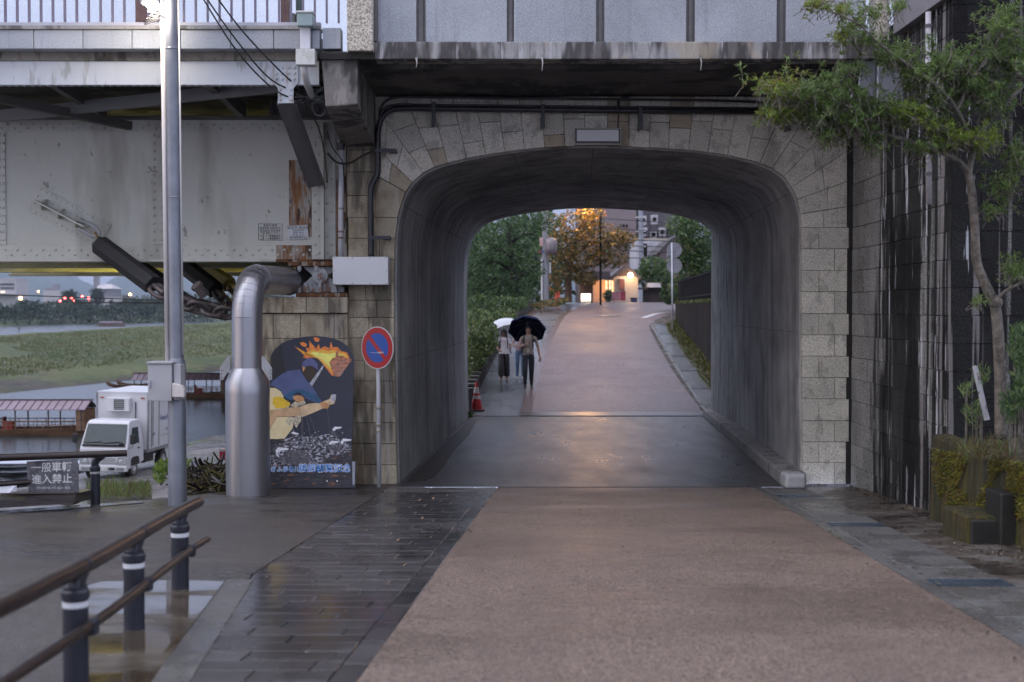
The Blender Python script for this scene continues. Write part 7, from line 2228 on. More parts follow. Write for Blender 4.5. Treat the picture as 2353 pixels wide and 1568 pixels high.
br_ = thing('back_handrail', 'dark handrail carrying a warning board at the edge of the river ramp', 'railing', (-5.2, 15.6, zn(15.6)))
pb_ = W(219, 1160, 15.67); pb_.z = zn(15.67)
M['rail_dark'] = mat('wet_dark_brown_rail', (.026, .016, .015), .35, var=.3, sc=4, bump=.1)
e0, e1 = W(-60, 1054, 15.0), W(291, 1042, 15.75)
m = MB(); m.tube([e0 + (e0 - e1) * .4, e0, e1], [.044, .044, .042], 14); m.build('top_rail', M['rail_dark'], br_, smooth=True, auto=60)
l0, l1 = W(-60, 1118, 15.0), W(70, 1108, 15.3)
m = MB(); m.tube([l0 + (l0 - l1) * .4, l0, l1], .028, 12); m.build('lower_rail', M['rail_dark'], br_, smooth=True, auto=60)
for q in (pb_,):
    m = MB(); m.lathe((q.x, q.y, q.z), [(.058, -.03), (.058, .42), (.064, .43), (.064, .47), (.05, .49)], 18); po = m.build('post', M['post_navy'], br_, smooth=True, auto=30)
    m = MB(); m.lathe((q.x, q.y, q.z), [(.060, .395), (.060, .42)], 18); m.build('white_band', mat('dull_band', (.45, .45, .42), .4), po, smooth=True, auto=30)
    m = MB(); m.tube(crom([V((q.x, q.y, q.z + .48)), V((q.x + .01, q.y, q.z + .55)), V((q.x + .1, q.y, q.z + .62))], 3), .045, 10); m.build('neck', M['post_navy'], po, smooth=True)
q = V((pb_.x - 1.9, 14.95, zn(14.95))); m = MB(); m.lathe((q.x, q.y, q.z), [(.058, -.03), (.058, .49)], 18); m.build('post', M['post_navy'], br_, smooth=True, auto=30)
# warning board hung on it
wbd = thing('warning_board', 'weathered grey warning board with white Japanese characters on the back railing', 'sign', W(120, 1135, 15.35))
cn_ = [W(61, 1061, 15.35), W(178, 1055, 15.35), W(181, 1131, 15.35), W(66, 1136, 15.35)]
m = MB(); m.prism(cn_[::-1], (0, .012, 0)); m.build('board', mat('weathered_slate_board', (.115, .115, .130), .55, var=.25, sc=7, speck=.3, spsc=40, streaks=[((.20, .20, .22), (9, 9, 2), .55, .7, .5), ((.05, .05, .06), (9, 9, 3), .55, .68, .5, (4, 4, 4))]), wbd)
wt = mat('chipped_white_lettering', (.60, .60, .61), .5, var=.15, sc=20, bump=0)
for r_, row_ in enumerate(('一般車輌', '進入禁止')):
    for k, ch in enumerate(row_):
        p = W(83 + k * 23.5 + r_ * 1.0, 1076.5 + r_ * 27 - k * .8, 15.345); text('character', ch, .122, wt, wbd, p - WL[wbd.name_full], off=.0022)
p = W(123, 1122, 15.345); text('small_writing', '国土交通省木曽川上流 - 岐阜市・警察署', .034, wt, wbd, p - WL[wbd.name_full], width=.40)
# dark slab, stone and pale sheet at the edge
sl = thing('dark_slab', 'dark slanting slab lying at the forecourt edge under the warning board', 'slab', W(85, 1168, 14.9))
A = [W(-40, 1169, 14.6), W(166, 1158, 15.1), W(175, 1137, 15.3), W(20, 1136, 15.2)]
m = MB(); m.prism([W(-60, 1172, 14.55), W(170, 1158, 15.0), W(176, 1134, 15.2), W(14, 1134, 15.2), W(-60, 1150, 14.7)][::-1], (.05, .5, -.02)); m.build('slab_body', mat('soaked_black_slab', (.016, .013, .014), .4, var=.3, sc=5), sl, bev=.012)
m = MB(); m.bar(W(-30, 1135, 15.15), W(174, 1133, 15.2), .03, .012); m.build('slab_edge', mat('worn_slab_edge', (.09, .06, .05), .5), sl)
m = MB(); p = G(151, 1163); m.ball(p + V((0, .1, .045)), .13, 12, 8, sc=(1.1, .8, .42)); o = m.build('loose_stone', mat('brown_weathered_stone', (.13, .10, .085), .7, var=.3, sc=9, speck=.3, bump=.5, bsc=25), smooth=True)
o.data.vertices.foreach_get; 
for v_ in o.data.vertices: v_.co += V((R.uniform(-.008, .008), R.uniform(-.008, .008), R.uniform(-.006, .006)))
tag(o, 'flat brown stone lying at the forecourt edge below the warning board', 'stone')
m = MB(); m.prism([W(-60, 1116, 16.2), W(37, 1114, 16.4), W(40, 1150, 16.4), W(0, 1160, 16.2), W(-60, 1162, 16.2)][::-1], (0, .02, 0)); m.build('white_board', mat('white_painted_panel', (.60, .61, .66), .5, var=.04, bump=0))
tag(bpy.data.objects['white_board'], 'plain white board standing behind the warning board at the frame edge', 'board')
es = MB(); pts_ = [W(-60, 1176, 14.55), W(0, 1172, 14.75), W(150, 1161, 15.3), W(320, 1152, 16.0)]
for a, b in zip(pts_, pts_[1:]):
    a, b = V((a.x, a.y, zn(a.y) + .006)), V((b.x, b.y, zn(b.y) + .006)); d = (b - a); s_ = V((-d.y, d.x, 0)).normalized() * .11
    es.prism([a - s_, b - s_, b + s_, a + s_], (0, 0, .01))
struct(es.build('edge_strip', M['concrete_pave']))

# driftwood and rubble heaped left of the pipe
db = MB()
for i in range(260):
    x, y = R.uniform(430, 520), 0
    t = (x - 400) / 120
    Y0 = R.uniform(17.6, 20.2)
    zt_ = -.05 + max(0, (x - 430) / 90) * 0.20 * R.random()
    p = V(((x - CX) / F * Y0, Y0, zt_ + R.uniform(-.02, .05)))
    d = V((R.uniform(-1, 1), R.uniform(-.5, .5), R.uniform(-.25, .35))).normalized() * R.uniform(.08, .34)
    db.tube([p - d, p + V((0, 0, R.uniform(-.03, .03))), p + d], [R.uniform(.006, .022)] * 3, 5, R.choice((0, 0, 1, 2)))
for i in range(70):
    x = R.uniform(425, 520); Y0 = R.uniform(17.4, 20); p = V(((x - CX) / F * Y0, Y0, -.06 + max(0, (x - 440) / 80) * .15 * R.random())); db.ball(p, R.uniform(.05, .14), 6, 4, R.choice((0, 0, 1)), (1, 1, .6))
o = db.build('driftwood', [mat('soaked_black_driftwood', (.018, .014, .012), .3, var=.4, sc=8), mat('brown_driftwood', (.045, .028, .018), .4, var=.3, sc=8), mat('mossy_driftwood', (.06, .055, .012), .8, var=.3, sc=8)])
tag(o, 'heap of wet black driftwood and mossy rubble left of the steel pipe', 'driftwood', kind='stuff')
m = MB(); a = [(-4.9, 16.9, -.35), (-3.62, 17.6, -.2), (-3.62, 20.4, .05), (-4.3, 20.6, -.1), (-5.2, 19.5, -.7)]
m.faces(a + [(-4.1, 18.6, -.02), (-3.62, 18.5, .03)], [(0, 1, 6, 5), (5, 6, 2), (5, 2, 3), (5, 3, 4), (5, 4, 0)]); struct(m.build('rubble_mound', M['soil']))
rb_ = thing('red_crate', 'small red and white plastic crate on the ramp beside the driftwood', 'crate', W(511, 1058, 22))
m = MB(); a, b = W(504, 1057, 22), W(522, 1038, 22); m.box(a.x, b.x, 22, 22.2, a.z, b.z); m.build('tub', mat('red_plastic', (.38, .02, .05), .4, bump=0), rb_, bev=.01)
m = MB(); m.box(a.x - .005, b.x + .005, 21.99, 22.21, b.z + .001, b.z + .04); m.build('rim', mat('pale_pink_rim', (.5, .4, .42), .4, bump=0), rb_)
shrub('ramp_weed', 'yellow green leafy weed growing against the lamp pole foot', [(368, 1090, 14, 26, 260), (385, 1075, 10, 16, 120), (430, 1068, 8, 8, 40)], 17.2, .07, .03, [LM[2], LM[1]], W(370, 1120, 17.2), 'weed', .12)
gm = MB()
for i in range(1500):
    x, y = R.uniform(205, 345), R.uniform(1125, 1152)
    p = W(x, y, R.uniform(18, 30)); gm.leaf(p, (R.uniform(-.5, .5), R.uniform(-.3, .3), 1), (R.uniform(-1, 1), R.uniform(-1, 1), .2), R.uniform(.1, .3), .015, R.choice((0, 0, 1)))
tag(gm.build('ramp_grass', [LM[1], GM[1]]), 'grass tufts along the ramp below the back handrail', 'grass', kind='stuff')
m = MB(); m.faces([W(200, 1160, 18), W(350, 1158, 18), W(350, 1128, 30), W(200, 1128, 30)], [(0, 1, 2, 3)]); struct(m.build('ramp_verge', M['soil']))

# ------------------------------------------------------------------ seismic chains under the girder
M['rubber'] = mat('black_rubber_sleeve', (.016, .016, .017), .6, var=.2, sc=4, bump=.1)
M['chain'] = mat('rusty_grey_chain_steel', (.15, .125, .12), .5, var=.3, sc=9, metal=.4, bump=.3)
def link(mb, c, d, u, L=.17, Wd=.065, r=.026):
    d, u = V(d).normalized(), V(u).normalized()
    pts = []
    for k in range(20):
        t = 2 * math.pi * k / 20
        x, y = math.cos(t), math.sin(t)
        pts.append(V(c) + d * ((L - Wd) * (1 if x > 0 else -1) * (1 if abs(x) > .01 else 0) + Wd * x) + u * Wd * y)
    mb.tube(pts + [pts[0], pts[1]], r, 7, cap=False)
def restrainer(label, a, b, ends, n, rs=.15):
    t = thing('seismic_chain', label, 'chain', a, 'girder restraint chains')
    m3 = MB(); d = (b - a).normalized(); m3.tube([a, b], rs, 6); m3.build('rubber_sleeve', M['rubber'], t, bev=.012)
    m3 = MB(); m3.tube([b - d * .02, b + d * .22], .035, 8); m3.build('eye_bolt', M['chain'], t)
    path = crom(ends, 8)
    tot = sum((q - p).length for p, q in zip(path, path[1:]))
    pos = [tot * (k + .5) / n for k in range(n)]
    acc = 0; j = 0
    for k, s_ in enumerate(pos):
        while j < len(path) - 2 and acc + (path[j + 1] - path[j]).length < s_: acc += (path[j + 1] - path[j]).length; j += 1
        q = path[j].lerp(path[j + 1], (s_ - acc) / max((path[j + 1] - path[j]).length, 1e-6)); dd = (path[j + 1] - path[j]).normalized()
        up = V((0, -.7, .7)) if k % 2 else V((0, .7, .7)); up = (up - dd * up.dot(dd)).normalized()
        m3 = MB(); link(m3, q, dd, up, tot / n * .70, .10, .034); m3.build('chain_link', M['chain'], t, smooth=True)
    return t
t = restrainer('front seismic chain in a black rubber sleeve hanging from the girder bracket', W(228, 562, 18.45), W(352, 655, 18.0), [W(352, 660, 18.0), W(385, 682, 18.0), W(430, 700, 18.05), W(480, 712, 18.15), W(530, 722, 18.3)], 6)
m3 = MB(); m3.tube(crom([ob(.20, .05, .20), ob(.42, .07, .22), ob(.56, .02, .22), ob(.50, -.06, .22), ob(.25, -.06, .20)], 5), .028, 8); m3.build('shackle', M['cast'], t, smooth=True)
m3 = MB(); m3.tube([ob(.50, 0, .21), W(232, 563, 18.45)], .02, 8); m3.build('link_rod', mat('brass_rod', (.25, .17, .08), .4, metal=.5), t)
m3 = MB(); c = W(462, 665, 17.9); m3.cyl(c + V((-.05, -.05, .05)), c + V((.03, .03, -.10)), .06, 6); m3.cyl(c + V((-.06, -.06, .06)), c + V((-.03, -.03, .02)), .085, 6); m3.build('shackle_bolt', M['chain'], t)
restrainer('second seismic chain in a black sleeve behind the front one', W(290, 598, 20.6), W(395, 668, 20.0), [W(395, 670, 20.0), W(440, 695, 20), W(500, 712, 20), W(545, 720, 20)], 5)
restrainer('third seismic chain in a black sleeve right of the lamp pole', W(425, 612, 21.2), W(497, 668, 20.6), [W(497, 670, 20.6), W(515, 690, 20.6), W(545, 705, 20.6)], 3)
restrainer('fourth seismic chain in a black sleeve beside the steel pipe', W(455, 606, 23.5), W(528, 655, 22.8), [W(528, 658, 22.8), W(540, 676, 22.8), W(560, 690, 22.8)], 4)
# lamps under the span
for k, (x, y) in enumerate(((-7.5, 22.8), (-3.3, 22.9))):
    t = thing('underdeck_lamp', ('yellow lamp tube under the span above the river', 'yellow lamp tube under the span beside the abutment')[k], 'lamp', (x, y, zw0 + .5))
    m3 = MB(); m3.tube([(x - .4, y, zw0 + .45), (x + .4, y, zw0 + .45)], .03, 8); m3.build('tube', emit('yellow_tube', (1, .85, .2), 12), t)
    m3 = MB(); m3.box(x - .45, x + .45, y - .05, y + .05, zw0 + .49, zw0 + .56); m3.build('fitting', M['white_box'], t)
    lamp('underdeck_light', 'POINT', (x, y, zw0 + .40), 30, (1.0, .86, .16), t, .1)

# ------------------------------------------------------------------ delivery truck
tk = thing('delivery_truck', 'white refrigerated delivery truck parked on the river ramp', 'truck', (-14.1, 44.0, -3.40), rot=(0, .015, math.radians(-5)))
M['tk_white'] = mat('white_truck_paint', (.60, .60, .63), .28, var=.03, sc=1, kind='obj', bump=0)
M['tk_box'] = mat('white_grp_box', (.62, .62, .64), .4, var=.03, sc=1, kind='obj', bump=.01)
M['tk_glass'] = mat('tinted_windscreen', (.020, .035, .040), .06, var=.2, kind='obj', bump=0)
M['tk_black'] = mat('black_truck_plastic', (.015, .015, .016), .5, kind='obj', bump=0)
M['tk_grey'] = mat('grey_truck_metal', (.28, .28, .29), .4, kind='obj', bump=0, metal=.3)
M['chrome'] = mat('headlamp_chrome', (.55, .56, .58), .15, kind='obj', bump=0, metal=.8)
TW = .845
m = MB()                                                 # cab: local x across, y from the front (0) to the back, z up
sec = [(0.02, .38, .84), (-.02, .62, .845), (0.0, 1.10, .845), (.10, 1.28, .84), (.42, 1.98, .76), (.55, 2.06, .72)]
L = [[(-w, y, z) for (y, z, w) in sec] + [(-.72, 1.45, 2.06), (-.845, 1.55, 1.25), (-.845, 1.55, .55)], [(w, y, z) for (y, z, w) in sec] + [(.72, 1.45, 2.06), (.845, 1.55, 1.25), (.845, 1.55, .55)]]
n = len(L[0]); m.faces(L[0] + L[1], [tuple(range(n)), tuple(range(2 * n - 1, n - 1, -1))] + [(i, n + i, n + (i + 1) % n, (i + 1) % n) for i in range(n)]); m.build('cab', M['tk_white'], tk, local=True, bev=.035, seg=3)
m = MB(); m.poly([(-.76, .105, 1.27), (.76, .105, 1.27), (.70, .405, 1.93), (-.70, .405, 1.93)]); m.v = [(x, y - .035, z + .012) for x, y, z in m.v]; ws = m.build('windscreen', M['tk_glass'], tk, local=True)
m = MB(); m.bar((-.70, .06, 1.30), (-.1, .075, 1.36), .02, .02); m.bar((-.05, .06, 1.30), (.55, .075, 1.36), .02, .02); m.build('wiper', M['tk_black'], tk, local=True)
m = MB(); m.box(-.76, .76, .0, .045, 1.20, 1.262); m.build('cowl', M['tk_black'], tk, local=True)
for s in (-1, 1):
    dd = MB(); dd.poly([(s * .852, .30, 1.25), (s * .852, 1.10, 1.25), (s * .80, 1.10, 1.80), (s * .79, .60, 1.80)][::s]); dr = dd.build('side_window', M['tk_glass'], tk, local=True)
    m = MB(); m.box(s * .846 - .006, s * .846 + .006, .22, 1.2, .72, 1.20); do = m.build('door', M['tk_white'], tk, local=True, bev=.01)
    m = MB(); m.box(s * .862 - .01, s * .862 + .01, .95, 1.1, 1.05, 1.10); m.build('handle', M['tk_black'], do, local=True)
    m = MB(); m.tube([(s * .84, .15, 1.15), (s * 1.0, .06, 1.17), (s * 1.03, .04, 1.35)], .012, 6); ma = m.build('mirror_arm', M['tk_black'], tk, local=True)
    m = MB(); m.box(s * 1.03 - .09, s * 1.03 + .09, .0, .08, 1.30, 1.62); m.build('mirror', M['tk_black'], ma, local=True, bev=.02)
    m = MB(); m.prism([(s * .46, -.045, .60), (s * .83, -.03, .56), (s * .84, -.02, .86), (s * .55, -.045, .84)][::-s], (0, .03, 0)); hl = m.build('headlight', M['chrome'], tk, local=True)
    m = MB(); m.ball((s * .63, -.035, .70), .075, 10, 6, sc=(1, .3, 1)); m.build('lens', mat('clear_lens', (.5, .52, .55), .1, bump=0), hl, local=True)
    m = MB(); m.box(s * .62 - .13, s * .62 + .13, -.075, -.05, .40, .48); m.build('fog_lamp', M['tk_grey'], tk, local=True)
    m = MB(); m.box(s * .33 - .10, s * .33 + .10, -.075, -.05, .40, .48); m.build('bumper_slot', M['tk_black'], tk, local=True)
m = MB()
for k in range(3): m.box(-.44, .44, -.035, -.01, .62 + k * .075, .65 + k * .075)
m.build('grille', M['tk_grey'], tk, local=True)
m = MB(); m.box(-.85, .85, -.05, .12, .34, .55); m.build('bumper', M['tk_white'], tk, local=True, bev=.03, seg=3)
m = MB(); m.box(-.17, .17, -.085, -.052, .36, .50); m.build('number_plate', mat('green_white_plate', (.55, .58, .55), .4, bump=0), tk, local=True)
m = MB(); m.ball((.62, -.02, 1.30), .10, 10, 8, sc=(.8, .6, .8)); m.tube([(.62, 0, 1.2), (.62, -.02, 1.3)], .012, 6); m.build('round_mirror', M['tk_black'], tk, local=True)
BX0, BX1, BY0, BY1, BZ0, BZ1 = -.94, .94, 1.68, 5.0, .92, 2.95
m = MB(); m.box(BX0, BX1, BY0, BY1, BZ0, BZ1); bo = m.build('cargo_box', M['tk_box'], tk, local=True, bev=.02)
for (x, y) in ((BX0, BY0), (BX1, BY0), (BX1, BY1)):
    m = MB(); m.box(x - .03, x + .03, y - .02, y + .04, BZ0, BZ1 + .01); m.build('corner_post', M['tk_grey'], bo, local=True)
m = MB(); m.box(BX0 - .012, BX1 + .012, BY0 - .012, BY1 + .012, BZ1 - .03, BZ1 + .03); m.build('roof_edge', M['tk_white'], bo, local=True)
m = MB(); m.box(-.48, .34, BY0 - .26, BY0 - .022, 2.30, 2.78); fu = m.build('fridge_unit', M['tk_box'], bo, local=True, bev=.02)
m = MB(); m.box(-.22, .16, BY0 - .275, BY0 - .262, 2.36, 2.72); gr_ = m.build('fan_grille', M['tk_black'], fu, local=True)
for k in range(5):
    m = MB(); m.box(-.22, .16, BY0 - .282, BY0 - .276, 2.40 + k * .065, 2.415 + k * .065); m.build('grille_bar', M['tk_box'], fu, local=True)
m = MB(); m.tube([(.50, BY0 - .05, 1.9), (.50, BY0 - .05, 2.62)], .018, 8); m.build('exhaust_pipe', M['tk_black'], bo, local=True)
for x in (-.75, .75):
    m = MB(); m.box(x - .07, x + .07, BY0 - .03, BY0 - .021, 2.74, 2.79); m.build('marker_lamp', mat('amber_marker', (.4, .10, .06), .4, bump=0), bo, local=True)
for yy in (2.0, 2.75, 4.9):
    m = MB(); m.box(BX1 + .002, BX1 + .02, yy - .02, yy + .02, BZ0 + .06, BZ1 - .06); m.build('door_seam', M['tk_grey'], bo, local=True)
m = MB(); m.tube([(BX1 + .03, 2.10, BZ0 + .1), (BX1 + .03, 2.10, BZ1 - .15)], .014, 6); m.box(BX1 + .02, BX1 + .05, 2.08, 2.25, 1.4, 1.5); m.build('door_latch', M['tk_grey'], bo, local=True)
m = MB(); m.box(BX0, BX1, BY0, BY1, BZ0 - .10, BZ0 - .002); m.build('side_skirt', M['tk_grey'], bo, local=True)
lt = mat('navy_script_lettering', (.02, .05, .22), .5, bump=0)
RT = (math.pi / 2, 0, math.pi / 2)
text('lettering', 'Hotel Park', .26, lt, bo, (BX1 + .004, 3.45, 1.95), RT, off=.003)
text('lettering', 'ホテルパーク', .13, lt, bo, (BX1 + .004, 3.8, 1.5), RT, off=.001)
m = MB(); m.bar((BX1 + .004, 2.95, 1.32), (BX1 + .004, 3.9, 1.32), .003, .02); m.bar((BX1 + .004, 3.9, 1.31), (BX1 + .004, 3.9, 1.55), .003, .02); m.build('side_line', M['tk_grey'], bo, local=True)
for (x, y) in ((-.70, .72), (.70, .72), (-.70, 3.6), (.70, 3.6)):
    m = MB(); s = 1 if x > 0 else -1
    m.tube([(x - .11, y, .36), (x - .09, y, .36), (x + .09, y, .36), (x + .11, y, .36)], [.33, .36, .36, .33], 24); wh = m.build('wheel', M['tk_black'], tk, local=True)
    m = MB(); m.tube([(x + s * .105, y, .36), (x + s * .125, y, .36)], [.21, .19], 20); m.build('rim', M['tk_grey'], wh, local=True)
    m = MB(); m.tube([(x + s * .126, y, .36), (x + s * .15, y, .36)], [.08, .06], 12); m.build('hub', M['tk_white'], wh, local=True)
m = MB(); m.box(-.40, .40, .6, 4.9, .55, .80); m.box(-.80, .80, 1.7, 2.6, .45, .80); m.build('chassis', M['tk_black'], tk, local=True)
m = MB(); m.poly([(.853, .34, .50), (.853, 1.12, .50), (.853, 1.10, .74), (.853, .92, .80), (.853, .5, .80), (.853, .36, .74)]); m.build('wheel_arch', M['tk_black'], tk, local=True)

# ------------------------------------------------------------------ traffic cone beyond the tunnel
cn2 = thing('traffic_cone', 'red and white striped traffic cone standing at the far tunnel corner', 'cone', GU(1095, 944))
cp = WL[cn2.name_full]
M['cone_red'] = mat('cone_red_plastic', (.48, .015, .02), .4, bump=0); M['cone_white'] = mat('cone_reflective_white', (.55, .50, .46), .4, bump=0)
m = MB(); m.box(cp.x - .20, cp.x + .20, cp.y - .20, cp.y + .20, cp.z, cp.z + .035); m.build('base', mat('dark_red_base', (.09, .012, .015), .5, bump=0), cn2, bev=.02)
def cr2(z): return .145 - .115 * z / .68
for z0_, z1_, mt_ in ((.035, .28, 'cone_red'), (.281, .37, 'cone_white'), (.371, .42, 'cone_red'), (.421, .57, 'cone_white'), (.571, .70, 'cone_red')):
    m = MB(); m.lathe(cp, [(cr2(z0_), z0_), (cr2(z1_), z1_)], 18); m.build('stripe' if mt_ == 'cone_white' else 'cone_band', M[mt_], cn2, smooth=True, auto=40)
# ================================================================== people under umbrellas
def skin(name, joints, edges, root, parent, mats, pick, sub=2):
    """joints: name -> (co, rx, ry); one continuous figure grown round the skeleton"""
    ks = list(joints)
    me = bpy.data.meshes.new(name)
    me.from_pydata([joints[k][0] for k in ks], [(ks.index(a), ks.index(b)) for a, b in edges], [])
    o = bpy.data.objects.new(name, me)
    COL.objects.link(o)
    md = o.modifiers.new('s', 'SKIN')
    md.use_smooth_shade = True
    for i, k in enumerate(ks):
        sv = me.skin_vertices[0].data[i]
        sv.radius = (joints[k][1], joints[k][2])
        sv.use_root = (k == root)
    o.modifiers.new('d', 'SUBSURF').levels = sub
    o.modifiers['d'].render_levels = sub
    dg = bpy.context.evaluated_depsgraph_get()
    m2 = bpy.data.meshes.new_from_object(o.evaluated_get(dg))
    bpy.data.objects.remove(o)
    m2.materials.clear()
    for mt in mats: m2.materials.append(mt)
    for p in m2.polygons:
        p.material_index = pick(p.center)
        p.use_smooth = True
    r = bpy.data.objects.new(name, m2)
    COL.objects.link(r)
    r.parent = parent
    return r


SKIN = mat('warm_skin', (.36, .21, .15), .5, var=.08, kind='obj', bump=0)
HAIR = mat('black_hair', (.012, .010, .010), .4, var=.3, kind='obj', bump=0)
SHOE = mat('dark_shoe', (.02, .018, .018), .4, kind='obj', bump=0)


def hand(t, c, d, up, s=1.0, curl=.5):
    """palm with four unequal bent fingers and a thumb leaving its side"""
    d, up = V(d).normalized(), V(up).normalized()
    sd = d.cross(up).normalized()
    j = {'w': (V(c), .020 * s, .028 * s), 'p': (V(c) + d * .045 * s, .018 * s, .038 * s), 'k': (V(c) + d * .085 * s, .015 * s, .038 * s)}
    e = [('w', 'p'), ('p', 'k')]
    for i, L_ in enumerate((.062, .072, .068, .052)):
        b = V(c) + d * .088 * s + sd * (i - 1.5) * .019 * s
        f1 = b + (d * math.cos(curl) - up * math.sin(curl)) * L_ * .55 * s
        f2 = f1 + (d * math.cos(curl * 2) - up * math.sin(curl * 2)) * L_ * .5 * s
        j['a%d' % i] = (b, .009 * s, .009 * s); j['b%d' % i] = (f1, .0085 * s, .0085 * s); j['c%d' % i] = (f2, .007 * s, .007 * s)
        e += [('k', 'a%d' % i), ('a%d' % i, 'b%d' % i), ('b%d' % i, 'c%d' % i)]
    b = V(c) + d * .03 * s - sd * .034 * s
    j['t0'] = (b, .010 * s, .010 * s); j['t1'] = (b + (d * .7 - sd * .6 - up * .3).normalized() * .035 * s, .009 * s, .009 * s); j['t2'] = (j['t1'][0] + (d * .9 - sd * .1 - up * .4).normalized() * .028 * s, .0075 * s, .0075 * s)
    e += [('w', 't0'), ('t0', 't1'), ('t1', 't2')]
    return skin('hand', j, e, 'w', t, [SKIN], lambda p: 0, 1)


def face(t, c, s, turn=0.0, tilt=0.0):
    Rm = Matrix.Rotation(turn, 3, 'Z')
    f = lambda x, y, z: V(c) + Rm @ (V((x, y, z)) * s)
    m3 = MB(); m3.faces([f(-.012, -.098, -.01), f(.012, -.098, -.01), f(0, -.125, -.012), f(0, -.098, .035), f(-.015, -.1, -.018), f(.015, -.1, -.018)], [(0, 2, 3), (2, 1, 3), (0, 4, 2), (1, 2, 5), (4, 5, 2)]); m3.build('nose', SKIN, t, local=True)
    for x in (-.033, .033):
        m3 = MB(); m3.ball(f(x, -.090, .022), .011 * s, 8, 6, sc=(1.2, .6, .7)); m3.build('eye', HAIR, t, local=True)
    m3 = MB(); m3.ball(f(0, -.092, -.048), .022 * s, 8, 6, sc=(1, .4, .3)); m3.build('mouth', mat('lip', (.25, .08, .07), .5, bump=0), t, local=True)
    for x in (-.082, .082):
        m3 = MB(); m3.ball(f(x, .0, .01), .026 * s, 8, 6, sc=(.35, .7, 1.1)); m3.build('ear', SKIN, t, local=True)


def figure(t, H, shirt, pants, stride, arms, slim=1.0, sleeve=.30, pant_w=1.0, headturn=0.0, shoe=SHOE, crop=0.06):
    """a walking person facing -y; stride = forward reach of right / left foot; arms = ((elbow, wrist) left, right)"""
    k = H / 1.72
    rf, lf = stride
    P_ = lambda x, y, z: V((x * k, y * k, z * k))
    j = {'pel': (P_(0, 0, .94), .135 * slim, .105), 'wai': (P_(0, -.005, 1.08), .125 * slim, .095), 'che': (P_(0, 0, 1.28), .150 * slim, .105), 'sho': (P_(0, .01, 1.41), .105 * slim, .080), 'nec': (P_(0, .0, 1.485), .052, .052), 'hed': (P_(0, -.015, 1.56), .070, .080), 'hd2': (P_(0, -.012, 1.64), .078, .088), 'hd3': (P_(0, -.005, 1.695), .050, .058)}
    for s, nm, ft in ((-1, 'r', rf), (1, 'l', lf)):
        lift = max(0, -abs(ft) + abs(ft))
        j['h' + nm] = (P_(.085 * s, 0, .88), .090 * pant_w, .095 * pant_w)
        j['k' + nm] = (P_(.088 * s, -ft * .55 - .03, .50), .066 * pant_w, .070 * pant_w)
        j['c' + nm] = (P_(.088 * s, -ft * .8, .33), .056 * pant_w * 1.02, .062 * pant_w)
        j['a' + nm] = (P_(.090 * s, -ft + (.05 if ft > 0 else .03), .085), .042, .045)
        j['f' + nm] = (P_(.095 * s, -ft - .04, .040), .042, .036)
        j['t' + nm] = (P_(.102 * s, -ft - .13, .032), .038, .026)
        el, wr = arms[0 if s < 0 else 1]
        j['s' + nm] = (P_(.175 * s * slim, .01, 1.385), .058, .056)
        j['e' + nm] = (P_(*el), .040, .040)
        j['w' + nm] = (P_(*wr), .027, .027)
    for q in j: j[q] = (j[q][0], j[q][1] * k, j[q][2] * k)
    ed = [('pel', 'wai'), ('wai', 'che'), ('che', 'sho'), ('sho', 'nec'), ('nec', 'hed'), ('hed', 'hd2'), ('hd2', 'hd3')]
    for nm in 'rl':
        ed += [('pel', 'h' + nm), ('h' + nm, 'k' + nm), ('k' + nm, 'c' + nm), ('c' + nm, 'a' + nm), ('a' + nm, 'f' + nm), ('f' + nm, 't' + nm), ('sho', 's' + nm), ('s' + nm, 'e' + nm), ('e' + nm, 'w' + nm)]
    def pick(c):
        z = c.z / k
        if z > 1.455: return 0
        for nm in 'rl':
            S_, E_, W_ = j['s' + nm][0], j['e' + nm][0], j['w' + nm][0]
            for (A_, B_, arm) in ((S_, E_, 0), (E_, W_, 1)):
                u = (c - A_).dot(B_ - A_) / (B_ - A_).length_squared
                q = A_ + (B_ - A_) * min(max(u, 0), 1)
                if (c - q).length < .075 * k and abs(c.x) > .12 * k * slim and z < 1.43 and (abs(c.x) > .175 * k * slim or arm):
                    if arm == 1 or u > sleeve / .34 * .9: return 0
                    return 1
        if z > .93: return 1
        if z > crop + .04: return 2
        return 3 if z < .075 else (2 if z > crop else 0)
    b = skin('body', j, ed, 'pel', t, [SKIN, shirt, pants, shoe], pick)
    return j, k


def hairdo(t, c, s, long=False, turn=0.0):
    m3 = MB()
    Rm = Matrix.Rotation(turn, 3, 'Z')
    vs, fs, n, kk = [], [], 16, 9
    for i in range(kk + 1):
        ph = math.pi * (.62 if not long else .70) * i / kk
        for q in range(n):
            a = 2 * math.pi * q / n
            fr = math.cos(a - (-math.pi / 2))                # 1 at the face
            ph2 = ph * (1 - .45 * max(fr, 0) ** 1.2)
            v = V((math.sin(ph2) * math.cos(a) * .092, math.sin(ph2) * math.sin(a) * .105 + .006, math.cos(ph2) * .118 + .012))
            if long and fr < .25 and i > kk - 3: v.z -= .05 * (i - kk + 3); v.x *= 1.05
            vs.append(V(c) + Rm @ (v * s))
    for i in range(kk):
        for q in range(n): fs.append((i * n + q, (i + 1) * n + q, (i + 1) * n + (q + 1) % n, i * n + (q + 1) % n))
    m3.faces(vs, fs)
    return m3.build('hair', HAIR, t, local=True, smooth=True)


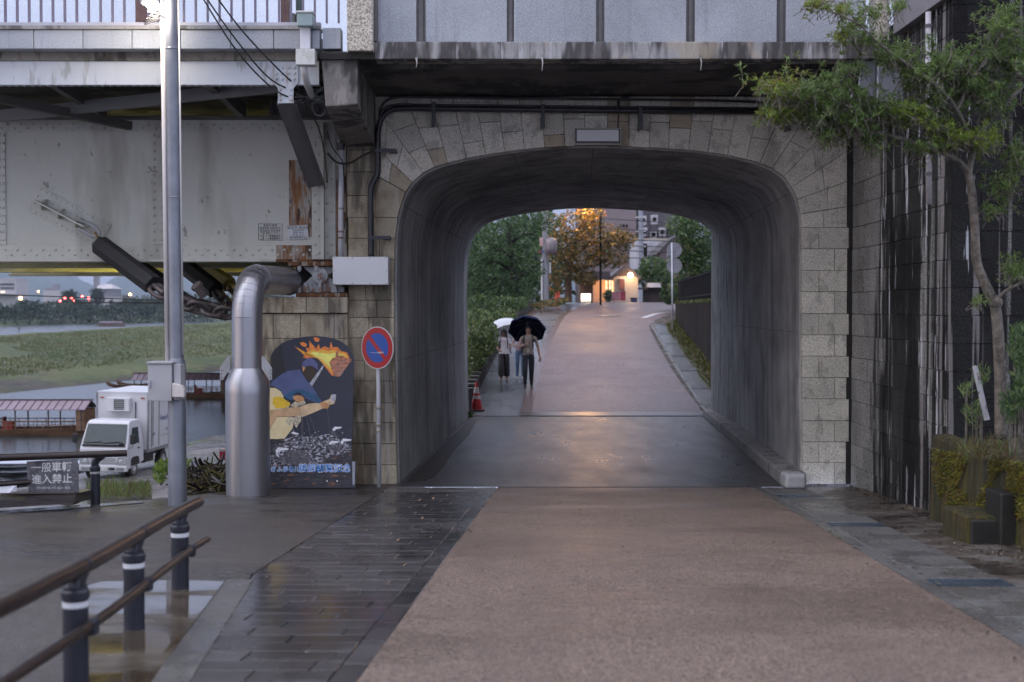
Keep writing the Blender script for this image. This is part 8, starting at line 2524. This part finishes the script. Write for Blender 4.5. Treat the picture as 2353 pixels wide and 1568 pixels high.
def umbrella(label, tip, hand_p, r, drop, mt, ribs, loc):
    t = thing('umbrella', label, 'umbrella', loc)
    tip, hp_ = V(tip), V(hand_p)
    ax = (tip - hp_).normalized()
    a = ax.orthogonal().normalized(); b = ax.cross(a)
    m3 = MB(); n, kk = 8, 5
    vs, fs = [tip], []
    for i in range(1, kk + 1):
        f = i / kk
        for q in range(n * 2):
            th = math.pi * q / n
            sc_u = 1.0 if q % 2 == 0 else (.955 - .05 * f)
            rr = r * math.sin(f * math.pi / 2 * .96) * sc_u
            h = -drop * (1 - math.cos(f * math.pi / 2)) - (0 if q % 2 == 0 else -.012 * f)
            vs.append(tip + (a * math.cos(th) + b * math.sin(th)) * rr + ax * h)
    N2 = n * 2
    for q in range(N2): fs.append((0, 1 + q, 1 + (q + 1) % N2))
    for i in range(kk - 1):
        for q in range(N2): fs.append((1 + i * N2 + q, 1 + (i + 1) * N2 + q, 1 + (i + 1) * N2 + (q + 1) % N2, 1 + i * N2 + (q + 1) % N2))
    m3.faces(vs, fs); m3.build('canopy', mt, t, smooth=True, auto=50)
    m3 = MB(); m3.tube([tip + ax * .05, hp_ - ax * .08], .007, 8); m3.build('shaft', ribs, t, smooth=True)
    m3 = MB(); m3.tube([hp_ - ax * .14, hp_ + ax * .03], .013, 10); m3.build('grip', M['tk_black'], t, smooth=True)
    for q in range(8):
        m3 = MB(); pts = [tip - ax * .006]
        for i in range(1, kk + 1):
            f = i / kk; th = math.pi * (q * 2) / n
            pts.append(tip + (a * math.cos(th) + b * math.sin(th)) * r * math.sin(f * math.pi / 2 * .96) * .995 + ax * (-drop * (1 - math.cos(f * math.pi / 2)) - .006))
        m3.tube(pts, .0035, 5); m3.build('rib', ribs, t)
    return t


# man with the navy umbrella
pm0 = GU(1214, 893)
man = thing('person', 'walking adult in beige polo shirt and dark trousers with lanyard under the navy umbrella', 'person', pm0)
POLO = mat('beige_polo', (.30, .245, .215), .8, var=.12, sc=9, kind='obj', bump=.1); DARK = mat('navy_black_trousers', (.018, .020, .030), .7, var=.3, sc=9, kind='obj', bump=.1)
jm, km = figure(man, 1.72, POLO, DARK, (.10, -.12), (((-.24, -.06, 1.14), (-.10, -.24, 1.20)), ((.27, .02, 1.12), (.31, -.04, .88))), 1.10, .30, 1.08)
face(man, jm['hed'][0] + V((0, 0, .03)), 1.0); hairdo(man, jm['hed'][0] + V((0, .0, .045)), 1.0)
hand(man, jm['wr'][0], (.5, -.3, .3), (-.3, -1, .2), 1, 1.0); hand(man, jm['wl'][0], (.1, -.15, -1), (0, -1, .2), 1, .45)
m = MB()
for s in (-1, 1): m.tube(crom([V((s * .11, .09, 1.43)), V((s * .115, -.02, 1.475)), V((s * .12, -.135, 1.33)), V((s * .13, -.125, 1.10))], 4), .018, 6)
m.build('backpack_straps', M['tk_black'], man, local=True)
m = MB(); m.tube(crom([V((-.06, -.04, 1.47)), V((-.05, -.150, 1.30)), V((-.01, -.165, 1.10)), V((.03, -.150, 1.30)), V((.06, -.04, 1.47))], 4), .005, 5); m.build('lanyard', M['tk_black'], man, local=True)
m = MB(); m.box(-.045, .025, -.172, -.165, 1.0, 1.11); m.build('name_card', mat('cream_card', (.55, .52, .44), .5, bump=0), man, local=True)
m = MB(); m.box(-.15, .15, .10, .26, 1.02, 1.42); m.build('backpack', M['tk_black'], man, local=True, bev=.05, seg=3)
hp_ = pm0 + jm['wr'][0] + V((.03, -.05, .03))
tip_ = pm0 + V((-.02, .30, 1.80))
umbrella('open navy umbrella held over the adult in the beige shirt', tip_, hp_, .54, .30, mat('navy_umbrella_cloth', (.008, .013, .045), .9, spec=.1, var=.1, bump=0), M['tk_grey'], pm0)

# woman with the clear umbrella
pw0 = GU(1158, 879)
wo = thing('person', 'walking person with long dark hair in white printed shirt and wide black trousers', 'person', pw0)
TEE = mat('white_tee', (.74, .70, .74), .8, var=.06, sc=6, kind='obj', bump=.1); BLK = mat('charcoal_trousers', (.030, .026, .032), .8, var=.3, sc=8, kind='obj', bump=.1)
jw, kw_ = figure(wo, 1.52, TEE, BLK, (.13, -.10), (((-.23, -.02, 1.14), (-.16, -.18, 1.02)), ((.22, -.04, 1.13), (.20, -.12, 1.05))), .92, .20, 1.0, crop=.17)
face(wo, jw['hed'][0] + V((0, 0, .028)), .92, turn=-.5); hairdo(wo, jw['hed'][0] + V((0, 0, .04)), .96, True, -.5)
hand(wo, jw['wr'][0], (.3, -.5, .1), (0, -.3, 1), .9, .8); hand(wo, jw['wl'][0], (0, -.4, .6), (-.6, -.6, 0), .9, 1.1)
for s, nm in ((-1, 'r'), (1, 'l')):                     # wide trouser legs
    h_, k_, a_ = jw['h' + nm][0], jw['k' + nm][0], jw['c' + nm][0] * .55 + jw['a' + nm][0] * .45
    m = MB(); c_ = crom([h_ + V((0, 0, .02)), k_, a_], 5); m.tube(c_, [.085 + .006 * i / (len(c_) - 1) for i in range(len(c_))], 14); m.build('trouser_leg', BLK, wo, local=True, smooth=True, auto=60)
text('shirt_print', 'LOVELY', .05, mat('pink_print', (.45, .18, .25), .6, bump=0), wo, V((0, -.118, 1.17)), width=.17)
m = MB()
for s in (-1, 1): m.tube(crom([V((s * .09, .07, 1.24)), V((s * .095, -.01, 1.29)), V((s * .10, -.115, 1.16)), V((s * .10, -.10, .98))], 4), .012, 6)
m.build('bag_straps', mat('mauve_strap', (.12, .07, .12), .6, bump=0), wo, local=True)
cl = NT('clear_umbrella_film'); cl.base((.80, .82, .88)); cl.rough(.2)
trn = cl.n('ShaderNodeBsdfTransparent'); mxs = cl.n('ShaderNodeMixShader'); mxs.inputs[0].default_value = .72
cl.l(trn.outputs[0], mxs.inputs[1]); cl.l(cl.b.outputs[0], mxs.inputs[2]); cl.l(mxs.outputs[0], cl.out.inputs[0])
umbrella('open clear plastic umbrella beside the navy one', pw0 + V((-.13, .22, 1.75)), pw0 + jw['wl'][0] + V((-.01, -.04, .03)), .58, .42, cl.mat, mat('white_ribs', (.6, .6, .62), .4, bump=0), pw0)

# companion half hidden behind the man
pc0 = GU(1195, 872)
co = thing('person', 'walking person in pink top and blue jeans half hidden behind the navy umbrella', 'person', pc0)
PNK = mat('pink_top', (.48, .34, .38), .8, var=.1, sc=6, kind='obj', bump=.1); JEAN = mat('washed_blue_jeans', (.10, .17, .29), .75, var=.25, sc=6, kind='obj', bump=.1)
jc, kc = figure(co, 1.56, PNK, JEAN, (-.08, .12), (((-.22, .0, 1.14), (-.18, -.16, 1.06)), ((.22, .0, 1.14), (.2, -.12, 1.0))), .92, .28, 1.0, shoe=mat('pale_shoe', (.5, .45, .45), .5, bump=0))
face(co, jc['hed'][0] + V((0, 0, .028)), .92); hairdo(co, jc['hed'][0] + V((0, 0, .04)), .96, True)
hand(co, jc['wr'][0], (.3, -.5, .1), (0, -.3, 1), .9, .8); hand(co, jc['wl'][0], (0, -.4, -.4), (0, -1, .3), .9, .6)
m = MB(); m.box(.02, .20, -.16, -.08, .78, .95); m.build('shoulder_bag', DARK, co, local=True, bev=.02)

# angler far out at the water's edge
pa = V(((44 - CX) / F * 372, 372, ZW))
an = thing('person', 'tiny dark figure standing in the shallow far river', 'person', pa)
NAV = mat('dark_waders', (.02, .025, .03), .7, kind='obj', bump=0)
figure(an, 1.75, NAV, NAV, (.02, -.02), (((-.24, -.06, 1.14), (-.16, -.24, 1.2)), ((.26, 0, 1.12), (.24, -.1, .95))), 1.1)

# ================================================================== damp evening air
m = MB(); m.box(-8500, 8500, -40, 9800, -8, 900)
hz = NT('evening_haze')
hz.t.nodes.remove(hz.b)
pv = hz.n('ShaderNodeVolumePrincipled')
pv.inputs['Color'].default_value = (0.62, 0.74, 0.95, 1)
pv.inputs['Density'].default_value = 0.00015
pv.inputs['Density Attribute'].default_value = ''
pv.inputs['Anisotropy'].default_value = 0.2
hz.l(pv.outputs[0], hz.out.inputs['Volume'])
try: hz.mat.cycles.homogeneous_volume = True
except Exception: pass
tag(m.build('haze', hz.mat), 'thin blue evening haze over the river', 'haze', kind='stuff')

# ================================================================== litter, seams, weeds
LT = [leafmat('brown_litter', (.10, .06, .03), (.15, .09, .05)), leafmat('pale_litter', (.22, .18, .12), (.28, .24, .17)), leafmat('black_litter', (.02, .015, .01), (.03, .025, .02))]
lt_ = MB()
def lit(x, y, s=1.0, mi=None):
    lt_.leaf((x, y, zn(y) + .006), (R.uniform(-1, 1), R.uniform(-1, 1), R.uniform(0, .25)), (0, 0, 1), R.uniform(.02, .06) * s, R.uniform(.012, .03) * s, R.randrange(3) if mi is None else mi, .1)
for i in range(520):
    y = R.uniform(11, 18.1); lit(swx(y) - .03 - abs(R.gauss(0, .16)), y)
for i in range(160):
    y = R.uniform(10.5, 13); lit(4.5 - abs(R.gauss(0, .25)), y)
for i in range(120):
    y = R.uniform(6, 17); lit(xg(y) + R.uniform(-.3, .7), y)
for i in range(90):
    y = R.uniform(6, 18); lit(R.uniform(xs(y), xg(y)), y, .8)
for i in range(60):
    y = 13.0 + R.gauss(0, .10); lit(-.75 + R.gauss(0, .22), y, .9, 2)
tag(lt_.build('leaf_litter', LT), 'scattered wet leaf litter along the wall foot and on the paving', 'leaves', kind='stuff')
sm = MB(); sm.prism([(-.2, 18.225, .0035), (3.5, 18.225, .0035), (3.5, 18.262, .0045), (-.2, 18.262, .0045)], (0, 0, .002))
struct(sm.build('road_joint', mat('black_joint_filler', (.02, .018, .017), .5)))
shrub('tunnel_weed', 'small dark weed sprouting at the far tunnel corner beside the cone', [(1078, 958, 7, 8, 70)], 29.9, .08, .04, [LG[1], LG[0]], W(1078, 966, 29.9), 'weed', .1)
